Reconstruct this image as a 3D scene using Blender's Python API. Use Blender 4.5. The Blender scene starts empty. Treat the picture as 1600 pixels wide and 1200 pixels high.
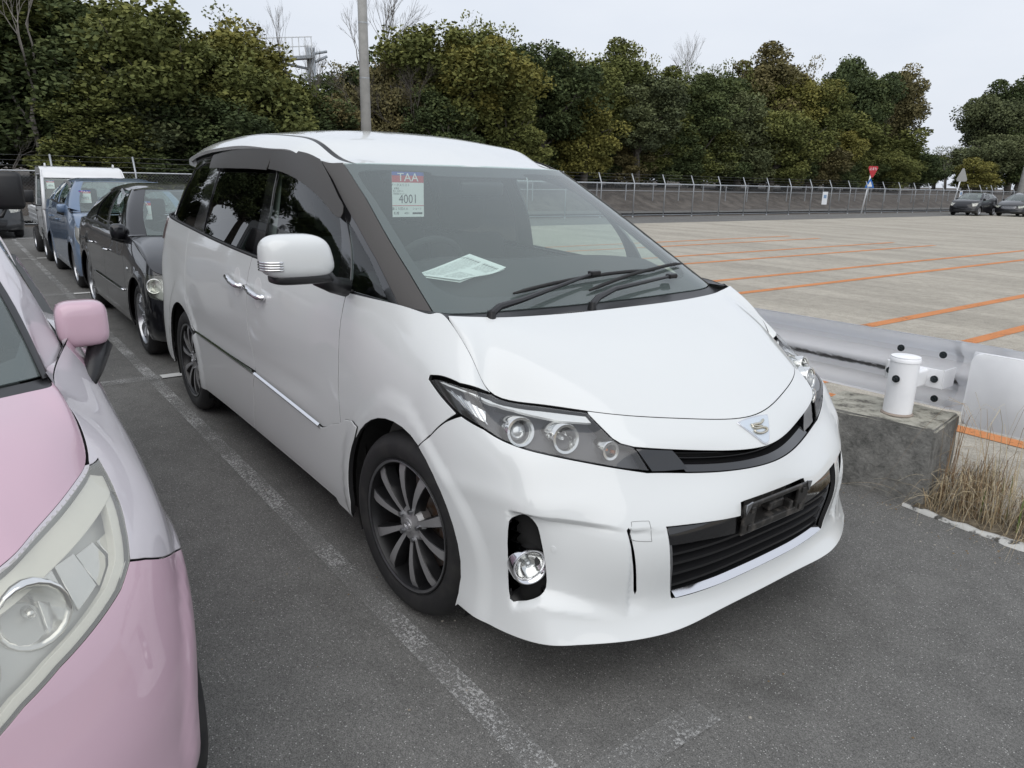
import bpy, bmesh, math, random
import numpy as np
from mathutils import Vector, Matrix
from mathutils.geometry import delaunay_2d_cdt
R = math.radians
sc = bpy.context.scene
col = sc.collection
# ---------------------------------------------------------------- camera
CAM = (2.12478, -2.01330, 1.53718); YAW, PITCH, ROLL, FPX = 2.49335013, -0.27113506, 0.02085115, 1137.20
def cam_axes():
    cy, sy, cp, sp = math.cos(YAW), math.sin(YAW), math.cos(PITCH), math.sin(PITCH)
    f = Vector((cy*cp, sy*cp, sp)); r = Vector((sy, -cy, 0)); u = r.cross(f)
    cr, sr = math.cos(ROLL), math.sin(ROLL)
    return r*cr+u*sr, u*cr-r*sr, f
_r, _u, _f = cam_axes()
cd = bpy.data.cameras.new('camera'); cam = bpy.data.objects.new('camera', cd); col.objects.link(cam)
M = Matrix.Identity(4)
for i in range(3):
    M[i][0], M[i][1], M[i][2], M[i][3] = _r[i], _u[i], -_f[i], CAM[i]
cam.matrix_world = M
cd.sensor_width = 36; cd.sensor_fit = 'HORIZONTAL'; cd.lens = FPX/1600*36
cd.clip_start = .05; cd.clip_end = 2500
sc.camera = cam
# ---------------------------------------------------------------- overcast sky
SUN_EL, SUN_AZ = 48, -42        # degrees; azimuth anticlockwise from +x
world = bpy.data.worlds.new('World'); sc.world = world; world.use_nodes = True
nt = world.node_tree; nt.nodes.clear()
def wn(t, **k):
    n = nt.nodes.new(t)
    for a, b in k.items(): setattr(n, a, b)
    return n
sky = wn('ShaderNodeTexSky', sky_type='NISHITA', sun_disc=False, sun_elevation=R(SUN_EL), sun_rotation=R(90-SUN_AZ), air_density=1.5, dust_density=4, ozone_density=1)
tc = wn('ShaderNodeTexCoord')
mp = wn('ShaderNodeMapping'); mp.inputs['Scale'].default_value = (1, 1, 3.2)
n1 = wn('ShaderNodeTexNoise'); n1.inputs['Scale'].default_value = 1.6; n1.inputs['Detail'].default_value = 7; n1.inputs['Roughness'].default_value = .52
cr = wn('ShaderNodeValToRGB')
cr.color_ramp.elements[0].position = .30; cr.color_ramp.elements[0].color = (.600, .650, .735, 1)
cr.color_ramp.elements[1].position = .72; cr.color_ramp.elements[1].color = (.735, .765, .825, 1)
mx = wn('ShaderNodeMix', data_type='RGBA', blend_type='MIX'); mx.inputs['Factor'].default_value = .93
sb = wn('ShaderNodeMix', data_type='RGBA', blend_type='MULTIPLY'); sb.inputs['Factor'].default_value = 1
sb.inputs['B'].default_value = (1, 1, 1, 1)
bg = wn('ShaderNodeBackground'); bg.inputs['Strength'].default_value = .10
sc10 = wn('ShaderNodeVectorMath', operation='SCALE'); sc10.inputs['Scale'].default_value = 10
out = wn('ShaderNodeOutputWorld')
L = nt.links.new
L(tc.outputs['Generated'], mp.inputs['Vector']); L(mp.outputs['Vector'], n1.inputs['Vector']); L(n1.outputs['Fac'], cr.inputs['Fac'])
L(cr.outputs['Color'], sc10.inputs[0])
L(sky.outputs['Color'], mx.inputs['A']); L(sc10.outputs['Vector'], mx.inputs['B'])
L(mx.outputs['Result'], bg.inputs['Color']); L(bg.outputs['Background'], out.inputs['Surface'])
# ---------------------------------------------------------------- sun behind the cloud
sd = bpy.data.lights.new('sun', 'SUN'); sd.energy = 1.5; sd.angle = R(85); sd.color = (1, .97, .93)
sun = bpy.data.objects.new('sun', sd); col.objects.link(sun)
sun.rotation_euler = Vector((math.cos(R(SUN_AZ))*math.cos(R(SUN_EL)), math.sin(R(SUN_AZ))*math.cos(R(SUN_EL)), math.sin(R(SUN_EL)))).to_track_quat('Z', 'Y').to_euler()
vs = sc.view_settings; vs.view_transform = 'Standard'; vs.look = 'None'; vs.gamma = 1; vs.exposure = .28; vs.use_curve_mapping = False
sc.render.engine = 'CYCLES'
sc.cycles.max_bounces = 8; sc.cycles.transparent_max_bounces = 24; sc.cycles.glossy_bounces = 4; sc.cycles.transmission_bounces = 6
rnd = random.Random(7)
# ---------------------------------------------------------------- object helpers
def link(o, parent=None):
    col.objects.link(o)
    if parent is not None: o.parent = parent
    return o
def tag(o, label=None, cat=None, group=None, kind=None):
    if label: o['label'] = label
    if cat: o['category'] = cat
    if group: o['group'] = group
    if kind: o['kind'] = kind
    return o
def empty(name, loc=(0, 0, 0), rz=0, label=None, cat=None, group=None, parent=None):
    o = bpy.data.objects.new(name, None); o.location = loc; o.rotation_euler = (0, 0, rz); link(o, parent)
    o.empty_display_size = .2
    return tag(o, label, cat, group)
def mesh_np(name, V, F, mat, parent=None, smooth=True, sharp=None, mats=None, mi=None):
    me = bpy.data.meshes.new(name); me.from_pydata([tuple(map(float, v)) for v in V], [], [tuple(int(i) for i in f) for f in F])
    me.materials.append(mat)
    for m in (mats or []): me.materials.append(m)
    if mi is not None: me.polygons.foreach_set('material_index', np.array(mi, dtype=np.int32))
    me.polygons.foreach_set('use_smooth', np.full(len(me.polygons), smooth))
    if sharp:
        sh = set(tuple(sorted(e)) for e in sharp)
        a = me.attributes.new('sharp_edge', 'BOOLEAN', 'EDGE')
        ev = np.zeros(len(me.edges)*2, dtype=np.int32); me.edges.foreach_get('vertices', ev); ev = ev.reshape(-1, 2)
        a.data.foreach_set('value', [tuple(sorted((int(x), int(y)))) in sh for x, y in ev])
    me.update()
    o = bpy.data.objects.new(name, me); link(o, parent)
    return o
def obj_bm(name, bm, mat, parent=None, smooth=False, angle=None):
    me = bpy.data.meshes.new(name); bmesh.ops.recalc_face_normals(bm, faces=bm.faces)
    if angle is not None:
        for e in bm.edges:
            if len(e.link_faces) == 2 and e.calc_face_angle(0) > R(angle): e.smooth = False
        smooth = True
    for f in bm.faces: f.smooth = smooth
    bm.to_mesh(me); bm.free(); me.materials.append(mat)
    o = bpy.data.objects.new(name, me); link(o, parent); return o
def xf(loc=(0, 0, 0), rot=(0, 0, 0), s=(1, 1, 1)):
    from mathutils import Euler
    return Matrix.Translation(loc) @ Euler(rot).to_matrix().to_4x4() @ Matrix.Diagonal((*s, 1))
def b_box(bm, size, m=None, bevel=0, seg=2):
    g = bmesh.ops.create_cube(bm, size=1, matrix=(m or Matrix()) @ Matrix.Diagonal((*size, 1)))
    if bevel:
        vs = set(g['verts']); es = [e for e in bm.edges if e.verts[0] in vs and e.verts[1] in vs]
        bmesh.ops.bevel(bm, geom=es, offset=bevel, segments=seg, affect='EDGES', profile=.5)
def b_cyl(bm, r1, r2, h, m=None, n=24, caps=True):
    bmesh.ops.create_cone(bm, cap_ends=caps, segments=n, radius1=r1, radius2=r2, depth=h, matrix=m or Matrix())
def b_tube(bm, pts, rad, n=8, cap=True):
    """tube along points; rad a number or a list"""
    pts = [Vector(p) for p in pts]; k = len(pts)
    rad = [rad]*k if not hasattr(rad, '__len__') else rad
    rings = []; prev = None
    for i, p in enumerate(pts):
        d = (pts[min(i+1, k-1)]-pts[max(i-1, 0)]).normalized()
        if prev is None:
            a = d.orthogonal().normalized()
        else:
            a = prev-d*prev.dot(d)
            a = a.normalized() if a.length > 1e-6 else d.orthogonal().normalized()
        prev = a; b = d.cross(a)
        rings.append([bm.verts.new(p+(a*math.cos(t)+b*math.sin(t))*rad[i]) for t in [2*math.pi*j/n for j in range(n)]])
    for i in range(k-1):
        for j in range(n):
            bm.faces.new((rings[i][j], rings[i][(j+1) % n], rings[i+1][(j+1) % n], rings[i+1][j]))
    if cap and n > 2:
        bm.faces.new(rings[0][::-1]); bm.faces.new(rings[-1])
def b_lathe(bm, prof, n=48, m=None, close=False):
    """prof: (radius, height) list, axis local z"""
    m = m or Matrix(); rings = []
    for r, z in prof:
        rings.append([bm.verts.new(m @ Vector((r*math.cos(2*math.pi*j/n), r*math.sin(2*math.pi*j/n), z))) for j in range(n)])
    K = len(rings)
    for i in range(K if close else K-1):
        a, b = rings[i], rings[(i+1) % K]
        for j in range(n): bm.faces.new((a[j], a[(j+1) % n], b[(j+1) % n], b[j]))
def b_prism(bm, poly, h, m=None, bevel=0):
    """extruded xy polygon, z 0..h"""
    m = m or Matrix()
    lo = [bm.verts.new(m @ Vector((x, y, 0))) for x, y in poly]; hi = [bm.verts.new(m @ Vector((x, y, h))) for x, y in poly]
    n = len(poly)
    fs = [bm.faces.new(lo[::-1]), bm.faces.new(hi)]
    for i in range(n): fs.append(bm.faces.new((lo[i], lo[(i+1) % n], hi[(i+1) % n], hi[i])))
    if bevel:
        bmesh.ops.bevel(bm, geom=list(fs[1].edges), offset=bevel, segments=2, affect='EDGES', profile=.5)
    return fs
# ---------------------------------------------------------------- materials
MATS = {}
def mat(name, base=(.5, .5, .5), rough=.5, metal=0, coat=0, coat_rough=.03, spec=.5, bump=None, var=None, emis=None, tex='Object'):
    """principled; var=(scale, detail, colour2, lo, hi) blends a second colour by noise; bump=(scale, strength, distance)"""
    m = bpy.data.materials.new(name); m.use_nodes = True; nt = m.node_tree; p = nt.nodes['Principled BSDF']
    p.inputs['Base Color'].default_value = (*base, 1); p.inputs['Roughness'].default_value = rough; p.inputs['Metallic'].default_value = metal
    p.inputs['Coat Weight'].default_value = coat; p.inputs['Coat Roughness'].default_value = coat_rough; p.inputs['Specular IOR Level'].default_value = spec
    tc = nt.nodes.new('ShaderNodeTexCoord'); L = nt.links.new
    if var:
        n = nt.nodes.new('ShaderNodeTexNoise'); n.inputs['Scale'].default_value = var[0]; n.inputs['Detail'].default_value = var[1]
        r = nt.nodes.new('ShaderNodeMapRange'); r.inputs['From Min'].default_value = var[3]; r.inputs['From Max'].default_value = var[4]
        x = nt.nodes.new('ShaderNodeMix'); x.data_type = 'RGBA'; x.inputs['A'].default_value = (*base, 1); x.inputs['B'].default_value = (*var[2], 1)
        L(tc.outputs[tex], n.inputs['Vector']); L(n.outputs['Fac'], r.inputs['Value']); L(r.outputs['Result'], x.inputs['Factor']); L(x.outputs['Result'], p.inputs['Base Color'])
    if bump:
        n = nt.nodes.new('ShaderNodeTexNoise'); n.inputs['Scale'].default_value = bump[0]; n.inputs['Detail'].default_value = 5
        b = nt.nodes.new('ShaderNodeBump'); b.inputs['Strength'].default_value = bump[1]; b.inputs['Distance'].default_value = bump[2]
        L(tc.outputs[tex], n.inputs['Vector']); L(n.outputs['Fac'], b.inputs['Height']); L(b.outputs['Normal'], p.inputs['Normal'])
    if emis:
        p.inputs['Emission Color'].default_value = (*emis[:3], 1); p.inputs['Emission Strength'].default_value = emis[3]
    MATS[name] = m
    return m
def paint(name, base, flake=0, coat=1, rough=.35, spec=.5, metal=0, dirt=.5):
    """car paint: clear coat over colour, faint dust"""
    m = mat(name, base, rough, metal, coat, .025, spec*.3)
    nt = m.node_tree; p = nt.nodes['Principled BSDF']; L = nt.links.new
    tc = nt.nodes.new('ShaderNodeTexCoord')
    n = nt.nodes.new('ShaderNodeTexNoise'); n.inputs['Scale'].default_value = 3.; n.inputs['Detail'].default_value = 8; n.inputs['Roughness'].default_value = .65
    L(tc.outputs['Object'], n.inputs['Vector'])
    r = nt.nodes.new('ShaderNodeMapRange'); r.inputs['From Min'].default_value = .42; r.inputs['From Max'].default_value = .75
    r.inputs['To Min'].default_value = 0; r.inputs['To Max'].default_value = .10*dirt
    L(n.outputs['Fac'], r.inputs['Value'])
    x = nt.nodes.new('ShaderNodeMix'); x.data_type = 'RGBA'; x.inputs['A'].default_value = (*base, 1); x.inputs['B'].default_value = (.42, .39, .35, 1)
    L(r.outputs['Result'], x.inputs['Factor']); L(x.outputs['Result'], p.inputs['Base Color'])
    r2 = nt.nodes.new('ShaderNodeMapRange'); r2.inputs['From Min'].default_value = .3; r2.inputs['From Max'].default_value = .8
    r2.inputs['To Min'].default_value = .02; r2.inputs['To Max'].default_value = .02+.12*dirt
    L(n.outputs['Fac'], r2.inputs['Value']); L(r2.outputs['Result'], p.inputs['Coat Roughness'])
    return m
def glass(name, tint=(.6, .8, .75), refl=1.0, rough=.0, base=(.02, .02, .02), opa=.0):
    """thin car glass: tinted see-through plus fresnel reflection; opa = share of dark film"""
    m = bpy.data.materials.new(name); m.use_nodes = True; nt = m.node_tree; nt.nodes.clear(); L = nt.links.new
    o = nt.nodes.new('ShaderNodeOutputMaterial'); t = nt.nodes.new('ShaderNodeBsdfTransparent'); t.inputs['Color'].default_value = (*tint, 1)
    g = nt.nodes.new('ShaderNodeBsdfGlossy'); g.inputs['Roughness'].default_value = rough; g.inputs['Color'].default_value = (refl, refl, refl, 1)
    fr = nt.nodes.new('ShaderNodeFresnel'); ge = nt.nodes.new('ShaderNodeNewGeometry'); mr = nt.nodes.new('ShaderNodeMapRange')
    mr.inputs['To Min'].default_value = 1.6; mr.inputs['To Max'].default_value = 1/1.6     # a thin pane reflects alike from both sides
    L(ge.outputs['Backfacing'], mr.inputs['Value']); L(mr.outputs['Result'], fr.inputs['IOR'])
    x = nt.nodes.new('ShaderNodeMixShader'); L(fr.outputs['Fac'], x.inputs['Fac']); L(t.outputs['BSDF'], x.inputs[1]); L(g.outputs['BSDF'], x.inputs[2])
    if opa:
        d = nt.nodes.new('ShaderNodeBsdfDiffuse'); d.inputs['Color'].default_value = (*base, 1)
        y = nt.nodes.new('ShaderNodeMixShader'); y.inputs['Fac'].default_value = opa
        L(t.outputs['BSDF'], y.inputs[1]); L(d.outputs['BSDF'], y.inputs[2]); L(y.outputs['Shader'], x.inputs[1])
    L(x.outputs['Shader'], o.inputs['Surface']); MATS[name] = m
    return m
# ---------------------------------------------------------------- panels cut from smooth surfaces
def offset_poly(P, d):
    """inset a ccw polygon by d"""
    P = np.array(P, float); n = len(P); Q = []
    for i in range(n):
        a, b, c_ = P[i-1], P[i], P[(i+1) % n]
        e1 = b-a; e2 = c_-b; l1 = np.hypot(*e1)+1e-12; l2 = np.hypot(*e2)+1e-12
        n1 = np.array([-e1[1], e1[0]])/l1; n2 = np.array([-e2[1], e2[0]])/l2
        m = n1+n2; k = np.hypot(*m)
        m = m/k if k > 1e-6 else n1
        Q.append(b+m*min(d/max(.3, m @ n1), 3*abs(d)) if d > 0 else b+m*max(d/max(.3, m @ n1), 3*d))
    return np.array(Q)
def area2(P):
    P = np.array(P); x, y = P[:, 0], P[:, 1]; return .5*np.sum(x*np.roll(y, -1)-np.roll(x, -1)*y)
def densify(P, step):
    Q = []
    for i in range(len(P)):
        a = np.array(P[i], float); b = np.array(P[(i+1) % len(P)], float); k = max(1, int(math.ceil(np.hypot(*(b-a))/step)))
        for j in range(k): Q.append(a+(b-a)*j/k)
    return np.array(Q)
def smooth_poly(P, closed=True, k=4, hard=()):
    """Catmull-Rom through the corners, except corners listed in hard"""
    P = [np.array(p, float) for p in P]; n = len(P); out = []
    for i in range(n if closed else n-1):
        p1, p2 = P[i], P[(i+1) % n]
        p0 = P[(i-1) % n] if (closed or i > 0) else p1; p3 = P[(i+2) % n] if (closed or i+2 < n) else p2
        if i in hard: p0 = 2*p1-p2
        if (i+1) % n in hard: p3 = 2*p2-p1
        for j in range(k):
            t = j/k
            out.append(.5*((2*p1)+(-p0+p2)*t+(2*p0-5*p1+4*p2-p3)*t*t+(-p0+3*p1-3*p2+p3)*t**3))
    if not closed: out.append(P[-1])
    return np.array(out)
def pip(P, X):
    """points X inside polygon P"""
    P = np.array(P); x, y = X[:, 0], X[:, 1]; c = np.zeros(len(X), bool); n = len(P)
    for i in range(n):
        x1, y1 = P[i]; x2, y2 = P[(i+1) % n]
        if y1 == y2: continue
        c ^= ((y1 > y) != (y2 > y)) & (x < (x2-x1)*(y-y1)/(y2-y1)+x1)
    return c
def seg_dist(P, X):
    P = np.array(P); d = np.full(len(X), 1e9)
    for i in range(len(P)):
        a = P[i]; b = P[(i+1) % len(P)]; e = b-a; t = np.clip(((X-a) @ e)/(e @ e+1e-12), 0, 1)
        d = np.minimum(d, np.hypot(*(X-(a+t[:, None]*e)).T))
    return d
def panel(name, f, outer, mat, parent=None, holes=(), step=.03, gap=.0034, depth=.014, lift=0., mirror=False, extra=None, nf=None, bev=.0012, flange=None):
    """mesh of the surface f(u,v)->xyz over polygon outer minus holes, with returned (flanged) edges"""
    O = np.array(outer, float)
    if area2(O) < 0: O = O[::-1]
    if gap: O = offset_poly(O, gap)
    Hs = []
    for h in holes:
        h = np.array(h, float)
        if area2(h) < 0: h = h[::-1]
        Hs.append(offset_poly(h, -gap) if gap else h)
    loops = [densify(O, step)]+[densify(h, step) for h in Hs]
    pts = []; edges = []
    for lp in loops:
        k0 = len(pts); pts += [tuple(p) for p in lp]; m = len(lp); edges += [(k0+i, k0+(i+1) % m) for i in range(m)]
    lo = O.min(0); hi = O.max(0)
    gx, gy = np.meshgrid(np.arange(lo[0]+step*.5, hi[0], step), np.arange(lo[1]+step*.5, hi[1], step*.87))
    gx[1::2] += step*.5
    g = np.stack([gx.ravel(), gy.ravel()], 1)
    if extra is not None: g = np.concatenate([g, extra])
    ok = pip(O, g)
    for h in Hs: ok &= ~pip(h, g)
    for lp in loops: ok &= seg_dist(lp, g) > step*.33
    g = g[ok]; pts += [tuple(p) for p in g]
    v, e, fc, *_ = delaunay_2d_cdt([Vector((float(p[0]), float(p[1]))) for p in pts], edges, [], 0, 1e-7)
    v = np.array([tuple(a) for a in v]); fc = np.array([tuple(a) for a in fc if len(a) == 3])
    cen = v[fc].mean(1); keep = pip(O, cen)
    for h in Hs: keep &= ~pip(h, cen)
    fc = fc[keep]
    P = f(v[:, 0], v[:, 1])
    e_ = 2e-3
    nr = nf(v[:, 0], v[:, 1]) if nf else None
    if lift: P = P+nr*lift
    # orient faces along nr
    fn = np.cross(P[fc[:, 1]]-P[fc[:, 0]], P[fc[:, 2]]-P[fc[:, 0]])
    flip = (fn*nr[fc[:, 0]]).sum(1) < 0
    fc[flip] = fc[flip][:, ::-1]
    # boundary
    cnt = {}
    for a, b, c_ in fc:
        for x, y in ((a, b), (b, c_), (c_, a)): cnt[(x, y)] = 1
    bd = [(a, b) for (a, b) in cnt if (b, a) not in cnt]
    V = [p for p in P]; F = [tuple(t) for t in fc]; N = [q for q in nr]; mi = [0]*len(F)
    if depth:
        inw = {}
        for a, b in bd:
            t = P[b]-P[a]; t /= np.linalg.norm(t)+1e-12; o_ = np.cross(t, nr[a]); inw.setdefault(a, []).append(o_); inw.setdefault(b, []).append(o_)
        m1 = {}; m2 = {}; m3 = {}
        for k_, l_ in inw.items():
            o_ = sum(l_); o_ = o_/(np.linalg.norm(o_)+1e-12); q = P[k_]+o_*bev-nr[k_]*bev
            m1[k_] = len(V); V.append(q); N.append((o_+nr[k_]*.6)/1.17)
            m2[k_] = len(V); V.append(q); N.append(o_ if depth > 0 else -o_)
            m3[k_] = len(V); V.append(P[k_]+o_*bev-nr[k_]*depth); N.append(o_ if depth > 0 else -o_)
        for a, b in bd:
            if bev > 0: F.append((b, a, m1[a], m1[b])); mi.append(0)
            F.append((m2[b], m2[a], m3[a], m3[b]) if depth > 0 else (m2[a], m2[b], m3[b], m3[a])); mi.append(1 if flange else 0)
    V = np.array(V); N = np.array(N)
    if mirror == 'only': V = V*[1, -1, 1]; N = N*[1, -1, 1]; F = [t[::-1] for t in F]
    elif mirror:
        n0 = len(V); V = np.concatenate([V, V*[1, -1, 1]]); N = np.concatenate([N, N*[1, -1, 1]]); F = F+[tuple(n0+i for i in t[::-1]) for t in F]; mi = mi*2
    o = mesh_np(name, V, F, mat, parent, True, None, [flange] if flange else None, mi if flange else None)
    o.data.normals_split_custom_set_from_vertices([tuple(q) for q in N])
    return o
def npanel(name, net, outer, mat, parent=None, **k):
    def nf(u, v):
        s = net.su.k; f = (lambda a, b: net.P(a, b)) if net.disp is not None else None
        return net.nrm(u, v, f)
    return panel(name, net.P, outer, mat, parent, nf=nf, **k)
# ---------------------------------------------------------------- smooth panel surfaces
class Spl:
    """cardinal natural cubic spline basis on knots k"""
    def __init__(s, k):
        s.k = np.asarray(k, float); n = len(k); h = np.diff(s.k)
        A = np.eye(n); B = np.zeros((n, n))
        for i in range(1, n-1):
            A[i, i-1] = h[i-1]/6; A[i, i] = (h[i-1]+h[i])/3; A[i, i+1] = h[i]/6
            B[i, i-1] = 1/h[i-1]; B[i, i] = -1/h[i-1]-1/h[i]; B[i, i+1] = 1/h[i]
        s.M = np.linalg.solve(A, B)
    def w(s, x):
        x = np.asarray(x, float); n = len(s.k)
        i = np.clip(np.searchsorted(s.k, x)-1, 0, n-2)
        h = s.k[i+1]-s.k[i]; b = (x-s.k[i])/h; a = 1-b
        W = np.zeros((len(x), n)); r = np.arange(len(x))
        W[r, i] += a; W[r, i+1] += b
        inside = ((x >= s.k[0]) & (x <= s.k[-1])).astype(float)
        ca = ((a**3-a)*h*h/6*inside)[:, None]; cb = ((b**3-b)*h*h/6*inside)[:, None]
        # linear extrapolation slope outside uses spline end slope approx (plain linear)
        return W+ca*s.M[i]+cb*s.M[i+1]

class Net:
    """tensor surface through G[i][j] (x, y, z), mirrored about y=0 at u=0 (u<0: the other flank)"""
    def __init__(s, uk, vk, G, mirror=2, endmirror=0):
        G = np.array(G, float); uk = np.array(uk, float); s.U = uk[-1]; s.V = vk[-1]
        if mirror:
            m = G[1:mirror+1][::-1].copy(); m[..., 1] *= -1
            G = np.concatenate([m, G]); uk = np.concatenate([2*uk[0]-uk[1:mirror+1][::-1], uk])
        if endmirror:
            m = G[-1-endmirror:-1][::-1].copy(); m[..., 1] *= -1
            uk = np.concatenate([uk, 2*uk[-1]-uk[-1-endmirror:-1][::-1]]); G = np.concatenate([G, m])
        s.G = G; s.su = Spl(uk); s.sv = Spl(vk); s.disp = None
    def raw(s, u, v):
        u = np.asarray(u, float); v = np.asarray(v, float); sg = np.where(u < 0, -1., 1.)
        P = np.einsum('qi,qj,ijk->qk', s.su.w(np.abs(u)), s.sv.w(v), s.G)
        P[:, 1] *= sg
        return P
    def nrm(s, u, v, f=None, e=2e-3):
        u = np.asarray(u, float); v = np.asarray(v, float); f = f or s.raw
        a = f(u+e, v)-f(u-e, v); b = f(u, v+e)-f(u, v-e)
        n = np.cross(a, b); n /= np.linalg.norm(n, axis=1)[:, None]+1e-12
        return n*s.sign
    sign = 1.
    def P(s, u, v):
        u = np.asarray(u, float); v = np.asarray(v, float)
        p = s.raw(u, v)
        if s.disp is not None:
            p = p+s.nrm(u, v)*s.disp(np.abs(u), v)[:, None]
        return p
    def inv(s, T, axes, guess, it=25):
        """(u,v) whose point has the two coordinates T on the given axes"""
        T = np.atleast_2d(np.asarray(T, float)); q = np.array([guess]*len(T), float)
        for k in range(it):
            p = s.raw(q[:, 0], q[:, 1])[:, axes]; e = 1e-4
            du = (s.raw(q[:, 0]+e, q[:, 1])[:, axes]-p)/e; dv = (s.raw(q[:, 0], q[:, 1]+e)[:, axes]-p)/e
            d = T-p; det = du[:, 0]*dv[:, 1]-du[:, 1]*dv[:, 0]
            det = np.where(np.abs(det) < 1e-6, 1e-6, det)
            a = (d[:, 0]*dv[:, 1]-d[:, 1]*dv[:, 0])/det; b = (du[:, 0]*d[:, 1]-du[:, 1]*d[:, 0])/det
            st = np.clip(np.stack([a, b], 1), -.25, .25)
            q = q+st
            q[:, 0] = np.clip(q[:, 0], -.2, s.U+.1); q[:, 1] = np.clip(q[:, 1], -.1, s.V+.1)
        return q
# ---------------------------------------------------------------- the minivan's surfaces (metres, nose towards +x, y = half width)
def van_nets():
    # ring: from nose centre round the corner and along the flank to the tail; rows from lower edge to bonnet edge / window line
    R = [
     # row:   0 lower edge        1                 2                 3                 4                 5                 6                7 top
     [(.893,0,.224),   (.872,0,.285),   (.898,0,.42),   (.905,0,.56),   (.870,0,.672),  (.845,0,.728),  (.815,0,.767),  (.779,0,.808)],
     [(.893,.25,.225), (.868,.25,.285), (.892,.25,.42), (.892,.25,.56), (.822,.25,.680),(.795,.25,.745),(.769,.25,.786),(.725,.25,.829)],
     [(.886,.45,.227), (.850,.45,.290), (.858,.45,.42), (.845,.45,.56), (.757,.45,.702),(.728,.45,.770),(.692,.445,.812),(.648,.44,.852)],
     [(.838,.605,.229), (.808,.600,.292), (.805,.605,.42), (.790,.605,.56), (.705,.595,.710),(.660,.585,.785),(.615,.572,.830),(.568,.555,.867)],
     [(.776,.729,.232), (.748,.722,.298), (.738,.715,.42), (.722,.715,.56), (.652,.708,.715),(.602,.70,.790),(.540,.684,.842),(.459,.655,.877)],
     [(.692,.829,.233), (.665,.826,.305), (.648,.812,.42), (.640,.815,.56), (.580,.808,.718),(.522,.798,.795),(.440,.778,.850),(.338,.740,.897)],
     [(.530,.884,.231), (.505,.874,.300), (.495,.868,.42), (.488,.872,.56), (.445,.866,.720),(.398,.853,.810),(.335,.822,.898),(.260,.757,.990)],
     [(.37,.892,.232),  (.350,.890,.295), (.340,.893,.42), (.330,.900,.56), (.288,.896,.722),(.240,.876,.840),(.170,.836,.965),(.095,.748,1.098)],
     [(.18,.887,.226),  (.172,.891,.292), (.168,.896,.42), (.160,.903,.56), (.140,.899,.724),(.112,.882,.855),(.068,.845,.985),(.030,.772,1.108)],
     [(.00,.885,.225), (.00,.892,.29),  (.00,.898,.42), (.00,.905,.56), (.00,.903,.725),(-.005,.888,.865),(-.015,.852,.995),(-.05,.797,1.114)],
     [(-.35,.885,.235),(-.35,.893,.29), (-.35,.900,.42),(-.35,.903,.56),(-.35,.900,.725),(-.35,.889,.870),(-.35,.868,1.005),(-.35,.832,1.118)],
     [(-.70,.885,.240),(-.70,.893,.29), (-.70,.899,.42),(-.70,.902,.56),(-.70,.898,.73),(-.70,.890,.880),(-.70,.873,1.015),(-.70,.848,1.120)],
     [(-1.2,.885,.242),(-1.2,.893,.29), (-1.2,.899,.42),(-1.2,.902,.56),(-1.2,.898,.735),(-1.2,.890,.895),(-1.2,.875,1.035),(-1.2,.855,1.140)],
     [(-1.7,.885,.242),(-1.7,.893,.29), (-1.7,.899,.42),(-1.7,.902,.56),(-1.7,.898,.74),(-1.7,.890,.905),(-1.7,.876,1.050),(-1.7,.857,1.160)],
     [(-2.3,.886,.238),(-2.3,.894,.29), (-2.3,.900,.42),(-2.3,.903,.56),(-2.3,.900,.745),(-2.3,.891,.915),(-2.3,.875,1.075),(-2.3,.853,1.190)],
     [(-2.9,.890,.235),(-2.9,.897,.29), (-2.9,.902,.42),(-2.9,.905,.56),(-2.9,.903,.755),(-2.9,.891,.930),(-2.9,.868,1.100),(-2.9,.840,1.225)],
     [(-3.35,.880,.24),(-3.35,.887,.30),(-3.35,.893,.42),(-3.35,.895,.56),(-3.35,.890,.76),(-3.35,.872,.94),(-3.33,.860,1.11),(-3.30,.825,1.250)],
     [(-3.68,.845,.25),(-3.68,.855,.30),(-3.68,.86,.42),(-3.67,.86,.56),(-3.64,.85,.76),(-3.60,.848,.94),(-3.55,.822,1.11),(-3.50,.785,1.270)],
     [(-3.84,.72,.26),(-3.85,.72,.31),(-3.86,.72,.42),(-3.85,.72,.56),(-3.82,.71,.76),(-3.77,.71,.94),(-3.72,.69,1.11),(-3.67,.66,1.275)],
     [(-3.90,.40,.26),(-3.92,.40,.31),(-3.92,.40,.42),(-3.92,.40,.56),(-3.90,.40,.76),(-3.86,.40,.94),(-3.81,.38,1.11),(-3.76,.36,1.28)],
     [(-3.91,0,.26),(-3.93,0,.31),(-3.93,0,.42),(-3.93,0,.56),(-3.91,0,.76),(-3.87,0,.94),(-3.82,0,1.11),(-3.77,0,1.28)]]
    uk = [0, .25, .456, .612, .762, .917, 1.049, 1.183, 1.345, 1.499, 1.849, 2.199, 2.699, 3.199, 3.799, 4.399, 4.849, 5.173, 5.392, 5.719, 6.119]
    vk = [.22, .29, .42, .56, .72, .82, .90, .98]
    G = np.array(R); G[:, :, 1] *= -1          # right flank (driver's side) has y<0
    ring = Net(uk, vk, G, 3, 3); ring.sign = -1.
    # bonnet: u shared with the ring, v from the bonnet edge inwards to the cowl edge
    k = 8
    end = [(.200,0,1.090),(.195,.17,1.089),(.185,.33,1.089),(.170,.45,1.090),(.150,.56,1.092),(.130,.63,1.096),(.112,.69,1.100),(.093,.746,1.104)]
    H = []
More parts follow.
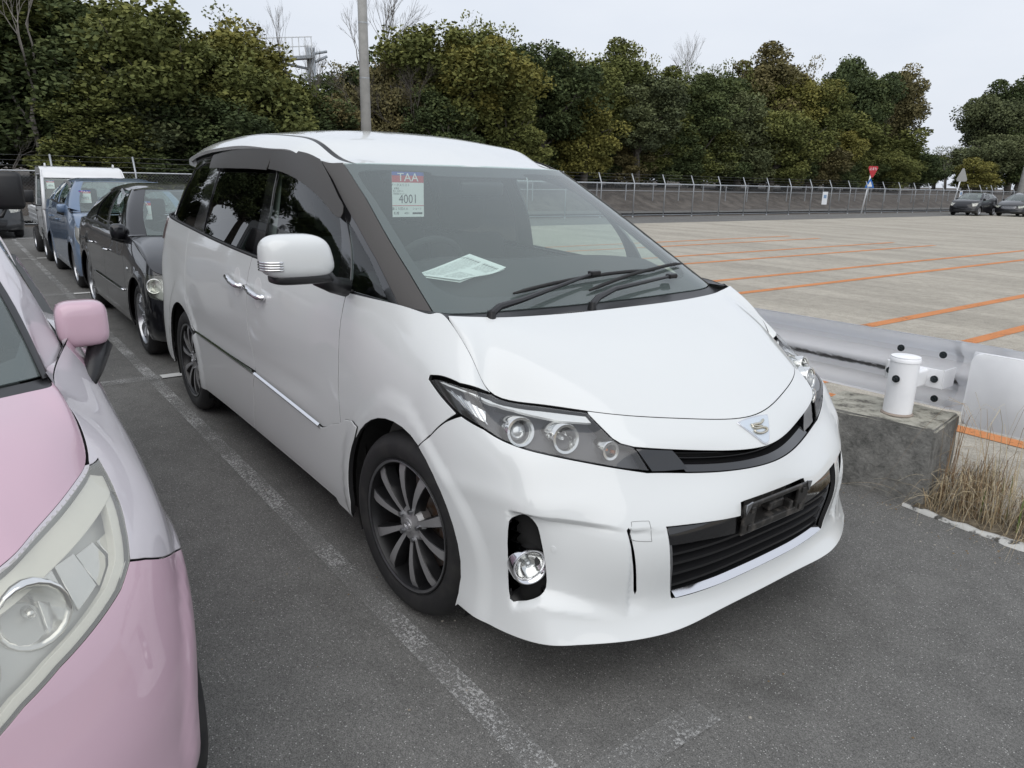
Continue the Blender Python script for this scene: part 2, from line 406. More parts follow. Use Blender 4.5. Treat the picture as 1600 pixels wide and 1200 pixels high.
    for i in range(k):
        a = np.array(R[i][7]); b = np.array(end[i]); row = [a]
        tv = a-np.array(R[i][6]); tv = tv/np.linalg.norm(tv); L = np.linalg.norm(b-a)
        bulge = [.030, .032, .034, .036, .036, .032, .018, .003][i]
        for s in (.1, .35, .68):
            p = a*(1-s)+b*s; p[2] += bulge*4*s*(1-s)*(1.25-.5*s)
            row.append(p)
        row.append(b); H.append(row)
    GH = np.array(H); GH[:, :, 1] *= -1
    hood = Net(uk[:k], [0, .1, .35, .68, 1.], GH, 3); hood.sign = -1.
    # upper ring: windscreen, pillars, side windows, tail window; rows from cowl / window line to roof edge
    W = [
     [(.075,0,1.085),  (-.26,0,1.288),  (-.60,0,1.470),  (-.885,0,1.607)],
     [(.070,.25,1.085),(-.265,.24,1.286),(-.605,.23,1.468),(-.893,.22,1.606)],
     [(.050,.50,1.086),(-.285,.475,1.280),(-.625,.445,1.463),(-.915,.42,1.605)],
     [(.020,.690,1.090),(-.320,.662,1.274),(-.66,.622,1.455),(-.955,.585,1.603)],
     [(-.030,.755,1.095),(-.36,.727,1.268),(-.69,.682,1.448),(-.985,.632,1.600)],
     [(-.12,.790,1.10),(-.44,.758,1.268),(-.76,.710,1.445),(-1.05,.655,1.602)],
     [(-.35,.820,1.108),(-.60,.778,1.280),(-.88,.728,1.460),(-1.16,.670,1.628)],
     [(-.70,.838,1.112),(-.85,.795,1.290),(-1.08,.742,1.478),(-1.32,.680,1.652)],
     [(-1.2,.845,1.132),(-1.28,.803,1.310),(-1.42,.748,1.495),(-1.58,.684,1.678)],
     [(-1.7,.848,1.152),(-1.74,.806,1.330),(-1.80,.750,1.510),(-1.88,.684,1.686)],
     [(-2.3,.845,1.182),(-2.31,.803,1.345),(-2.33,.748,1.515),(-2.36,.682,1.674)],
     [(-2.9,.832,1.217),(-2.90,.790,1.360),(-2.90,.735,1.510),(-2.90,.665,1.648)],
     [(-3.30,.812,1.242),(-3.28,.765,1.370),(-3.26,.705,1.50),(-3.24,.640,1.622)],
     [(-3.52,.755,1.262),(-3.48,.705,1.375),(-3.44,.645,1.49),(-3.40,.570,1.60)],
     [(-3.67,.620,1.268),(-3.62,.575,1.375),(-3.56,.520,1.49),(-3.50,.455,1.60)],
     [(-3.75,.36,1.272),(-3.69,.33,1.375),(-3.62,.30,1.49),(-3.55,.26,1.605)],
     [(-3.77,0,1.275),(-3.71,0,1.375),(-3.64,0,1.49),(-3.57,0,1.61)]]
    wk = [0]
    for a, b in zip(W[:-1], W[1:]): wk.append(wk[-1]+max(.08, (math.dist(a[1], b[1])+math.dist(a[2], b[2]))/2))
    GW = np.array(W); GW[:, :, 1] *= -1
    upper = Net(wk, [0, .22, .44, .64], GW, 3, 5); upper.sign = -1.
    # roof: x stations (u), half width (v)
    zc = [(-.875,1.603),(-1.0,1.655),(-1.25,1.732),(-1.55,1.778),(-2.0,1.802),(-2.45,1.802),(-2.9,1.782),(-3.3,1.742),(-3.65,1.685),(-3.85,1.64)]
    fr = [0, .30, .55, .66, .72]; dr = [0, .010, .036, .064, .108]
    T = []
    for i, (x, z) in enumerate(zc):
        kk = [.05, .75, .85, 1, 1, 1, .95, .9, .8, .8][i]; ww = [.94, .95, .965, .98, .985, .98, .965, .93, .88, .84][i]
        T.append([(x-.10*(f/.7)**2*(1 if i < 2 else .4 if i == 2 else 0)+(.12*(f/.7)**2 if i > 7 else 0), -f*ww, z-d*kk) for f, d in zip(fr, dr)])
    roof = Net([-a[0] for a in zc], fr, np.array(T), 0); roof.sign = 1.
    return dict(ring=ring, hood=hood, upper=upper, roof=roof)
# surface coordinates (along, up) of the minivan's shut lines and openings
PK = {
    'headlight': [(1.222, 0.866), (1.193, 0.876), (1.084, 0.905), (0.922, 0.976), (0.785, 0.98), (0.702, 0.973), (0.606, 0.975), (0.566, 0.889), (0.553, 0.862), (0.531, 0.839), (0.49, 0.826), (0.469, 0.772), (0.454, 0.727), (0.527, 0.738), (0.598, 0.753), (0.706, 0.776), (0.807, 0.799), (0.883, 0.814), (0.942, 0.827), (1.005, 0.843), (1.091, 0.843), (1.164, 0.854)],
    'seam': [(1.091, 0.843), (1.153, 0.802), (1.241, 0.745), (1.301, 0.704)],
    'ug': [(0.488, 0.828), (0.357, 0.826), (0.191, 0.82), (0.078, 0.817), (0.054, 0.729), (0.165, 0.723), (0.328, 0.719), (0.454, 0.722)],
    'lg': [(0.463, 0.566), (0.334, 0.557), (0.176, 0.543), (0.166, 0.589), (0.121, 0.592), (0.015, 0.593), (-0.078, 0.321), (-0.049, 0.318), (0.205, 0.318), (0.414, 0.312)],
    'fog': [(0.973, 0.578), (0.959, 0.593), (0.937, 0.598), (0.915, 0.59), (0.898, 0.57), (0.892, 0.534), (0.884, 0.484), (0.869, 0.4), (0.875, 0.368), (0.91, 0.343), (0.955, 0.322), (0.971, 0.325), (0.98, 0.403), (0.982, 0.511)],
    'foglamp': [(0.932, 0.433)],
    'sensor': [(0.843, 0.508)],
    'slot': [(0.581, 0.57), (0.574, 0.574), (0.568, 0.567), (0.57, 0.529), (0.562, 0.448), (0.544, 0.36), (0.552, 0.355), (0.562, 0.393)],
    'tow': [(0.566, 0.582), (0.561, 0.59), (0.519, 0.587), (0.511, 0.581), (0.513, 0.536), (0.518, 0.528), (0.574, 0.541)],
    'crease_top': [(0.998, 0.605), (0.935, 0.609), (0.813, 0.602), (0.721, 0.592), (0.64, 0.584)],
    'crease_bot': [(0.97, 0.305), (0.882, 0.353), (0.802, 0.338), (0.71, 0.32), (0.624, 0.307), (0.517, 0.294), (0.428, 0.286)],
    'slotcrease': [(0.574, 0.574), (0.494, 0.565), (0.547, 0.352), (0.524, 0.318), (0.446, 0.301)],
    'emblem': [(0.08, 0.963), (0.057, 0.969), (-0.087, 0.962), (-0.074, 0.92), (-0.031, 0.827), (0.025, 0.817), (0.037, 0.838)],
    'panel': [(0.459, 0.5), (0.339, 0.495), (0.174, 0.478)],
    'ugvent': [(0.357, 0.816), (0.315, 0.726), (0.259, 0.723)],
    'lgchrome': [(0.416, 0.335), (0.411, 0.322)],
    'proj': [(0.865, 0.877)],
    'hibeam': [(0.704, 0.857)],
    'poslamp': [(0.562, 0.808)],
    'strip': [(1.189, 0.871), (1.083, 0.901), (0.928, 0.965), (0.786, 0.977), (0.696, 0.969), (0.607, 0.97), (0.592, 0.934), (0.707, 0.931), (0.797, 0.946), (0.896, 0.959), (1.054, 0.906), (1.136, 0.88)],
    'signal': [(1.17, 0.867), (1.123, 0.878), (1.059, 0.89), (0.963, 0.919), (0.993, 0.867), (1.039, 0.862), (1.1, 0.863)],
    'nose': [(0.179, 0.983), (0.606, 0.975), (0.566, 0.889), (0.553, 0.862), (0.531, 0.839), (0.489, 0.831), (0.356, 0.83), (0.19, 0.827), (0.077, 0.822)],
}
# ================================================================ materials shared by the vehicles
m_black = mat('satin_black', (.012, .012, .013), .35)
m_gloss = mat('piano_black', (.006, .006, .007), .08, coat=1)
m_frit = mat('frit_black', (.010, .010, .012), .5)
m_gap = mat('panel_gap_black', (.012, .012, .013), .8)
m_void = mat('underside_black', (.006, .006, .006), .9)
m_chrome = mat('chrome', (.78, .78, .80), .09, 1)
m_silver = mat('satin_silver', (.45, .46, .48), .3, 1)
m_rubber = mat('rubber_seal', (.012, .012, .012), .65)
m_tyre = mat('tyre_rubber', (.016, .016, .017), .72, bump=(90, .25, .002), var=(14, 4, (.035, .034, .032), .45, .8))
m_rust = mat('rusty_disc', (.20, .12, .08), .45, .6, var=(25, 4, (.30, .27, .25), .4, .6))
m_dash = mat('dash_plastic', (.020, .021, .022), .75, spec=.25, bump=(300, .2, .001))
m_seat = mat('dark_seat_cloth', (.020, .020, .022), .9, spec=.15)
m_trim = mat('grey_interior_trim', (.16, .16, .155), .8)
m_paper = mat('sale_paper', (.84, .86, .84), .8)
m_ink = mat('paper_ink', (.03, .03, .035), .8)
m_red = mat('paper_red', (.55, .03, .05), .7)
m_blue = mat('paper_blue', (.04, .08, .42), .7)
m_rimdark = mat('machined_dark_alloy', (.30, .30, .305), .33, .35)
m_strip = mat('bright_lamp_strip', (.80, .81, .80), .3, .25)
m_rimblack = mat('black_alloy', (.010, .010, .011), .35)
m_white = paint('pearl_white_paint', (.66, .68, .68), rough=.30, dirt=.25)
g_wind = glass('windscreen_glass', (.84, .93, .90), opa=.16, base=(.44, .53, .51))
g_side = glass('side_glass', (.72, .82, .78))
g_priv = glass('privacy_glass', (.055, .055, .055))
g_lens = glass('lamp_lens', (.93, .94, .94), opa=.05, base=(.6, .6, .6))
m_visor = glass('smoked_visor', (.10, .095, .09), rough=.35, refl=.6, opa=.7, base=(.062, .057, .053))
m_lampdark = mat('lamp_dark_bezel', (.045, .046, .052), .35)
m_refl = mat('lamp_reflector', (.82, .82, .80), .13, 1)
m_lampglass = mat('lamp_bulb_glass', (.55, .57, .58), .08, .6, coat=1)
m_amber = mat('lamp_amber', (.50, .16, .05), .25)
m_gold = mat('gold_emblem', (.66, .62, .52), .2, 1)
m_taillamp = mat('tail_lamp_red', (.16, .02, .022), .12, coat=1)
m_taillamp2 = mat('tail_lamp_smoked', (.16, .13, .13), .12, coat=1)
m_grey_plastic = mat('grey_plastic', (.10, .10, .10), .5)

def ruled(name, A, B, mat_, parent=None, smooth=True, mirror=False):
    A = np.array(A); B = np.array(B); n = len(A); V = np.concatenate([A, B]); F = [(i, i+1, n+i+1, n+i) for i in range(n-1)]
    if mirror:
        k = len(V); V = np.concatenate([V, V*[1, -1, 1]]); F += [tuple(k+i for i in f[::-1]) for f in F]
    return mesh_np(name, V, F, mat_, parent, smooth)
def net_tube(name, net, uv, lift, rad, mat_, parent, n=8, mirror=False, flat=None):
    uv = np.array(uv, float); P = net.P(uv[:, 0], uv[:, 1])+net.nrm(uv[:, 0], uv[:, 1])*lift
    bm = bmesh.new(); b_tube(bm, P, rad, n)
    if mirror: b_tube(bm, P*[1, -1, 1], rad, n)
    return obj_bm(name, bm, mat_, parent, smooth=True)
def net_frame(net, u, v):
    """position and outward normal of a surface point"""
    p = net.P([u], [v])[0]; n = net.nrm([u], [v])[0]
    return Vector(p), Vector(n)
def text_mesh(name, txt, size, mat_, M_, parent=None, ext=.0004, font_scale=(1, 1), align='CENTER'):
    cu = bpy.data.curves.new(name, 'FONT'); cu.body = txt; cu.size = size; cu.align_x = align; cu.align_y = 'CENTER'; cu.extrude = ext
    cu.resolution_u = 3
    ob = bpy.data.objects.new(name+'_src', cu); col.objects.link(ob)
    dg = bpy.context.evaluated_depsgraph_get(); dg.update()
    me = bpy.data.meshes.new_from_object(ob.evaluated_get(dg)); me.name = name
    bpy.data.objects.remove(ob); bpy.data.curves.remove(cu)
    me.transform(Matrix.Diagonal((font_scale[0], font_scale[1], 1, 1))); me.transform(M_)
    me.materials.clear(); me.materials.append(mat_)
    o = bpy.data.objects.new(name, me); link(o, parent); return o
def basis(o, xa, ya):
    """matrix with origin o, x axis xa, y axis ya (orthonormalised), z = outward"""
    x = Vector(xa).normalized(); z = x.cross(Vector(ya)).normalized(); y = z.cross(x)
    M_ = Matrix.Identity(4)
    for i in range(3): M_[i][0], M_[i][1], M_[i][2], M_[i][3] = x[i], y[i], z[i], o[i]
    return M_

# ---------------------------------------------------------------- wheels (axle along local y, outer face towards -y)
def make_wheel(parent, name, rad, wid, rim, style, loc, steer=0, side=-1, cap=True, hi=True):
    w = empty(name, loc, parent=parent); w.rotation_euler = (0, 0, steer+(0 if side < 0 else math.pi))
    Mx = xf(rot=(R(90), 0, 0))      # local z -> -y outward
    h = wid/2; n = 72 if hi else 32
    bm = bmesh.new()
    prof = [(rim-.004, h-.022), (rim+.006, h-.010), (rim+.022, h-.004), ((rim+rad)/2, h), (rad-.030, h-.006), (rad-.012, h-.022), (rad-.002, h-.040), (rad, h-.060)]
    if hi:   # circumferential grooves
        for g in (h-.075, .018, -.018, -h+.075):
            prof += [(rad, g+.005), (rad-.008, g+.003), (rad-.008, g-.003), (rad, g-.005)]
    prof += [(rad, -h+.055), (rad-.012, -h+.02), (rad-.03, -h+.005), ((rim+rad)/2, -h), (rim, -h+.015)]
    b_lathe(bm, prof, n, Mx)
    obj_bm('tyre', bm, m_tyre, w, angle=35)
    bm = bmesh.new()
    b_lathe(bm, [(rim-.006, h-.018), (rim+.004, h-.010), (rim+.002, h-.006), (rim-.006, h-.008), (rim-.014, h-.030), (rim-.020, h-.06), (rim-.024, -h+.04), (rim, -h+.01)], n, Mx)
    dark, face = {'minivan': (m_rimblack, m_rimdark)}.get(style, (m_silver, m_silver))
    obj_bm('rim', bm, dark if style == 'minivan' else face, w, angle=40)
    if style == 'minivan':
        bm = bmesh.new(); b_lathe(bm, [(rim-.011, h-.0125), (rim-.005, h-.0105), (rim-.001, h-.0075), (rim-.004, h-.0065), (rim-.010, h-.010)], n, Mx); obj_bm('rim_lip', bm, m_silver, w, smooth=True)
    bm = bmesh.new(); b_lathe(bm, [(.02, h-.10), (rim*.72, h-.10), (rim*.72, h-.125), (.02, h-.125)], 48, Mx, close=True)
    obj_bm('brake_disc', bm, m_rust, w, angle=40)
    bm = bmesh.new(); b_cyl(bm, rim-.022, rim-.022, .01, Mx @ xf((0, 0, -.02)), 32); obj_bm('wheel_back', bm, m_void, w)
    if style == 'minivan':
        bm = bmesh.new(); b_box(bm, (.075, .045, .17), xf((rim*.62, -h+.095, .02)), .012); obj_bm('brake_caliper', bm, m_rust, w, angle=40)
    ns = {'minivan': 10, 'five': 5, 'seven': 7, 'steel': 0, 'cap': 9}[style]
    for k in range(ns):
        if style == 'minivan':
            pair = (k//2)*R(72)+R(8); a = pair+(R(16.5) if k % 2 else -R(16.5)); a0 = pair+(R(13) if k % 2 else -R(13))
        else:
            a = a0 = 2*math.pi*k/ns+.2
        r0 = .052; r1 = rim-.010; w0 = {'minivan': .0095, 'five': .030, 'seven': .016, 'cap': .014}[style]; w1 = {'minivan': .0225, 'five': .038, 'seven': .018, 'cap': .022}[style]
        c0 = Vector((math.cos(a0)*r0, math.sin(a0)*r0, 0)); c1 = Vector((math.cos(a)*r1, math.sin(a)*r1, 0)); d = (c1-c0).normalized(); s = Vector((-d.y, d.x, 0))
        bm = bmesh.new(); K = 7; rows = []
        for i in range(K):
            t = i/(K-1); c_ = c0.lerp(c1, t); ww = w0+(w1-w0)*t**1.3; zz = h-.020+.010*math.sin(t*math.pi)*1.0-(.006 if t > .9 else 0)-.012*(1-t)
            rows.append([bm.verts.new(Mx @ Vector((*(c_+s*q).xy, z_))) for q, z_ in ((-ww*1.25, zz-.045), (-ww, zz-.003), (-ww*.86, zz), (ww*.86, zz), (ww, zz-.003), (ww*1.25, zz-.045))])
        top = []
        for i in range(K-1):
            for j in range(5):
                f = bm.faces.new((rows[i][j], rows[i][j+1], rows[i+1][j+1], rows[i+1][j]))
                if j == 2: top.append(f)
        for f in bm.faces: f.material_index = 1
        for f in top: f.material_index = 0
        ob = obj_bm('spoke', bm, face, w, angle=30); ob.data.materials.append(dark)
    bm = bmesh.new()
    if style in ('steel', 'cap'):
        b_lathe(bm, [(.0, h-.02), (.05, h-.02), (.07, h-.03), (rim*.6, h-.022), (rim*.75, h-.05), (rim*.96, h-.04)], 32, Mx)
        obj_bm('wheel_disc', bm, m_silver, w, angle=30)
    else:
        b_lathe(bm, [(0.001, h-.026), (.030, h-.026), (.036, h-.030), (.062, h-.034), (.072, h-.052), (.060, h-.09)], 32, Mx); obj_bm('hub', bm, face, w, angle=30)
        for k in range(5):
            a = 2*math.pi*k/5+R(8); bm = bmesh.new(); b_cyl(bm, .010, .0085, .022, Mx @ xf((math.cos(a)*.055, math.sin(a)*.055, h-.030)), 10); obj_bm('lug_nut', bm, m_silver, w, angle=40)
        if style == 'minivan':
            bm = bmesh.new(); b_lathe(bm, [(.001, 0), (.024, 0), (.028, -.004)], 24, Mx @ xf((0, 0, h-.0215))); cp = obj_bm('hub_cap', bm, m_rimdark, w, angle=40)
            for rr, sy in ((.020, .62), (.011, .62)):
                bm = bmesh.new(); b_tube(bm, [Mx @ Vector((rr*math.cos(t), rr*sy*math.sin(t), h-.0205)) for t in [i*math.pi/12 for i in range(25)]], .0013, 5); obj_bm('cap_ring', bm, m_chrome, cp if False else w, smooth=True)
    return w

def arch_pts(net, cx, cz, r, a0, a1, guess, n=22, sx=1.0):
    T = [(cx+r*sx*math.cos(t), cz+r*math.sin(t)) for t in np.linspace(R(a0), R(a1), n)]
    return [tuple(q) for q in net.inv(T, [0, 2], guess)]

LINES = []
TAGS = {'minivan': ((-.850, -.366, 1.472), (0, 1, 0), (0, -.085, 1), .160, '4001', 'white')}
def sale_tag(car, spec):
    """auction card: blue and red head, number, ruled foot"""
    o_, xa, ya, w, num, _ = spec; h = w*1.22; M_ = basis(Vector(o_), xa, ya)
    bm = bmesh.new(); b_box(bm, (w, h, .0008), M_); tg_ = obj_bm('sale_tag', bm, m_paper, car)
    def bar(nm, cx, cy, ww, hh, mt, z=.0007):
        bm = bmesh.new(); b_box(bm, (ww*w, hh*w, .0003), M_ @ xf((cx*w, cy*w, z))); return obj_bm(nm, bm, mt, tg_)
    bar('tag_head', 0, .56, 1, .10, m_blue); bar('tag_head', 0, .42, 1, .19, m_red); bar('tag_rule', 0, -.30, 1, .018, m_red)
    text_mesh('tag_lettering', 'TAA', w*.30, m_paper, M_ @ xf((0, .455*w, .0011)), tg_, ext=.0001, font_scale=(1.15, 1.05))
    text_mesh('tag_number', num, w*.30, m_ink, M_ @ xf((0, -.13*w, .0009)), tg_, ext=.0001, font_scale=(1, 1.15))
    if _ == 'white':
        for txt, x_, y_, s_ in (('アークスリスト', -.24, .25, .085), ('会場名', -.36, .16, .055), ('第１５回ＡＡ', -.31, .09, .055), ('初出品コーナー', -.26, .02, .06), ('第１５回ＡＡ', -.26, -.39, .085), ('ショート', .28, -.39, .075), ('札幌', -.38, -.51, .085), ('4001', -.05, -.51, .085)):
            text_mesh('tag_print', txt, w*s_, m_ink, M_ @ xf((x_*w, y_*w, .0009)), tg_, ext=.0001)
        bar('tag_barcode', .29, -.51, .32, .05, m_ink)
    return tg_
def build_van():
    T = van_nets(); ring, hood, upper, roof = T['ring'], T['hood'], T['upper'], T['roof']
    van = empty('white_minivan', (0, 0, 0), label='large white pearl minivan with smoked window visors and dark alloy wheels, filling the middle', cat='minivan')
    # --- pressed-in bumper features, in surface coordinates
    topc = np.array([(.40, .545), (.575, .566), (.64, .580), (.721, .590), (.813, .600), (.935, .607), (.998, .607)])
    botc = np.array([(.40, .30), (.446, .301), (.522, .306), (.617, .298), (.71, .317), (.801, .334), (.881, .345), (.97, .304)])
    ss = lambda x: np.clip(x, 0, 1)**2*(3-2*np.clip(x, 0, 1))
    def disp(u, v):
        tc_ = np.interp(u, topc[:, 0], topc[:, 1]); bc_ = np.interp(u, botc[:, 0], botc[:, 1])
        m = ss((tc_-v)/.016+.5)*ss((v-bc_)/.060+.35)
        dA = np.interp(u, [.575, .60, .72, .90, .958, .972], [0, .003, .016, .036, .038, 0])
        dB = np.interp(u, [.440, .50, .565, .570, .584], [0, .003, .012, .012, 0])
        d = -m*(dA+dB)
        d = d+.004*np.exp(-((v-.640)/.034)**2)*ss((u-.60)/.15)*ss((1.25-u)/.15)
        # wheel-arch flares
        for cu, cz in ((1.49, .345), (4.455, .34)):
            r = np.hypot(u-cu, v-cz); d = d+.010*ss((.47-r)/.05)*(v > .20)
        # shoulder line along the doors
        d = d-.005*ss((u-2.0)/.5)*ss((4.6-u)/.4)*np.exp(-((v-.655)/.045)**2)
        return d
    ring.disp = disp
    W = m_white
    cu_ = np.linspace(.585, .972, 110); cp_ = [(u, np.interp(u, topc[:, 0], topc[:, 1])+o_) for u in cu_ for o_ in (-.009, -.0045, 0, .0045, .009)]
    cp_ = [p for p in cp_]; crease_pts = np.array(cp_+[(-a, b) for a, b in cp_])
    aF = arch_pts(ring, .008, .345, .392, -19, 158, (1.4, .5))   # from front foot over the wheel to the mudguard top
    aFr = arch_pts(ring, .008, .345, .392, 130, 200, (1.8, .4), 12)
    fr = [p for p in aF if True]
    seam = PK['seam'][:3]; hlr = PK['headlight']
    k0 = min(range(len(aF)), key=lambda i: abs(aF[i][1]-.700)+(0 if aF[i][0] < 1.45 else 9))
    # bumper, one piece from wheel to wheel
    right = [(.0, .7215), (.166, .7215), (.327, .7205), (.449, .7215), (.465, .7215)]+[(u, v-.0035) for u, v in hlr[13:20]]+[(1.086, .8405)]+seam[1:]+[aF[k0]]+aF[:k0][::-1]+[(1.16, .222), (1.10, .2205), (.95, .2200), (.80, .2200), (.6, .2200), (.45, .2200), (.2, .2200), (0, .2200)]
    left = [(-u, v) for u, v in right[1:-1]][::-1]
    grille = smooth_poly([(.463, .563), (.333, .556), (.179, .545), (.172, .586), (.155, .595), (0, .597), (-.155, .595), (-.172, .586), (-.179, .545), (-.333, .556), (-.463, .563), (-.455, .45), (-.425, .325), (-.40, .313), (-.2, .306), (0, .304), (.2, .306), (.40, .313), (.425, .325), (.455, .45)], k=3, hard=(0, 2, 3, 7, 8, 10, 12, 18))
    fog = smooth_poly(PK['fog'], k=2)
    slot = [(.5825, .568), (.577, .573), (.5725, .567), (.568, .525), (.5575, .446), (.5465, .364), (.550, .354), (.5545, .364), (.5645, .446), (.575, .525)]
    mir = lambda P: [(-u, v) for u, v in P]
    npanel('front_bumper', ring, right+left, W, van, flange=m_gap, holes=[grille, fog, mir(fog), slot, mir(slot)], step=.0125, extra=crease_pts, depth=.016, gap=.0018)
    hl = smooth_poly([(u, min(v_, .9745)) for u, v_ in hlr], k=3, hard=(0, 3, 6, 12, 20))
    # nose between bonnet edge and slim upper grille
    nr_ = [(0, .98), (.2, .98), (.4, .98), (.602, .98), (.601, .968), (.562, .889), (.549, .862), (.527, .841), (.488, .830), (.40, .8275), (.357, .826), (.192, .820), (.079, .818), (0, .817)]
    nl_ = [(-u, v) for u, v in nr_[1:-1]][::-1]
    npanel('nose_panel', ring, nr_+nl_, W, van, flange=m_gap, step=.02, depth=.03, gap=.0015)
    # fender
    fend = [(1.23, .866), (1.164, .852), (1.096, .8405)]+seam[1:]+[aF[k0]]+aF[k0+1:]+[(1.908, .633), (1.962, .600), (1.968, .66), (1.977, .732), (1.98, .811), (1.984, .875), (1.986, .932), (1.992, .979), (1.7, .980), (1.4, .980), (1.186, .9805), (1.05, .9805), (.925, .9800), (.925, .9775), (1.084, .9065), (1.193, .8775), (1.224, .871)]
    npanel('front_fender', ring, fend, W, van, flange=m_gap, step=.022, mirror=False); npanel('front_fender', ring, fend, W, van, flange=m_gap, step=.022, mirror='only')
    # doors
    split_u = [(3.050, .980), (3.096, .888), (3.097, .817), (3.081, .762), (3.039, .687), (2.990, .588)]
    fdoor = [(1.992, .979), (1.986, .932), (1.984, .875), (1.98, .811), (1.977, .732), (1.968, .66), (1.962, .600), (2.037, .575), (2.10, .545), (2.141, .533), (2.543, .554), (2.99, .575)]+split_u[::-1][:-1]+[(3.05, .980), (2.6, .980), (2.3, .980)]
    npanel('front_door', ring, fdoor, W, van, flange=m_gap, step=.03); npanel('front_door', ring, fdoor, W, van, flange=m_gap, step=.03, mirror='only')
    rdoor = [(3.05, .980)]+split_u[1:]+[(3.53, .587), (4.082, .596), (4.177, .634), (4.247, .705), (4.288, .767), (4.302, .829), (4.292, .90), (4.27, .980), (3.8, .980), (3.4, .980)]
    npanel('sliding_door', ring, rdoor, W, van, flange=m_gap, step=.03); npanel('sliding_door', ring, rdoor, W, van, flange=m_gap, step=.03, mirror='only')
    aR = arch_pts(ring, -2.955, .34, .388, -14, 192, (4.4, .5), 26)
    aRf = [p for p in aR if p[0] < 4.3 and p[1] < .60]
    qp = [(4.27, .980), (4.292, .90), (4.302, .829), (4.288, .767), (4.247, .705), (4.177, .634), (4.082, .596)]+[p for p in aR if p[1] > .59 or p[0] > 4.5][:]+[(4.86, .222), (5.0, .222), (5.0, .60), (5.30, .72), (5.36, .98), (5.0, .980), (4.6, .980)]
    qq = [(4.27, .980), (4.292, .90), (4.302, .829), (4.288, .767), (4.247, .705), (4.177, .634), (4.100, .598)]+[p for p in aR if p[1] > .58 and p[0] < 4.45]+[p for p in aR if p[0] >= 4.45]+[(4.87, .225), (5.05, .225), (5.10, .60), (5.36, .70), (5.40, .98), (5.0, .980), (4.6, .980)]
    npanel('quarter_panel', ring, qq, W, van, flange=m_gap, step=.03); npanel('quarter_panel', ring, qq, W, van, flange=m_gap, step=.03, mirror='only')
    tail = [(5.40, .98), (5.36, .70), (5.10, .60), (5.05, .225), (5.6, .225), (ring.U, .225), (2*ring.U-5.6, .225), (2*ring.U-5.05, .225), (2*ring.U-5.10, .60), (2*ring.U-5.36, .70), (2*ring.U-5.40, .98), (ring.U, .98)]
    npanel('tailgate', ring, tail, W, van, flange=m_gap, step=.06)
    lamp = [(5.06, .895), (5.34, .885), (5.40, .975), (5.00, .975)]
    [npanel('tail_lamp', ring, lamp, m_taillamp2, van, lift=.012, step=.04, mirror=q) for q in (False, 'only')]
    # lower side cladding and mudguard
    clF = [(3.085, .235), (3.036, .40), (3.02, .50), (2.985, .575), (2.543, .553), (2.141, .532), (2.09, .552), (2.037, .577), (1.965, .602), (1.908, .636), (1.84, .650), (1.770, .648)]+[p for p in aFr if p[1] < .60 and p[1] > .25]+[(1.905, .198), (1.95, .1950), (2.04, .199), (2.06, .228), (2.5, .233)]
    for mm in (False, 'only'): npanel('side_cladding', ring, clF, W, van, flange=m_gap, step=.03, lift=.009, depth=.022, mirror=mm, bev=.003)
    clR = [(3.092, .235), (3.042, .40), (3.026, .50), (2.992, .577), (3.53, .588), (4.06, .594)]+[p for p in aR if p[0] < 4.2 and p[1] < .575][::-1][:]+[(4.085, .235), (3.6, .235)]
    clR = [(3.092, .235), (3.042, .40), (3.026, .50), (2.992, .577), (3.53, .588), (4.086, .592)]+sorted([p for p in aR if p[0] < 4.3 and .27 < p[1] < .575], key=lambda p: -p[1])+[(4.085, .235), (3.6, .235)]
    for mm in (False, 'only'): npanel('side_cladding', ring, clR, W, van, flange=m_gap, step=.03, lift=.009, depth=.022, mirror=mm, bev=.003)
    # bright side mouldings
    for a in ([(4.06, .600), (3.53, .590), (3.01, .580)], [(2.975, .578), (2.543, .556), (2.155, .535)]):
        a = smooth_poly(a, closed=False, k=8)
        for sg in (1, -1):
            P = ring.P(a[:, 0], a[:, 1])+ring.nrm(a[:, 0], a[:, 1])*.010; P = P*[1, sg, 1]; N_ = ring.nrm(a[:, 0], a[:, 1])*[1, sg, 1]
            mo = ruled('side_moulding', P+[0, 0, .012], P+N_*.009+[0, 0, .004], m_chrome, van, smooth=False)
            ruled('moulding_base', P+N_*.009+[0, 0, .004], P+[0, 0, -.012], m_gloss, mo, smooth=False)
    # bonnet
    hp = [(-1.180, .004), (-.9, .004), (-.6, .004), (-.3, .004), (0, .004), (.3, .004), (.6, .004), (.9, .004), (1.180, .004), (1.180, .996), (.9, .996), (.6, .996), (.3, .996), (0, .996), (-.3, .996), (-.6, .996), (-.9, .996), (-1.180, .996)]
    npanel('bonnet', hood, hp, W, van, flange=m_gap, step=.030, gap=.0028, depth=.02)
    # --- inner blackness behind the gaps
    us = np.linspace(0, ring.U, 90)
    def inner(o, v0, v1, lift, nm):
        vv = np.linspace(v0, v1, 8); U_, V_ = np.meshgrid(us, vv); P = ring.raw(U_.ravel(), V_.ravel())+ring.nrm(U_.ravel(), V_.ravel())*lift
        F = []
        for j in range(7):
            for i in range(89):
                c_ = P[[j*90+i, j*90+i+1, (j+1)*90+i+1]].mean(0)
                if min(math.hypot(c_[0]-.008, c_[2]-.345), math.hypot(c_[0]+2.955, c_[2]-.34)) < .43: continue
                F.append((j*90+i, j*90+i+1, (j+1)*90+i+1, (j+1)*90+i))
        n_ = len(P); P = np.concatenate([P, P*[1, -1, 1]]); F += [tuple(n_+q for q in f) for f in F]
        return mesh_np(nm, P, F, m_void, o)
    inner(van, .24, .94, -.055, 'inner_shell')
    # bonnet underside and cowl closing
    hu = np.linspace(-1.1, 1.1, 24); hv = np.linspace(.02, .98, 10); U_, V_ = np.meshgrid(hu, hv); P = hood.P(U_.ravel(), V_.ravel())-[0, 0, .035]
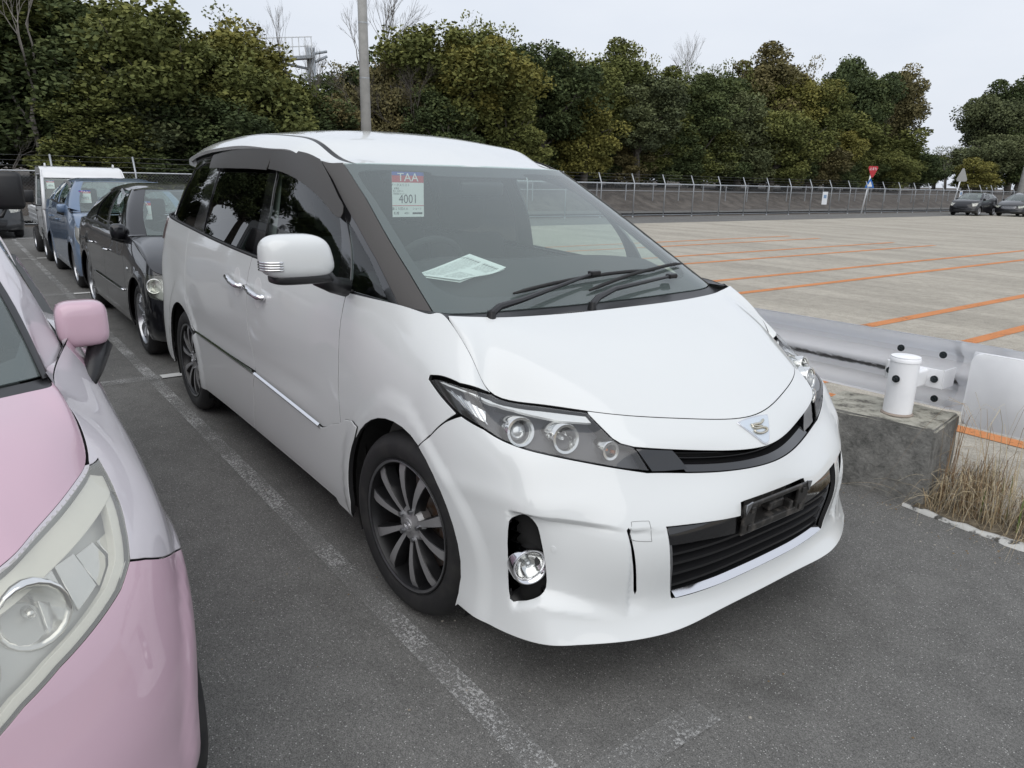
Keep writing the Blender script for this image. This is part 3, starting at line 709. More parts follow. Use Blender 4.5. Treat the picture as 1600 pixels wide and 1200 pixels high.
    mesh_np('bonnet_liner', P, [(j*24+i, j*24+i+1, (j+1)*24+i+1, (j+1)*24+i) for j in range(9) for i in range(23)], m_void, van)
    for cx, cz in ((.008, .345), (-2.955, .34)):
        for sg in (1, -1):
            bm = bmesh.new(); K = 22; rows = []
            for t in np.linspace(R(-25), R(205), K):
                rows.append([bm.verts.new((cx+.415*math.cos(t), sg*y_, cz+.415*math.sin(t))) for y_ in (.872, .56)])
            cc = bm.verts.new((cx, sg*.56, cz))
            for i in range(K-1):
                bm.faces.new((rows[i][0], rows[i][1], rows[i+1][1], rows[i+1][0])); bm.faces.new((rows[i][1], cc, rows[i+1][1]))
            obj_bm('wheel_well', bm, m_void, van)
    bm = bmesh.new(); b_box(bm, (.40, 1.2, .06), xf((.52, 0, .29))); b_box(bm, (3.3, 1.10, .08), xf((-1.6, 0, .24))); b_box(bm, (2.1, 1.68, .08), xf((-1.47, 0, .26))); b_box(bm, (.42, 1.5, .08), xf((-3.58, 0, .30)))
    obj_bm('underbody', bm, m_void, van)
    # --- headlights
    for mm, sg in ((False, 1), ('only', -1)):
        lamp_ = npanel('headlight', ring, hl, m_lampdark, van, lift=-.050, step=.02, depth=-.040, bev=0, mirror=mm)
        npanel('lamp_lens', ring, hl, g_lens, lamp_, step=.02, depth=.004, bev=0, mirror=mm)
        # bright strip under the upper edge
        st = [(u, min(w_, .968)) for u, w_ in PK['strip']]
        npanel('chrome_strip', ring, smooth_poly(st, k=2, hard=(0, 5, 6)), m_strip, lamp_, lift=-.014, step=.02, depth=.01, mirror=mm)
        sd_ = PK['signal']
        npanel('turn_signal', ring, smooth_poly(sd_, k=2, hard=(0, 3, 4)), m_refl, lamp_, lift=-.022, step=.012, depth=.01, mirror=mm)
        for q in range(4):
            npanel('signal_rib', ring, [(1.13-q*.035, .876+q*.006), (1.125-q*.035, .877+q*.007), (1.075-q*.03, .865), (1.080-q*.03, .865)], m_silver, lamp_, lift=-.014, step=.02, depth=.005, gap=0, mirror=mm)
        for (u, v, r, nm) in ((PK['proj'][0][0]-.008, PK['proj'][0][1]-.004, .046, 'projector'), (PK['hibeam'][0][0], PK['hibeam'][0][1]-.004, .046, 'high_beam'), (PK['poslamp'][0][0], PK['poslamp'][0][1], .030, 'position_lamp')):
            p, n = net_frame(ring, u, v); ax = (Vector((1, -.12, -.02))+n*.35).normalized(); p = p-n*.012
            if sg < 0: p.y *= -1; ax.y *= -1
            Mz = Matrix.Translation(p) @ ax.to_track_quat('Z', 'Y').to_matrix().to_4x4()
            bm = bmesh.new(); b_lathe(bm, [(r, -.085), (r, -.004), (r-.002, 0), (r-.010, -.001), (r-.013, -.010), (r-.012, -.06)], 40, Mz); rg = obj_bm(nm, bm, m_refl, lamp_, angle=35)
            bm = bmesh.new()
            if nm == 'projector':
                b_lathe(bm, [(.0005, -.014), (r*.30, -.016), (r*.52, -.023), (r*.66, -.036)], 32, Mz); obj_bm('lens_bulb', bm, m_lampglass, rg, smooth=True)
                bm = bmesh.new(); b_lathe(bm, [(r*.66, -.030), (r*.72, -.018), (r*.78, -.034)], 32, Mz); obj_bm('inner_ring', bm, m_lampdark, rg, smooth=True)
            else:
                pr = [(r*.12, -.062), (r*.35, -.058), (r*.6, -.045), (r*.76, -.018)]
                b_lathe(bm, pr, 14 if nm == 'high_beam' else 10, Mz); obj_bm('bowl', bm, m_refl, rg)
                bm = bmesh.new(); b_cyl(bm, r*.16, r*.12, .035, Mz @ xf((0, 0, -.04)), 12); obj_bm('bulb', bm, m_lampglass if nm == 'high_beam' else m_amber, rg, smooth=True)
    # --- slim upper grille
    ug = [(0, .8165), (.08, .8170), (.192, .8195), (.357, .8255), (.44, .8275), (.488, .8275), (.466, .771), (.447, .7235), (.327, .7225), (.166, .7235), (0, .7235)]
    ug = ug+[(-u, v) for u, v in ug[1:-1]][::-1]
    ugo = npanel('upper_grille', ring, ug, m_void, van, lift=-.060, depth=-.056, bev=0, step=.03)
    for mm in (False, 'only'):
        npanel('grille_wing', ring, [(.486, .826), (.357, .8235), (.314, .735), (.40, .726), (.447, .7255), (.466, .771)], m_gloss, ugo, lift=-.008, depth=.03, step=.03, mirror=mm)
    A = np.linspace(-.33, .33, 41); a1 = .7245-.004*0*A
    P0 = ring.P(A, a1)-[.004, 0, 0]; P1 = ring.P(A, a1+.026)-np.array([.022, 0, 0]); P2 = ring.P(A, a1+.030)-np.array([.06, 0, 0])
    ruled('grille_bar', P0, P1, m_gloss, ugo); ruled('grille_shelf', P1, P2, m_black, ugo)
    for k in range(2):
        P = ring.P(A, .765+.022*k+0*A)-np.array([.048, 0, 0]); bm = bmesh.new(); b_tube(bm, P, .004, 5); obj_bm('grille_bar', bm, m_black, ugo, smooth=True)
    # emblem on the nose
    em = [(-.078, .958), (-.03, .972), (.030, .974), (.082, .958), (.050, .900), (.018, .838), (.006, .8265), (-.006, .8265), (-.018, .838), (-.050, .900)]
    eo = npanel('nose_emblem', ring, smooth_poly(em, k=3, hard=(0, 3, 5)), m_chrome, van, lift=.0045, depth=.006, step=.012, gap=0)
    ein = [(u*.88, .903+(v-.903)*.90) for u, v in em]
    npanel('emblem_plate', ring, smooth_poly(ein, k=3), mat('emblem_pale', (.60, .66, .72), .2, .3, coat=1), eo, lift=.006, depth=.002, step=.012, gap=0)
    def strokes(S, w_, l_, nm):
        P = smooth_poly(S, closed=False, k=4); Q = ring.P(P[:, 0], P[:, 1])+ring.nrm(P[:, 0], P[:, 1])*l_; bm = bmesh.new(); b_tube(bm, Q, w_, 6); obj_bm(nm, bm, m_gold, eo, smooth=True)
    strokes([(-.034, .945), (-.015, .934), (.020, .936), (.032, .926), (.020, .914), (-.010, .912), (-.030, .900), (-.022, .888), (.004, .884), (.028, .893), (.034, .908)], .0042, .009, 'emblem_mark')
    strokes([(.034, .938), (.012, .925), (-.012, .920)], .0036, .009, 'emblem_mark')
    # --- lower grille
    gi = offset_poly(np.array(grille) if area2(grille) > 0 else np.array(grille)[::-1], -.004)
    lg = npanel('lower_grille', ring, gi, m_void, van, lift=-.10, depth=-.095, bev=0, step=.035, gap=0)
    for k, v in enumerate((.345, .385, .425, .462)):
        ue = .425+(v-.34)*.18; U_ = np.linspace(-ue, ue, 40)
        Pq = ring.raw(U_, v+0*U_); Nq = ring.nrm(U_, v+0*U_)
        bm = bmesh.new()
        A_ = Pq-Nq*.022; B_ = Pq-Nq*.075+[0, 0, .012]
        va = [[bm.verts.new(p+Vector((0, 0, dz))) for p in map(Vector, Q)] for Q, dz in ((A_, .004), (A_, -.004), (B_, -.004), (B_, .004))]
        for i in range(39):
            for j in range(4): bm.faces.new((va[j][i], va[j][i+1], va[(j+1) % 4][i+1], va[(j+1) % 4][i]))
        obj_bm('grille_slat', bm, m_black, lg)
    for mm in (False, 'only'):
        npanel('gloss_panel', ring, [(.186, .541), (.333, .551), (.452, .558), (.450, .502), (.338, .496), (.186, .482)], m_gloss, lg, lift=-.012, depth=.03, step=.03, gap=0, mirror=mm)
        # upright returns of the opening
        npanel('grille_side', ring, [(.452, .555), (.460, .558), (.452, .45), (.424, .335), (.408, .326), (.436, .45)], m_silver, lg, lift=-.020, depth=.03, step=.03, gap=0, mirror=mm)
    U_ = np.linspace(-.408, .408, 50); vb = np.interp(np.abs(U_), [0, .2, .40], [.3075, .3095, .3165])
    Pb = ring.raw(U_, vb); Nb = ring.nrm(U_, vb)
    ruled('chrome_strip', Pb+Nb*.0015, Pb-Nb*.020+[0, 0, .014], m_chrome, lg)
    ruled('chrome_strip', Pb-Nb*.020+[0, 0, .014], Pb-Nb*.060+[0, 0, .016], m_black, lg)
    # number-plate bracket: an open frame around a recess
    Mb = basis(Vector((.906, 0, .530)), (0, 1, 0), (.10, 0, 1))
    bm = bmesh.new(); o_ = [(-.178, -.052), (.178, -.052), (.172, .052), (.15, .062), (-.15, .062), (-.172, .052)]; i_ = [(-.110, -.030), (.085, -.030), (.105, .045), (-.110, .040)]
    b_box(bm, (.060, .108, .010), Mb @ xf((-.145, 0, 0)), .003); b_box(bm, (.060, .108, .010), Mb @ xf((.145, 0, 0)), .003)
    b_box(bm, (.236, .026, .012), Mb @ xf((0, -.041, -.001)), .003); b_box(bm, (.236, .014, .010), Mb @ xf((0, .047, 0)), .003)
    b_box(bm, (.23, .09, .01), Mb @ xf((0, 0, -.05))); b_box(bm, (.24, .008, .05), Mb @ xf((0, -.030, -.028)))
    for sx in (-.14, .14):
        for sy in (-.03, .032): b_box(bm, (.018, .020, .006), Mb @ xf((sx, sy, .007)), .002)
    b_box(bm, (.08, .03, .03), Mb @ xf((.03, -.005, -.03)), .004); b_box(bm, (.02, .035, .03), Mb @ xf((.09, -.018, -.012)), .003)
    br = obj_bm('plate_bracket', bm, mat('dusty_black_plastic', (.022, .021, .020), .30, var=(30, 5, (.11, .10, .09), .52, .75)), van)
    for sx in (-1, 1):
        bm = bmesh.new(); b_prism(bm, [(sx*.178, .058), (sx*.150, .064), (sx*.158, .045), (sx*.174, .022)], .004, Mb @ xf((0, 0, .005))); obj_bm('bracket_corner', bm, m_silver, br)
    # --- fog lamps
    for mm, sg in ((False, 1), ('only', -1)):
        fo = npanel('fog_lamp', ring, fog, m_black, van, lift=-.050, depth=-.048, bev=0, step=.02, gap=0, mirror=mm)
        p, n = net_frame(ring, *PK['foglamp'][0]); ax = (Vector((1, -.30, 0))).normalized(); p = p+Vector((.0180, -.0148, .0137))
        if sg < 0: p.y *= -1; ax.y *= -1
        Mz = Matrix.Translation(p) @ ax.to_track_quat('Z', 'Y').to_matrix().to_4x4()
        bm = bmesh.new(); b_lathe(bm, [(.058, -.045), (.0585, -.004), (.056, .001), (.050, .000), (.044, -.010), (.043, -.02)], 40, Mz); obj_bm('chrome_ring', bm, m_chrome, fo, angle=50)
        bm = bmesh.new(); b_lathe(bm, [(.0005, -.040), (.016, -.038), (.032, -.030), (.043, -.014)], 32, Mz); obj_bm('reflector', bm, m_refl, fo, smooth=True)
        bm = bmesh.new(); b_lathe(bm, [(.0005, -.004), (.020, -.0055), (.044, -.011)], 32, Mz); obj_bm('fog_glass', bm, g_lens, fo, smooth=True)
        bm = bmesh.new(); b_cyl(bm, .010, .010, .03, Mz @ xf((0, 0, -.03)), 12); obj_bm('bulb', bm, m_lampglass, fo, smooth=True)
        npanel('bumper_vent', ring, slot, m_void, van, lift=-.03, depth=-.028, bev=0, step=.02, gap=0, mirror=mm)
        # parking sensor and towing cover
        for rr, dd in ((.0105, .0025), (.0065, .0035)):
            a = np.linspace(0, 2*np.pi, 20, endpoint=False); npanel('parking_sensor', ring, np.stack([.843+rr*np.cos(a), .508+rr*np.sin(a)], 1), W, van, lift=dd*.6, depth=.003, bev=.0008, gap=0, step=.01, mirror=mm)
    tow = smooth_poly(PK['tow'], k=3)
    bm = bmesh.new(); tq = np.concatenate([tow, tow[:1]]); Q = ring.P(tq[:, 0], tq[:, 1])+ring.nrm(tq[:, 0], tq[:, 1])*.0002; b_tube(bm, Q, .0007, 4, cap=False); obj_bm('tow_cover_seam', bm, m_grey_plastic, van)
    # --- greenhouse
    ws = [(-.700, .005), (-.4, .005), (0, .005), (.4, .005), (.700, .005), (.690, .15), (.688, .30), (.684, .45), (.692, .60), (.696, .638), (.4, .640), (0, .640), (-.4, .640), (-.696, .638), (-.692, .60), (-.684, .45), (-.688, .30), (-.690, .15)]
    npanel('windscreen', upper, ws, g_wind, van, step=.06, depth=.004, gap=.001, bev=0)
    wh = smooth_poly([(-.640, .13), (-.56, .062), (-.3, .052), (0, .050), (.3, .052), (.56, .062), (.640, .13), (.645, .30), (.645, .45), (.65, .56), (.60, .597), (.30, .598), (.27, .570), (0, .565), (-.27, .570), (-.30, .598), (-.60, .597), (-.65, .56), (-.645, .45), (-.645, .30)], k=3)
    npanel('windscreen_border', upper, ws, m_frit, van, holes=[wh], step=.05, lift=-.005, depth=.003, gap=.001, bev=0)
    pil = [(.703, .0), (.693, .15), (.690, .30), (.686, .45), (.694, .60), (.700, .640), (.868, .640), (.826, .546), (.817, .432), (.803, .327), (.799, .195), (.826, .0)]
    m_pillar = mat('taupe_pillar', (.060, .056, .053), .5, spec=.35)
    for mm in (False, 'only'): npanel('a_pillar', upper, pil, m_pillar, van, step=.03, depth=.01, mirror=mm, lift=.004, bev=.002)
    # side band of glossy black with the window openings
    qg = [(.862, .365), (1.035, .012), (.865, .012), (.838, .19), (.845, .30)]
    fd = [(1.115, .012), (.915, .365), (.905, .47), (.96, .575), (1.10, .612), (1.50, .612), (1.575, .52), (1.642, .42), (1.717, .213), (1.775, .012)]
    rd = [(1.885, .012), (1.835, .172), (1.78, .36), (1.71, .55), (1.74, .612), (2.60, .608), (2.655, .53), (2.684, .298), (2.722, .064), (2.726, .012)]
    rq = [(2.955, .012), (2.870, .287), (2.885, .50), (2.90, .585), (3.10, .590), (3.38, .545), (3.44, .30), (3.50, .03), (3.45, .012)]
    band = [(.828, .0), (.801, .195), (.805, .327), (.819, .432), (.828, .546), (.870, .6395), (1.2, .6400), (2.0, .6400), (2.9, .6400), (3.40, .6400), (3.62, .6400), (3.64, .3), (3.66, .0), (3.0, .0), (2.0, .0), (1.2, .0)]
    for mm in (False, 'only'):
        npanel('window_frame', upper, band, m_gloss, van, holes=[qg, fd, rd, rq], step=.04, depth=.012, gap=.0015, mirror=mm, bev=.002)
        for nm, pg, gm in (('quarter_glass', qg, g_side), ('front_window', fd, g_side), ('rear_window', rd, g_priv), ('rear_quarter_glass', rq, g_priv)):
            a = np.array(pg); a = a if area2(a) > 0 else a[::-1]
            npanel(nm, upper, offset_poly(a, -.004), gm, van, step=.06, depth=0, gap=0, lift=-.006, mirror=mm)
    tg = [(3.68, .02), (3.66, .60), (upper.U, .62), (2*upper.U-3.66, .60), (2*upper.U-3.68, .02), (upper.U, .01)]
    npanel('tail_window', upper, tg, g_priv, van, step=.08, depth=.004, gap=0, bev=0)
    npanel('tail_frame', upper, [(3.62, .0), (3.60, .64), (upper.U, .64), (2*upper.U-3.60, .64), (2*upper.U-3.62, 0), (upper.U, 0)], m_gloss, van, holes=[tg], step=.08, depth=.01, gap=0)
    # ledge between body shoulder and glass
    uu = np.linspace(1.0, ring.U, 600); XR = ring.raw(uu, .98+0*uu); vv = np.linspace(.78, upper.U, 600); XU = upper.raw(vv, 0*vv)
    xs = np.linspace(.09, -3.66, 90)
    A_ = np.array([XR[np.argmin(np.abs(XR[:400, 0]-x))] for x in xs]); 
    A_ = np.stack([np.interp(-xs, -XR[:, 0], XR[:, k]) for k in range(3)], 1); B_ = np.stack([np.interp(-xs, -XU[:, 0], XU[:, k]) for k in range(3)], 1)
    B_ = np.where((xs > -.04)[:, None], np.stack([xs, np.interp(xs, [-.04, .09], [-.757, -.735]), np.interp(xs, [-.04, .09], [1.096, 1.098])], 1), B_)
    for q_ in (1, -1): ruled('belt_moulding', (A_+[0, .004, -.006])*[1, q_, 1], (B_+[0, .010, .006])*[1, q_, 1], m_black, van)
    bm = bmesh.new()
    sel = xs < -.45
    for sg in (1, -1): b_tube(bm, (A_+[0, .006, .003])[sel]*[1, sg, 1], .008, 6)
    obj_bm('window_sill_seal', bm, m_rubber, van, smooth=True)
    # wiper cowl
    hu = np.linspace(-1.175, 1.175, 41); PA = hood.P(hu, .998+0*hu)-[0, 0, .010]; xu = np.linspace(-.72, .72, 41); PB = upper.P(xu, .004+0*xu)-[0, 0, .003]
    PM = (PA+PB)/2-[0, 0, .014]
    cw = ruled('wiper_cowl', PA, PM, m_black, van); ruled('cowl_panel', PM, PB, m_black, cw)
    for k in range(9):
        bm = bmesh.new(); t = -.20-.012*k; b_box(bm, (.05, .004, .006), xf((.135, t, 1.076), (0, R(-10), R(15)))); obj_bm('cowl_slot', bm, m_grey_plastic, cw)
    # wipers
    def on_ws(x, y, lift):
        q = upper.inv([(x, y)], [0, 1], (.3 if y < 0 else .3, .2))[0] if y < 0 else upper.inv([(x, -y)], [0, 1], (.3, .2))[0]
        p = upper.raw([q[0]], [q[1]])[0]; n = upper.nrm([q[0]], [q[1]])[0]
        if y > 0: p = p*[1, -1, 1]; n = n*[1, -1, 1]
        return Vector(p+n*lift)
    def wiper(piv, kne, tip, b0, b1):
        wp = empty('wiper', piv, parent=van); off = Vector(piv)
        bm = bmesh.new(); P = [Vector(piv)-off, Vector(piv).lerp(Vector(kne), .25)-off+Vector((0, 0, .012)), Vector(kne)-off, Vector(tip)-off]
        b_tube(bm, P, [.014, .013, .011, .006], 8); b_cyl(bm, .018, .014, .03, xf((0, 0, -.004)), 16); obj_bm('wiper_arm', bm, m_black, wp, angle=40)
        bm = bmesh.new(); B = [on_ws(b0[0]*(1-t)+b1[0]*t, b0[1]*(1-t)+b1[1]*t, .013+.006*math.sin(t*math.pi))-off for t in np.linspace(0, 1, 14)]; b_tube(bm, B, [.004]+[.0075]*12+[.004], 6); obj_bm('wiper_blade', bm, m_rubber, wp, smooth=True)
        bm = bmesh.new(); b_box(bm, (.03, .05, .02), xf(tuple(Vector(tip)-off)), .005); obj_bm('wiper_clip', bm, m_black, wp)
        return wp
    wiper((.135, -.600, 1.104), on_ws(.045, -.42, .040), on_ws(-.045, .02, .035), (-.015, -.40), (-.075, .42))
    wiper((.150, -.15, 1.100), on_ws(.045, .05, .038), on_ws(-.02, .46, .030), (.018, -.05), (-.130, .66))
    # --- roof
    U0, U1 = .874, 3.40
    def rpoly(v0, v1, ua=U0, ub=U1):
        uu = np.linspace(ua, ub, 30); return [(u, v0) for u in uu]+[(u, v1) for u in uu[::-1]]
    rp = panel
    nfr = lambda u, v: roof.nrm(u, v)*np.array([1, 1, 1])
    uu = np.linspace(U0, U1, 30)
    def rf(u, v):
        P = roof.raw(u, np.abs(v)); P[:, 1] *= np.where(v < 0, -1, 1); return P
    def rn(u, v):
        n = roof.nrm(u, np.abs(v)); n[:, 1] *= np.where(v < 0, -1, 1); n[n[:, 2] < 0] *= -1; return n
    panel('roof_panel', rf, [(u, -.598) for u in uu]+[(u, .598) for u in uu[::-1]], W, van, step=.05, gap=0, depth=.01, nf=rn)
    for mm in (False, 'only'):
        panel('roof_drip_strip', rf, [(u, .600) for u in uu]+[(u, .622) for u in uu[::-1]], m_black, van, step=.03, gap=0, depth=.004, lift=-.003, nf=rn, mirror=mm)
        panel('roof_rail', rf, [(U0+.0, .624), (1.3, .624), (2.0, .624), (2.56, .624), (2.60, .640), (3.0, .640), (3.45, .640), (3.40, .7199), (3.0, .7199), (2.4, .7199), (1.6, .7199), (1.2, .7199), (.96, .7199)], W, van, step=.03, gap=0, depth=.02, nf=rn, mirror=mm)
    # body side between the roof rail and the window tops
    xs2 = np.linspace(-1.02, -3.46, 60); re_ = rf(-xs2, np.full(60, -.716)); tu = np.linspace(.8, upper.U, 500); TU = upper.raw(tu, .636+0*tu); ok_ = TU[:, 1] < -.40
    k1 = np.argmin(TU[:, 1]+10*(TU[:, 0] > -1.0)); B2 = np.stack([np.interp(-xs2, -TU[:, 0], TU[:, q]) for q in range(3)], 1)
    B2[:, 1] = np.minimum(B2[:, 1], re_[:, 1]+.02)-.004
    ruled('roof_side', re_, B2, W, van, mirror=False); ruled('roof_side', re_*[1, -1, 1], B2*[1, -1, 1], W, van)
    # tail spoiler: one closed shape carried on from the roof
    K = 41; ys_ = np.linspace(-.655, .655, K); bm = bmesh.new(); rows = []
    for y in ys_:
        s_ = abs(y)/.655; zt = float(rf(np.array([3.26]), np.array([y/.935]))[0][2])
        xt = -3.62+.10*s_**2; zz = 1.678-.040*s_**2
        prof_ = [(-3.24, y, zt+.002), (-3.34, y*.995, zt-.008), (xt+.05, y*.972, zz+.006), (xt, y*.955, zz-.010), (xt+.004, y*.955, zz-.032), (-3.26, y*.97, 1.600-.02*s_**2)]
        rows.append([bm.verts.new(q) for q in prof_])
    for i in range(K-1):
        for q in range(5): bm.faces.new((rows[i][q], rows[i+1][q], rows[i+1][q+1], rows[i][q+1]))
    bm.faces.new(rows[0]); bm.faces.new(rows[-1][::-1])
    obj_bm('rear_spoiler', bm, W, van, angle=40)
    # headliner so the cabin is closed
    uu2 = np.linspace(.92, 3.5, 20); vv2 = np.linspace(-.64, .64, 13); U_, V_ = np.meshgrid(uu2, vv2); P = rf(U_.ravel(), V_.ravel())-[0, 0, .035]
    mesh_np('headliner', P, [(j*20+i, j*20+i+1, (j+1)*20+i+1, (j+1)*20+i) for j in range(12) for i in range(19)], m_trim, van)
    # --- window visors (smoked, standing proud of the frames)
    vr = [(2.896, .634), (2.506, .638), (1.941, .639), (1.60, .639), (1.60, .60), (1.680, .508), (2.206, .505), (2.791, .515)]
    vf = [(1.585, .639), (1.178, .640), (.90, .638), (.872, .63), (.835, .535), (.828, .44), (.822, .40), (.88, .345), (.935, .352), (.993, .401), (1.081, .446), (1.229, .488), (1.432, .510), (1.645, .515)]
    def visor(poly, mm):
        a = np.array(poly); top = .64
        def f(u, v):
            P = upper.raw(u, v); n = upper.nrm(u, v); t = np.clip((top-v)/.12, 0, 1)
            return P+n*(.006+.020*np.sqrt(t))[:, None]
        panel('window_visor', f, smooth_poly(a, k=2, hard=(0, 3, 4, 5, 7) if len(poly) == 8 else (0, 13)), m_visor, van, step=.03, gap=0, depth=.004, nf=lambda u, v: upper.nrm(u, v), mirror=mm)
    for mm in (False, 'only'): visor(vr, mm); visor(vf, mm)
    # --- door handles
    for (ua, va, ub, vb_) in ((3.372, .884, 3.150, .870), (3.062, .879, 2.815, .866)):
        for sg in (1, -1):
            p0, n0 = net_frame(ring, ua, va); p1, _ = net_frame(ring, ub, vb_)
            d = (p1-p0).normalized(); L_ = (p1-p0).length; mid = (p0+p1)/2
            S = Matrix.Diagonal((1, sg, 1, 1))
            Mh = basis(mid, d, (0, 0, 1))
            if Mh.col[2].xyz.dot(n0) < 0: Mh = basis(mid, -d, (0, 0, 1))
            a = np.linspace(0, 2*np.pi, 28, endpoint=False)
            cup = npanel('handle_cup', ring, np.stack([(ua+ub)/2-.01+.052*np.cos(a), (va+vb_)/2+.043*np.sin(a)], 1), mat('handle_cup_white', (.62, .63, .63), .35), van, lift=.0008, depth=.003, gap=0, step=.02, mirror='only' if sg < 0 else False)
            bm = bmesh.new()
            P = [Vector((-L_/2, 0, .012)), Vector((-L_/2+.02, 0, .026)), Vector((0, 0, .034)), Vector((L_/2-.03, 0, .030)), Vector((L_/2, 0, .014))]
            b_tube(bm, [S @ (Mh @ p) for p in P], [.010, .0145, .015, .0145, .010], 10)
            bmesh.ops.create_uvsphere(bm, u_segments=12, v_segments=8, radius=.019, matrix=S @ Mh @ xf((L_/2-.012 if sg > 0 else L_/2-.012, 0, .010)) @ Matrix.Diagonal((1, .9, .9, 1)))
            obj_bm('door_handle', bm, m_chrome, van, smooth=True)
    # --- door mirrors
    for sg in (1,):          # the far-side mirror is folded out of sight in the photograph
        mr = empty('door_mirror', (-.42, -.90, 1.16) if sg > 0 else (-.64, .80, 1.08), 0 if sg > 0 else R(80), parent=van)
        # superellipsoid housing, flat on its rear (glass) side
        def hous(bm, cx, cy, cz, ax, ay, az, n1=.62, n2=.55, zmin=None):
            K, Lq = 20, 36; rows = []
            sp_ = lambda c_, e: math.copysign(abs(c_)**e, c_)
            for i in range(K+1):
                t = -math.pi/2+math.pi*i/K; row = []
                for j in range(Lq):
                    p = 2*math.pi*j/Lq
                    X = ax*sp_(math.cos(t), n1)*sp_(math.cos(p), n2); Y = ay*sp_(math.cos(t), n1)*sp_(math.sin(p), n2); Z = az*sp_(math.sin(t), n1)
                    if X < 0: X *= .35
                    tz = (Z/az+1)/2
                    Y2 = Y*(1-.13*tz) - (.020*(tz-.5))  # narrower top
                    row.append(bm.verts.new((cx+X-.03*tz*0, sg*(cy+Y2), cz+Z)))
                rows.append(row)
            for i in range(K):
                for j in range(Lq): bm.faces.new((rows[i][j], rows[i][(j+1) % Lq], rows[i+1][(j+1) % Lq], rows[i+1][j]))
            bmesh.ops.remove_doubles(bm, verts=bm.verts, dist=1e-5)
        bm = bmesh.new(); hous(bm, .0, -.165, .108, .085, .137, .079); obj_bm('mirror_shell', bm, W, mr, smooth=True)
        bm = bmesh.new(); hous(bm, -.004, -.150, .032, .070, .118, .022, .5, .5); obj_bm('mirror_base', bm, m_black, mr, smooth=True)
        bm = bmesh.new(); b_tube(bm, [(.0, sg*-.08, .030), (-.01, sg*-.02, -.005), (-.02, sg*.035, -.02)], [.036, .032, .036], 12); obj_bm('mirror_arm', bm, m_black, mr, smooth=True)
        bm = bmesh.new(); b_box(bm, (.006, .20, .115), xf((-.028, sg*-.165, .108)), .002); obj_bm('mirror_glass', bm, m_chrome, mr)
        # indicator: clear bar with ribs wrapping the outer front
        cz_ = .076
        for k in range(4):
            bm = bmesh.new(); P = []
            for p in np.linspace(R(18), R(86), 10):
                c_, s__ = abs(math.cos(p))**.55, abs(math.sin(p))**.55
                P.append(Vector((.0850*c_, sg*(-.165-.1350*s__), cz_+.0085*(k-1.5)+.006)))
            b_tube(bm, P, .0038, 6); obj_bm('indicator_rib', bm, m_chrome if k % 2 else m_refl, mr, smooth=True)
    # --- cabin
    bm = bmesh.new(); K = 25; prof = [(.02, 1.070), (-.10, 1.112), (-.30, 1.164), (-.46, 1.203), (-.56, 1.200), (-.62, 1.13), (-.60, .60)]; rows = []
    for y in np.linspace(-.77, .77, K):
        hump = .05*math.exp(-((y+.36)/.20)**2); sh = -.02+.10*(1-(y/.8)**2)*0
        rows.append([bm.verts.new((x-(.10*(y/.77)**4 if i < 1 else 0), y*(1-.04*(i == 0)), z+(hump*.5 if i in (3, 4) else 0)-.03*(y/.77)**4*(i > 0))) for i, (x, z) in enumerate(prof)])
    for i in range(K-1):
        for j in range(len(prof)-1): bm.faces.new((rows[i][j], rows[i][j+1], rows[i+1][j+1], rows[i+1][j]))
    obj_bm('dashboard', bm, m_dash, van, smooth=True)
    def seat(x, y, z=.62, w=.50, rec=-.30, nm='seat', hr=True):
        st_ = empty(nm, (x, y, z), parent=van)
        bm = bmesh.new(); b_box(bm, (.52, w, .18), xf((.0, 0, 0)), .06, 3); obj_bm('seat_cushion', bm, m_seat, st_, smooth=True)
        bm = bmesh.new(); b_box(bm, (.15, w*.96, .60), xf((-.30, 0, .33), (0, rec*.6, 0)), .06, 3); obj_bm('seat_back', bm, m_seat, st_, smooth=True)
        if hr:
            bm = bmesh.new(); b_box(bm, (.09, .27, .19), xf((-.42, 0, .735)), .04, 3); obj_bm('head_rest', bm, m_seat, st_, smooth=True)
    seat(-1.15, -.38); seat(-1.15, .38); seat(-2.10, -.38); seat(-2.10, .38); seat(-2.95, 0, w=1.1, hr=False)
    bm = bmesh.new(); b_lathe(bm, [(.185+.015*math.cos(t), .015*math.sin(t)) for t in [i*math.pi/4 for i in range(8)]], 40, xf((-.70, -.37, 1.13), (0, R(-62), 0)), close=True)
    b_cyl(bm, .07, .05, .04, xf((-.71, -.37, 1.125), (0, R(-62), 0)), 20); b_box(bm, (.03, .36, .03), xf((-.71, -.37, 1.125), (0, R(-62), 0))); b_tube(bm, [(-.70, -.37, 1.12), (-.50, -.37, 1.02)], .03, 8)
    obj_bm('steering_wheel', bm, m_dash, van, smooth=True)
    bm = bmesh.new(); b_box(bm, (.03, .24, .07), xf((-.80, 0, 1.50), (0, .2, 0)), .015); obj_bm('inner_mirror', bm, m_black, van, smooth=True)
    bm = bmesh.new(); b_box(bm, (3.1, 1.64, .04), xf((-1.95, 0, .42))); obj_bm('cabin_floor', bm, m_seat, van)
    # inside pillars and door tops, pale, so see-through windows show a frame
    def strip_in(poly, nm, mtl):
        for mm in (False, 'only'): npanel(nm, upper, poly, mtl, van, step=.08, depth=0, gap=0, lift=-.035, mirror=mm)
    strip_in([(.70, .02), (.69, .62), (.83, .62), (.80, .30), (.83, .02)], 'inner_pillar', m_trim)
    strip_in([(1.58, .62), (1.73, .02), (1.87, .02), (1.68, .62)], 'inner_pillar', m_trim)
    strip_in([(2.70, .62), (2.72, .02), (2.95, .02), (2.88, .62)], 'inner_pillar', m_trim)
    uL = np.linspace(1.55, 5.2, 30); PL = ring.raw(uL, .97+0*uL)+[0, .06, 0]; PL2 = PL*[1, 1, 0]+[0, .03, .42]
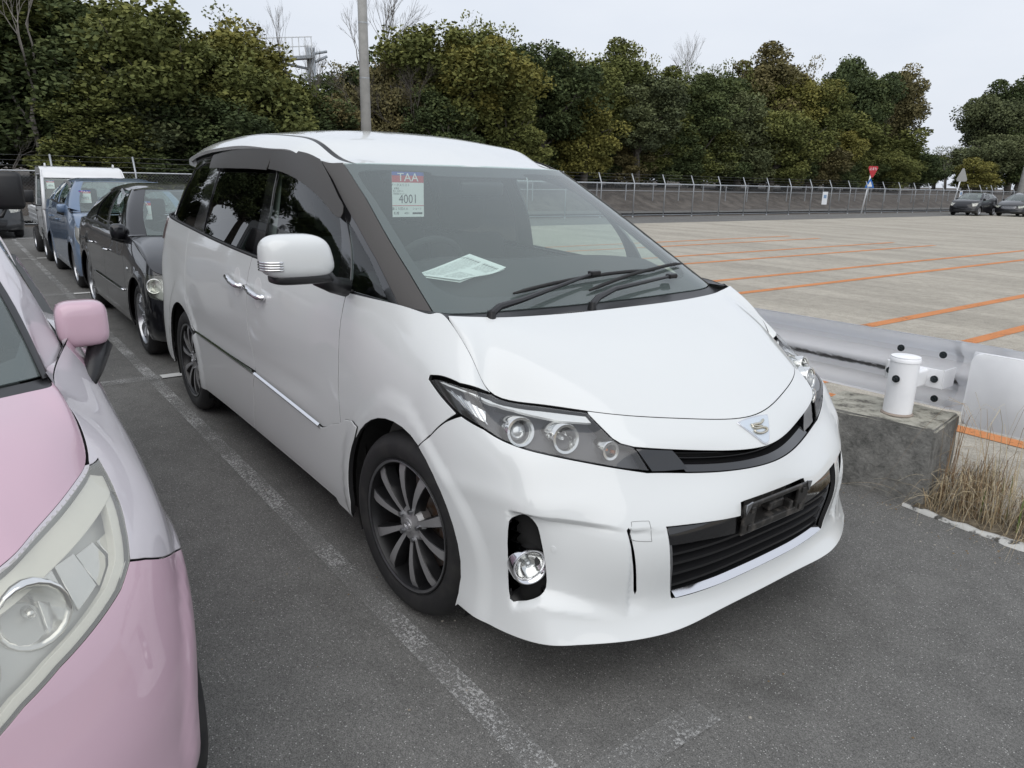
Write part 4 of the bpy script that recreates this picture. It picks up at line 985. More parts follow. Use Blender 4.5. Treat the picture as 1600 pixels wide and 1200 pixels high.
    for q_ in (1, -1): ruled('door_lining', PL*[1, q_, 1], PL2*[1, q_, 1], m_trim, van)
    # --- sale tag hung inside the windscreen, sheets on the dashboard
    sale_tag(van, TAGS['minivan'])
    # loose listing sheets lying on the sloping dashboard top
    for q_, (dz, sh) in enumerate(((.002, 0), (.006, .012))):
        A_ = Vector((-.301-sh, -.642, 0)); B_ = Vector((-.497, -.281+sh, 0)); C_ = Vector((-.336, -.199+sh*.5, 0)); D_ = Vector((-.215, -.50, 0))
        n_ = 12; V = []; F = []
        Z_ = lambda p, s, t: 1.098-.26*p.x+dz+.008*math.sin(s*5+q_)*(t-.2)+(.018*(s-.6)**2)
        for j in range(n_+1):
            for i in range(n_+1):
                s, t = i/n_, j/n_; p = (A_*(1-s)+B_*s)*(1-t)+(D_*(1-s)+C_*s)*t; V.append((p.x, p.y, Z_(p, s, t)))
        for j in range(n_):
            for i in range(n_): F.append((j*(n_+1)+i, j*(n_+1)+i+1, (j+1)*(n_+1)+i+1, (j+1)*(n_+1)+i))
        ps = mesh_np('listing_sheet', V, F, m_paper, van, True)
    rp_ = random.Random(3)
    def sp_(s, t): p = (A_*(1-s)+B_*s)*(1-t)+(D_*(1-s)+C_*s)*t; return Vector((p.x, p.y, Z_(p, s, t)+.0012))
    for k in range(46):
        col_ = k//23; r_k = k % 23; s0 = .08+.032*0+ (r_k/23)*.84; t0, t1 = (.08, .46) if col_ == 0 else (.54, .93)
        wd_ = .0022 if r_k not in (21,) else .006
        ta = t0
        while ta < t1-.03:
            tb = min(t1, ta+rp_.uniform(.02, .13))
            if r_k in (20, 21): tb = t1
            if not (col_ == 1 and 8 < r_k < 15): 
                a_, b_, d_ = sp_(s0, ta), sp_(s0, tb), (sp_(s0+.01, ta)-sp_(s0, ta)).normalized()*wd_*.9
                bmv = mesh_np('sheet_print', [a_, b_, b_+d_, a_+d_], [(0, 1, 2, 3)], m_ink, None, False); LINES.append(bmv)
            ta = tb+rp_.uniform(.008, .03)
    # join the print strokes into one part
    V = []; F = []
    for o in LINES:
        i0 = len(V); V += [tuple(q.co) for q in o.data.vertices]; F.append((i0, i0+1, i0+2, i0+3)); me_ = o.data; bpy.data.objects.remove(o); bpy.data.meshes.remove(me_)
    o = mesh_np('sheet_print', V, F, m_ink, ps, False); o['kind'] = 'stuff'
    # --- wheels
    make_wheel(van, 'front_wheel', .341, .215, .246, 'minivan', (0, -.781, .341), R(5), -1); make_wheel(van, 'front_wheel', .341, .215, .246, 'minivan', (0, .781, .341), R(5), 1)
    make_wheel(van, 'rear_wheel', .341, .215, .246, 'minivan', (-2.95, -.779, .341), 0, -1); make_wheel(van, 'rear_wheel', .341, .215, .246, 'minivan', (-2.95, .779, .341), 0, 1)
    return van, T
van, VT = build_van()
# ================================================================ the other cars
def gen_nets(p):
    """surfaces of an ordinary car; x=0 at the front axle, nose towards +x. p: dimensions"""
    hw = p['hw']; xf = p['xf']; wb = p['wb']; xr = -wb-p['ro']; n = p.get('n', 2.5)
    f = np.array([0, .25, .48, .68, .83, .93, .985])
    xc = p.get('xc', .36)
    sup = lambda q: (1-q**n)**(1/n)
    X = list(xc+(xf-xc)*sup(f)); Y = list(hw*f)
    side = [(.30, .997), (.0, 1.0), (p['cowlx'], 1.0)]+[(x, 1.0) for x in np.linspace(p['cowlx']-.4, -wb-.1, 7)]
    side = sorted(set((round(float(a), 3), b) for a, b in side), key=lambda t: -t[0])
    side = [s_ for i, s_ in enumerate(side) if i == 0 or side[i-1][0]-s_[0] > .12]
    side = [s_ for s_ in side if s_[0] < X[-1]-.06]
    kf = len(X)
    X += [a for a, b in side]; Y += [hw*b for a, b in side]
    xrc = -wb-.30; nr = 3.0
    g = np.array([.985, .92, .78, .5, 0.]); X += list(xrc+(xr-xrc)*(1-g**nr)**(1/nr)); Y += list(hw*g)
    X = np.array(X); Y = np.array(Y)
    q = np.array([0, .09, .27, .46, .66, .85, 1.])
    ztop = np.interp(-X, [-xf, -xf+.12, -xf+.30, -p['cowlx']-.25, -p['cowlx'], -p['bx'], wb, -xr], [p['nz'], p['nz']+.015, p['nz']+.05, p['cz']-.045, p['cz'], p['bz'], p['rz'], p['rz']+.0])
    zlow = np.interp(-X, [-xf, 0, wb, -xr], [.20, .19, .20, .24])
    ty = np.array(p.get('ty', [.035, .012, .0, 0, .008, .026, .060]))
    tx = np.array(p.get('tx', [.045, .0, .0, .012, .045, .10, .20]))
    fro = np.clip((X-xc)/(xf-xc), 0, 1); rea = np.clip((xrc-X)/(xrc-xr), 0, 1)
    G = []
    for i in range(len(X)):
        row = []
        for k in range(7):
            z = zlow[i]+(ztop[i]-zlow[i])*q[k]
            x = X[i]-tx[k]*fro[i]**.7+p.get('trx', [.03, 0, 0, 0, .02, .05, .09])[k]*rea[i]
            y = Y[i]-ty[k]*min(1, Y[i]/hw*1.3)*(1+.9*(fro[i] > .02)*fro[i]) if Y[i] > 1e-6 else 0
            row.append((x, -max(y, 0), z))
        if i < len(p.get('top', [])):
            t6 = np.array(p['top'][i]); t6[1] *= -1; r4 = np.array(row[4]); m = t6*.52+r4*.48; dv = np.array([fro[i]+.1, -(1-fro[i]), .25]); dv /= np.linalg.norm(dv)
            if i == 0: dv = np.array([.9, 0, .4])
            row[6] = tuple(t6); row[5] = tuple(m+dv*p.get('roll', .02))
        G.append(row)
    # bonnet-edge corner gets pulled in so the wing rolls over
    uk = [0]
    for a, b in zip(G[:-1], G[1:]): uk.append(uk[-1]+math.dist(a[3], b[3]))
    vk = list(q*.8+.2)
    ring = Net(uk, vk, np.array(G), 3, 4); ring.sign = -1.
    xs_side = np.array([g_[3][0] for g_ in G])
    uof = lambda x: float(np.interp(-x, -xs_side, uk))
    kc = [i for i in range(len(X)) if X[i] >= p['cowlx']-1e-6][-1]+1
    cowl = lambda y: (p['cowlx']+p.get('cowlb', .22)*(1-(y/(hw-.1))**2), y, p['cz']+.015*(1-(y/hw)**2))
    H = []
    tops = [G[i][6] for i in range(kc)]; ymax = -tops[-1][1]
    for i in range(kc):
        a = np.array(tops[i]); fr_ = i/(kc-1); yb = ymax*math.sin(fr_*math.pi/2)**1.0
        b = np.array(cowl(yb)); b[1] = -yb; b = b if i < kc-1 else a+[-.001, .001, .001]
        row = [a]; L_ = np.linalg.norm(b-a)
        for s_ in (.12, .38, .70):
            pt = a*(1-s_)+b*s_; pt[2] += p.get('hb', .035)*4*s_*(1-s_)*(1.25-.5*s_)*min(1, L_/.6); row.append(pt)
        row.append(b); H.append(row)
    hood = Net(uk[:kc], [0, .12, .38, .70, 1.], np.array(H), 3); hood.sign = -1.
    # upper ring
    wt, wz = p['wt']; rt, rz2 = p['rt']; rbx, rbz = p['rb']; tw = p.get('tw', .62)   # windscreen top, roof tail, tail-glass base
    gi = .035
    base = []; top = []
    for y in (0, .35, .65, .86): base.append((cowl(y*(hw-.1))[0]-.07, y*(hw-.10), p['cz']+.012)); top.append((wt-.02*(y**2)*2, y*tw*.97, wz-.006*y*y))
    base += [(p['cowlx']-.06, hw-max(.075, p.get('bi', 0)+.050), p['cz']+.008), (p['cowlx']-.22, hw-p.get('bi', .062), p['cz']+.006)]; top += [(wt-.07, tw*.985, wz-.006), (wt-.15, tw, wz+.0)]
    nS = 6
    for j, t in enumerate(np.linspace(0, 1, nS)):
        xb = (p['cowlx']-.5)*(1-t)+(rbx+.30)*t; zb = float(np.interp(-xb, [-p['cowlx'], -p['bx'], wb], [p['cz'], p['bz'], p['rz']]))+.005
        xt = (wt-.32)*(1-t)+(rt+.22)*t; zt = p['rh']-.055-.05*(2*t-1)**2*(1 if t < .5 else 1.2)
        base.append((xb, hw-p.get('bi', .060)-.02*t*t, zb)); top.append((xt, tw+.012-.03*t*t, min(zt, 9)))
    base += [(rbx+.12, hw-max(.14, p.get('bi', .06)+.06), p['rz']+.008), (rbx+.02, hw-.26, rbz), (rbx-.05, .25, rbz), (rbx-.06, 0, rbz)]
    top += [(rt+.08, tw-.06, rz2), (rt+.0, tw-.18, rz2), (rt-.03, .2, rz2+.004), (rt-.03, 0, rz2+.005)]
    W = []
    for b, t in zip(base, top):
        b = np.array(b); t = np.array(t); row = []
        for s_ in (0, .34, .68, 1.):
            m = b*(1-s_)+t*s_; bul = .030*4*s_*(1-s_); d = np.array([0, 1, .35]) if b[1] > .5*hw else np.array([.5*(1 if b[0] > -1.2 else -1), 0, .6]); m = m+d*bul
            row.append((m[0], -max(0, m[1]), m[2]))
        W.append(row)
    wk = [0]
    for a, b in zip(W[:-1], W[1:]): wk.append(wk[-1]+max(.08, (math.dist(a[1], b[1])+math.dist(a[2], b[2]))/2))
    upper = Net(wk, [0, .16, .32, .47], np.array(W), 3, 6); upper.sign = -1.
    # roof
    xs_ = np.linspace(wt, rt, 8); fr = [0, .5, .85, 1.0]; T = []
    for i, x in enumerate(xs_):
        t = i/7; zc = np.interp(t, [0, .12, .3, .55, .8, 1], [wz, wz+.4*(p['rh']-wz), wz+.82*(p['rh']-wz), p['rh'], (p['rh']+rz2)/2+.01, rz2+.005]); w_ = tw+.012*math.sin(t*math.pi)-(.06 if i == 7 else 0)
        e = [0, .006, .022, .050] if 0 < i < 7 else [0, .001, .003, .008]
        T.append([(x-.05*(f_**2)*(i == 0)+.05*f_*f_*(i == 7), -f_*w_, zc-e_) for f_, e_ in zip(fr, e)])
    roof = Net(list(-xs_), fr, np.array(T), 0); roof.sign = 1.
    return dict(ring=ring, hood=hood, upper=upper, roof=roof, uof=uof, W=W, wk=wk, G=G, uk=uk)

def build_car(name, p, paint_m, loc, rz=0, label='', cat='car', group=None, tag_no=None, lod=1, steer=0, fender_m=None):
    """lod 2 near, 1 mid, 0 far"""
    T = gen_nets(p); ring, hood, upper, roof, uof = T['ring'], T['hood'], T['upper'], T['roof'], T['uof']
    car = empty(name, loc, rz, label=label, cat=cat, group=group)
    hw, wb = p['hw'], p['wb']; r = p.get('rad', .30); ar = r+.048
    st = {2: .03, 1: .05, 0: .09}[lod]; V1 = ring.V
    ss = lambda x: np.clip(x, 0, 1)**2*(3-2*np.clip(x, 0, 1))
    zrow = ring.G[:, :, 2]
    def disp(u, v):
        P = ring.raw(u, v); d = 0*u
        for cx in (0, -wb): d = d+.012*ss((ar+.08-np.hypot(P[:, 0]-cx, P[:, 2]-r))/.05)
        return d+p.get('crease', 0)*np.exp(-((v-.80)/.03)**2)*ss((u-uof(.1))/.3)*ss((uof(-wb)-u)/.3)
    ring.disp = disp
    def arc(cx, a0, a1, n=18):
        return [tuple(q) for q in ring.inv([(cx+ar*math.cos(t), r+ar*math.sin(t)) for t in np.linspace(R(a0), R(a1), n)], [0, 2], (uof(cx), .4))]
    low = asin = math.degrees(math.asin(max(-1, (.205-r)/ar)))
    AF = arc(0, low, 180-low); AR = arc(-wb, low, 180-low)
    kmid = 4
    uF = uof(0.02)
    hlp = p['hl']; cut = p.get('cut', .62)
    def both(fn):
        for mm in (False, 'only'): fn(mm)
    G_ = .003
    gr = p.get('grille'); holes = []
    if gr: holes = [gr+[(-u, v) for u, v in gr[::-1]]]
    kF = min(range(9), key=lambda i: abs(AF[i][1]-cut))
    js = p.get('js', 0); smid = p.get('smid', []); hlow = p['hl_low']; hin = p['hl_in']          # lower edge of lamp from outer end inward; inner top end
    right = [(0, p['nv']), (hin[0], p['nv'])]+[hin]+hlow[js:][::-1]+smid+[AF[kF]]+AF[:kF][::-1]+[(AF[0][0]-.05, .205), (.9, .205), (.5, .205), (0, .205)]
    npanel('front_bumper', ring, right+[(-u, v) for u, v in right[1:-1]][::-1], paint_m, car, holes=holes, step=st, gap=G_, flange=m_gap)
    top = V1-.004
    f_end = uof(p['d1']); d2 = uof(p['d2']); d3 = uof(p['d3'])
    hup = p['hl_up']                               # upper edge of lamp from inner to outer end
    nose = [(0, top), (hup[0][0], top), hup[0], (hin[0], p['nv']), (0, p['nv'])]
    if abs(p['nv']-top) > .01:
        npanel('nose_panel', ring, nose+[(-u, v) for u, v in nose[1:-1]][::-1], paint_m, car, step=st, gap=G_, flange=m_gap)
    fm = fender_m or paint_m
    fen = hlow[:js+1]+smid+[AF[kF]]+AF[kF+1:]+[(AF[-1][0]+.03, .205), (f_end, .205), (f_end-.03, .45), (f_end, .75), (f_end+.01, top), ((f_end+hup[0][0])/2, top), (hup[0][0], top)]+hup[1:]
    both(lambda mm: npanel('front_fender', ring, fen, fm, car, step=st, gap=G_, mirror=mm, flange=m_gap))
    both(lambda mm: npanel('front_door', ring, [(f_end, .215), (f_end-.03, .45), (f_end, .75), (f_end+.01, top), (d2, top), (d2+.04, .7), (d2, .215)], paint_m, car, step=st*1.2, gap=G_, mirror=mm, flange=m_gap))
    arR = [q for q in AR if q[0] < uof(-wb)+.02]
    rear = [(d2, .215), (d2+.04, .7), (d2, top), (d3, top), (d3+.02, .75)]+[q for q in AR if q[1] > .215 and q[0] < d3+.0]
    rear = [(d2, .215), (d2+.04, .7), (d2, top), (d3, top), (d3+.02, .72)]+[q for q in AR[:14] if q[0] < d3+.01][::-1]+[(AR[0][0]-.02, .215)]
    both(lambda mm: npanel('rear_door', ring, rear, paint_m, car, step=st*1.2, gap=G_, mirror=mm, flange=m_gap))
    U = ring.U
    qt = [(d3, top), (d3+.02, .72)]+[q for q in AR if q[0] >= d3+.01]+[(AR[-1][0]+.04, .21), (U-.6*hw, .21), (U-.6*hw, top)]
    both(lambda mm: npanel('quarter_panel', ring, qt, paint_m, car, step=st*1.2, gap=G_, mirror=mm, flange=m_gap))
    tl = [(U-.6*hw, .21), (U-.6*hw, top), (U, top), (U+.6*hw, top), (U+.6*hw, .21), (U, .21)]
    npanel('tail_panel', ring, tl, paint_m, car, step=st*1.5, gap=G_)
    if lod: both(lambda mm: npanel('tail_lamp', ring, [(U-.75*hw-.15, .68), (U-.55*hw, .68), (U-.55*hw, .9), (U-.75*hw-.2, .9)], m_taillamp, car, lift=.008, step=.06, mirror=mm))
    # bonnet
    hU = hood.U*.985; c5 = np.linspace(-hU, hU, 15)
    npanel('bonnet', hood, [(u, .003) for u in c5]+[(u, .995) for u in c5[::-1]], paint_m, car, step=st*1.1, gap=G_*.6, flange=m_gap)
    # tail deck
    a = ring.P(np.linspace(uof(p['rb'][0]+.25), 2*U-uof(p['rb'][0]+.25), 30), np.full(30, V1)); ys = a[:, 1]*.9
    ub = np.interp(np.linspace(0, 1, 30), [0, 1], [upper.U-.75, upper.U+.75]); b = upper.P(ub, np.full(30, .0))
    ruled('rear_deck', a, b, paint_m, car)
    # lamp
    for mm in (False, 'only'):
        l_ = npanel('headlight', ring, hlp, mat_cache('lamp_bright_bezel', (.56, .57, .565), .3, .3), car, lift=-.045, depth=-.038, bev=0, step=st, mirror=mm)
        npanel('lamp_lens', ring, hlp, p.get('lens', g_lens), l_, step=st, depth=.003, bev=0, gap=0, mirror=mm)
        if lod == 2:
            hu_ = p['hl_up']; tr1 = [(u, w_-.012) for u, w_ in hu_[:-1]]+[(hu_[-1][0]-.03, hu_[-1][1]-.02)]; tr2 = [(u*1.0, w_-.052) for u, w_ in hu_[:-1]][::-1]
            npanel('lamp_trim', ring, tr1+tr2, mat_cache('cream_lamp_trim', (.82, .81, .74), .3), l_, lift=-.010, step=st, depth=.02, gap=0, mirror=mm)
            lo_ = p['hl_low']; rim_ = [(lo_[i][0], lo_[i][1]+.004) for i in range(len(lo_))]; rim2 = [(a_*.978, b_+.018) for a_, b_ in lo_][::-1]
            npanel('lamp_trim', ring, rim_+rim2, mat_cache('cream_lamp_trim', (.82, .81, .74), .3), l_, lift=-.012, step=st, depth=.02, gap=0, mirror=mm)
            for q_ in range(5):
                us_ = .60+.085*q_; npanel('reflector_facet', ring, [(us_, .955-.012*q_), (us_+.075, .948-.012*q_), (us_+.085, .875), (us_+.012, .868)], m_refl, l_, lift=-.036+.004*(q_ % 2), step=.04, depth=.006, gap=0, mirror=mm)
        for (u, v, rr) in p['lamps']:
            q, nn = net_frame(ring, u, v); ax = (Vector((1, -.15, 0))+nn*.4).normalized(); q = q-nn*.012
            if mm: q.y *= -1; ax.y *= -1
            Mz = Matrix.Translation(q) @ ax.to_track_quat('Z', 'Y').to_matrix().to_4x4()
            bm = bmesh.new(); b_lathe(bm, [(rr, -.06), (rr, -.003), (rr*.93, 0), (rr*.82, -.008), (rr*.6, -.04), (rr*.2, -.05)], 20, Mz); b_cyl(bm, rr*.18, rr*.12, .03, Mz @ xf((0, 0, -.03)), 8)
            obj_bm('lamp_bowl', bm, m_refl, l_, smooth=True)
    if gr:
        g_ = npanel('grille', ring, holes[0], m_void, car, lift=-.05, depth=-.045, bev=0, step=.06, gap=0)
        vs_ = [q[1] for q in gr]; um = max(q[0] for q in gr)
        for v in np.arange(min(vs_)+.02, max(vs_)-.01, .032):
            U_ = np.linspace(-um*.97, um*.97, 20); P = ring.raw(U_, 0*U_+v)-ring.nrm(U_, 0*U_+v)*.02; bm = bmesh.new(); b_tube(bm, P, .006, 4); obj_bm('grille_bar', bm, p.get('barm', m_black), g_, smooth=True)
    li = p.get('lower')
    if li:
        gp = li+[(-u, v) for u, v in li[::-1]]; npanel('air_intake', ring, gp, m_black, car, lift=.003, step=.06, gap=0, depth=.003)
    # greenhouse
    Uw = T['wk'][3]; Up = T['wk'][3]+p['pf']*(T['wk'][4]-T['wk'][3]) if 'pf' in p else T['wk'][5]; top_ = .47
    bw = [(-Uw, .006), (0, .006), (Uw, .006), (Uw, .16), (Uw*.99, .32), (Uw, top_-.003), (0, top_-.003), (-Uw, top_-.003), (-Uw*.99, .32), (-Uw, .16)]
    npanel('windscreen', upper, bw, g_wind, car, step=.1, depth=.003, gap=0, bev=0)
    ih = smooth_poly([(-Uw+.05, .05), (0, .035), (Uw-.05, .05), (Uw-.04, .24), (Uw-.05, top_-.03), (0, top_-.035), (-Uw+.05, top_-.03), (-Uw+.04, .24)], k=4)
    npanel('windscreen_border', upper, bw, m_frit, car, holes=[ih], step=.08, lift=-.005, depth=0, gap=.001)
    both(lambda mm: npanel('a_pillar', upper, [(Uw+.003, .0), (Uw, .16), (Uw*.99+.002, .32), (Uw+.003, top_), (Up, top_), (Up, .32), (Up, .16), (Up, 0)], fm, car, step=st, depth=.008, gap=0, mirror=mm))
    wxs = np.array([w_[0][0] for w_ in T['W']]); uu_of = lambda x: float(np.interp(-x, -wxs, T['wk']))
    wxt = np.array([w_[3][0] for w_ in T['W']]); ut_of = lambda x: float(np.interp(-x, -wxt, T['wk']))
    lim = lambda x: x
    e1 = Up+.05; bP, tP = uu_of(p['d2']), uu_of(p['d2'])-.02; cP = uu_of(p['d3']+.05); end = T['wk'][-5]
    fw = [(e1+.16, .012), (e1+.02, .30), (e1+.05, .40), (e1+.22, .435), (bP-.04, .44), (bP-.035, .012)]
    rw = [(bP+.04, .012), (bP+.035, .44), (cP-.25, .435), (cP-.06, .38), (cP-.02, .22), (cP-.06, .012)]
    band = [(Up+.002, 0), (Up, .16), (Up, .32), (Up+.002, .4695), (end, .4695), (end, 0)]
    hs = [fw, rw]
    for mm in (False, 'only'):
        npanel('window_frame', upper, band, p.get('frame_m', fm), car, holes=hs, step=st*1.2, depth=.010, gap=.001, mirror=mm)
        npanel('front_window', upper, fw, g_side, car, step=.1, depth=0, gap=-.004, lift=-.006, mirror=mm)
        npanel('rear_window', upper, rw, p.get('rear_glass', g_side), car, step=.1, depth=0, gap=-.004, lift=-.006, mirror=mm)
        if lod: npanel('window_seal', upper, [(fw[0][0]-.02, .0), (cP, .0), (cP, .013), (fw[0][0]-.02, .013)], m_black, car, step=.1, depth=.006, lift=.004, gap=0, mirror=mm)
        if lod and p.get('visor'):
            vz = [(e1+.0, .30), (e1+.06, .31), (e1+.10, .37), (e1+.26, .40), (bP-.01, .405), (cP-.2, .40), (cP-.2, .455), (e1+.2, .455), (e1+.02, .42)]
            npanel('window_visor', upper, vz, m_visor, car, step=.06, depth=.003, lift=.018, gap=0, mirror=mm)
    e = T['wk'][-5]; U2 = upper.U
    tgp = [(e+.16, .02), (e+.16, .44), (U2, .445), (2*U2-e-.16, .44), (2*U2-e-.16, .02), (U2, .02)]
    npanel('tail_window', upper, tgp, g_side, car, step=.1, depth=0, gap=0)
    npanel('tail_frame', upper, [(e, 0), (e, .4695), (U2, .4695), (2*U2-e, .4695), (2*U2-e, 0), (U2, 0)], paint_m, car, holes=[tgp], step=.1, depth=.008, gap=0)
    def rf(u, v):
        P = roof.raw(u, np.abs(v)); P[:, 1] *= np.where(v < 0, -1, 1); return P
    def rn(u, v):
        n_ = roof.nrm(u, np.abs(v)); n_[:, 1] *= np.where(v < 0, -1, 1); n_[n_[:, 2] < 0] *= -1; return n_
    uu = np.linspace(roof.su.k[0], roof.su.k[-1], 16)
    panel('roof_panel', rf, [(u, -1) for u in uu]+[(u, 1) for u in uu[::-1]], fm, car, step=st*1.4, gap=0, depth=.012, nf=rn)
    # joins between body shoulder and glass, and the cowl
    us = np.linspace(uof(p['cowlx']-(.62 if 'top' in p else .08)), uof(p['rb'][0]+.3), 30); A_ = ring.P(us, np.full(30, V1-.002)); B_ = np.stack([A_[:, 0], -np.interp(-A_[:, 0], -wxs[4:-4], [-w_[0][1] for w_ in T['W'][4:-4]]), np.interp(-A_[:, 0], -wxs[4:-4], [w_[0][2] for w_ in T['W'][4:-4]])], 1)
    for q_ in (1, -1): ruled('belt_moulding', (A_-[0, 0, .004])*[1, q_, 1], (B_+[0, .004, .004])*[1, q_, 1], m_black, car)
    xt_ = np.array([g_[6][0] for g_ in T['G']]); utop = lambda x: float(np.interp(-x, -xt_, T['uk']))
    us = np.linspace(utop(p['cowlx']+.01), utop(p['cowlx']-.62), 24); A2 = ring.P(us, np.full(24, V1-.002)); ub_ = np.linspace(T['wk'][3], uu_of(A2[-1][0]), 24); B2 = upper.P(ub_, np.full(24, .004))
    for q_ in (1, -1): ruled('wing_shoulder', (A2+[0, -.002, .002])*[1, q_, 1], (B2+[0, -.004, .010])*[1, q_, 1], fm, car)
    if lod == 2: both(lambda mm: npanel('screen_moulding', upper, [(Uw-.012, .0), (Uw-.012, .2), (Uw-.012, top_-.01), (Uw+.008, top_-.01), (Uw+.010, .2), (Uw+.018, .03), (Uw+.022, .0)], m_black, car, step=.03, lift=.004, depth=.006, gap=0, mirror=mm))
    hu = np.linspace(-hood.U, hood.U, 25); PA = hood.P(hu, 0*hu+.998)-[0, 0, .008]; xu = np.linspace(-Up, Up, 25); PB = upper.P(xu, .003+0*xu)-[0, 0, .003]
    cw = ruled('wiper_cowl', PA, PB, m_black, car)
    if lod:
        for y0, y1 in ((-.55*hw, .05), (.02, .60*hw)):
            bm = bmesh.new(); q = []
            for t in np.linspace(0, 1, 8):
                y = y0+(y1-y0)*t; i_ = upper.inv([(p['cowlx']+.10-.16*t, -abs(y))], [0, 1], (.3, .1))[0]; P = upper.raw([i_[0]], [max(.01, i_[1])])[0]
                q.append((P[0], y, P[2]+.022))
            b_tube(bm, q, [.009]*8, 6); obj_bm('wiper', bm, m_black, car, smooth=True)
    # insides
    def shell():
        us2 = np.linspace(0, ring.U, 60); vv = np.linspace(.24, V1-.03, 6); U_, V_ = np.meshgrid(us2, vv); P = ring.raw(U_.ravel(), V_.ravel())-ring.nrm(U_.ravel(), V_.ravel())*.055; F = []
        for j in range(5):
            for i in range(59):
                c_ = P[[j*60+i, j*60+i+1, (j+1)*60+i+1]].mean(0)
                if min(math.hypot(c_[0], c_[2]-r), math.hypot(c_[0]+wb, c_[2]-r)) < ar+.06: continue
                F.append((j*60+i, j*60+i+1, (j+1)*60+i+1, (j+1)*60+i))
        n_ = len(P); P = np.concatenate([P, P*[1, -1, 1]]); F += [tuple(n_+q for q in f_) for f_ in F]; mesh_np('inner_shell', P, F, m_void, car)
    shell()
    for cx in (0, -wb):
        for sg in (1, -1):
            bm = bmesh.new(); rows = []
            for t in np.linspace(R(-25), R(205), 16): rows.append([bm.verts.new((cx+(ar+.02)*math.cos(t), sg*y_, r+(ar+.02)*math.sin(t))) for y_ in (hw-.10, hw-.34)])
            cc = bm.verts.new((cx, sg*(hw-.34), r))
            for i in range(15): bm.faces.new((rows[i][0], rows[i][1], rows[i+1][1], rows[i+1][0])); bm.faces.new((rows[i][1], cc, rows[i+1][1]))
            obj_bm('wheel_well', bm, m_void, car)
    bm = bmesh.new(); b_box(bm, (wb+.8, 2*hw-.68, .08), xf((-wb/2, 0, .24))); b_box(bm, (wb-.85, 2*hw-.12, .08), xf((-wb/2, 0, .25))); obj_bm('underbody', bm, m_void, car)
    bm = bmesh.new(); b_box(bm, (wb*.95, 2*hw-.16, .04), xf((-wb*.62, 0, .45))); obj_bm('cabin_floor', bm, m_seat, car)
    cx0, cz = p['cowlx'], p['cz']
    bm = bmesh.new(); K = 13; rows = []
    for y in np.linspace(-hw+.12+p.get('bi', 0)*.9, hw-.12-p.get('bi', 0)*.9, K): rows.append([bm.verts.new((x_, y, z_)) for x_, z_ in ((cx0+.02, cz-.02), (cx0-.30, cz-.005), (cx0-.48, cz-.07), (cx0-.52, cz-.4))])
    for i in range(K-1):
        for j in range(3): bm.faces.new((rows[i][j], rows[i][j+1], rows[i+1][j+1], rows[i+1][j]))
    obj_bm('dashboard', bm, m_dash, car, smooth=True)
    seat_m = p.get('seat', m_seat)
    for x_, y_ in ((cx0-1.05, -.36), (cx0-1.05, .36), (cx0-1.85, -.36), (cx0-1.85, .36)):
        bm = bmesh.new(); b_box(bm, (.13, .46, .56), xf((x_-.12, y_, p['cz']-.16), (0, R(-14), 0)), .05); b_box(bm, (.09, .25, .17), xf((x_-.22, y_, p['cz']+.22)), .03); b_box(bm, (.45, .46, .14), xf((x_+.12, y_, p['cz']-.42)), .04)
        obj_bm('seat', bm, seat_m, car, smooth=True)
    bm = bmesh.new(); b_lathe(bm, [(.18+.014*math.cos(t), .014*math.sin(t)) for t in [i*math.pi/3 for i in range(6)]], 28, xf((cx0-.60, -.36, cz-.03), (0, R(-62), 0)), close=True); b_box(bm, (.03, .34, .04), xf((cx0-.61, -.36, cz-.03), (0, R(-62), 0)))
    obj_bm('steering_wheel', bm, m_dash, car, smooth=True)
    # mirrors
    mc = p.get('mirror_m', paint_m)
    for sg in (1, -1):
        mx_, mz_ = p.get('mpos', (p['cowlx']-.42, p['cz']+.07)); mw, mh = p.get('msize', (.20, .13))
        mr = empty('door_mirror', (mx_, sg*(hw-.05), mz_), parent=car)
        bm = bmesh.new(); bmesh.ops.create_cube(bm, size=1, matrix=xf((0, sg*.15, .05)) @ Matrix.Diagonal((.11, mw, mh, 1))); bmesh.ops.subdivide_edges(bm, edges=bm.edges[:], cuts=3 if lod < 2 else 9, use_grid_fill=True)
        for v_ in bm.verts:
            d = Vector((v_.co.x/.055, (v_.co.y-sg*.15)/(mw/2), (v_.co.z-.05)/(mh/2))); k_ = (abs(d.x)**4+abs(d.y)**4+abs(d.z)**4)**.25
            d = d/max(k_, .01); v_.co = Vector((d.x*.055*(1 if d.x > 0 else .6), sg*(p.get('moff', .15))+d.y*mw/2, .05+d.z*mh/2))
        obj_bm('mirror_shell', bm, mc, mr, smooth=True)
        bm = bmesh.new(); b_box(bm, (.004, mw*.85, mh*.8), xf((-.036, sg*p.get('moff', .15), .05))); obj_bm('mirror_glass', bm, m_chrome, mr)
        bm = bmesh.new(); b_tube(bm, p.get('marm', lambda sg: [(0, sg*.10, 0), (0, sg*.02, -.03), (0, -sg*.04, -.03)])(sg), p.get('marmr', .022), 8); obj_bm('mirror_arm', bm, m_black, mr, smooth=True)
    # handles
    for x_ in (p['d2']+.16, p['d3']+.20):
        u_ = uof(x_); v_ = .80
        for sg in (1, -1):
            P = ring.P(np.array([u_-.09, u_-.06, u_+.06, u_+.09]), np.full(4, v_))+ring.nrm(np.full(4, u_), np.full(4, v_))*np.array([.005, .028, .028, .005])[:, None]; bm = bmesh.new(); b_tube(bm, P*[1, sg, 1], .011, 6); obj_bm('door_handle', bm, p.get('handle', paint_m), car, smooth=True)
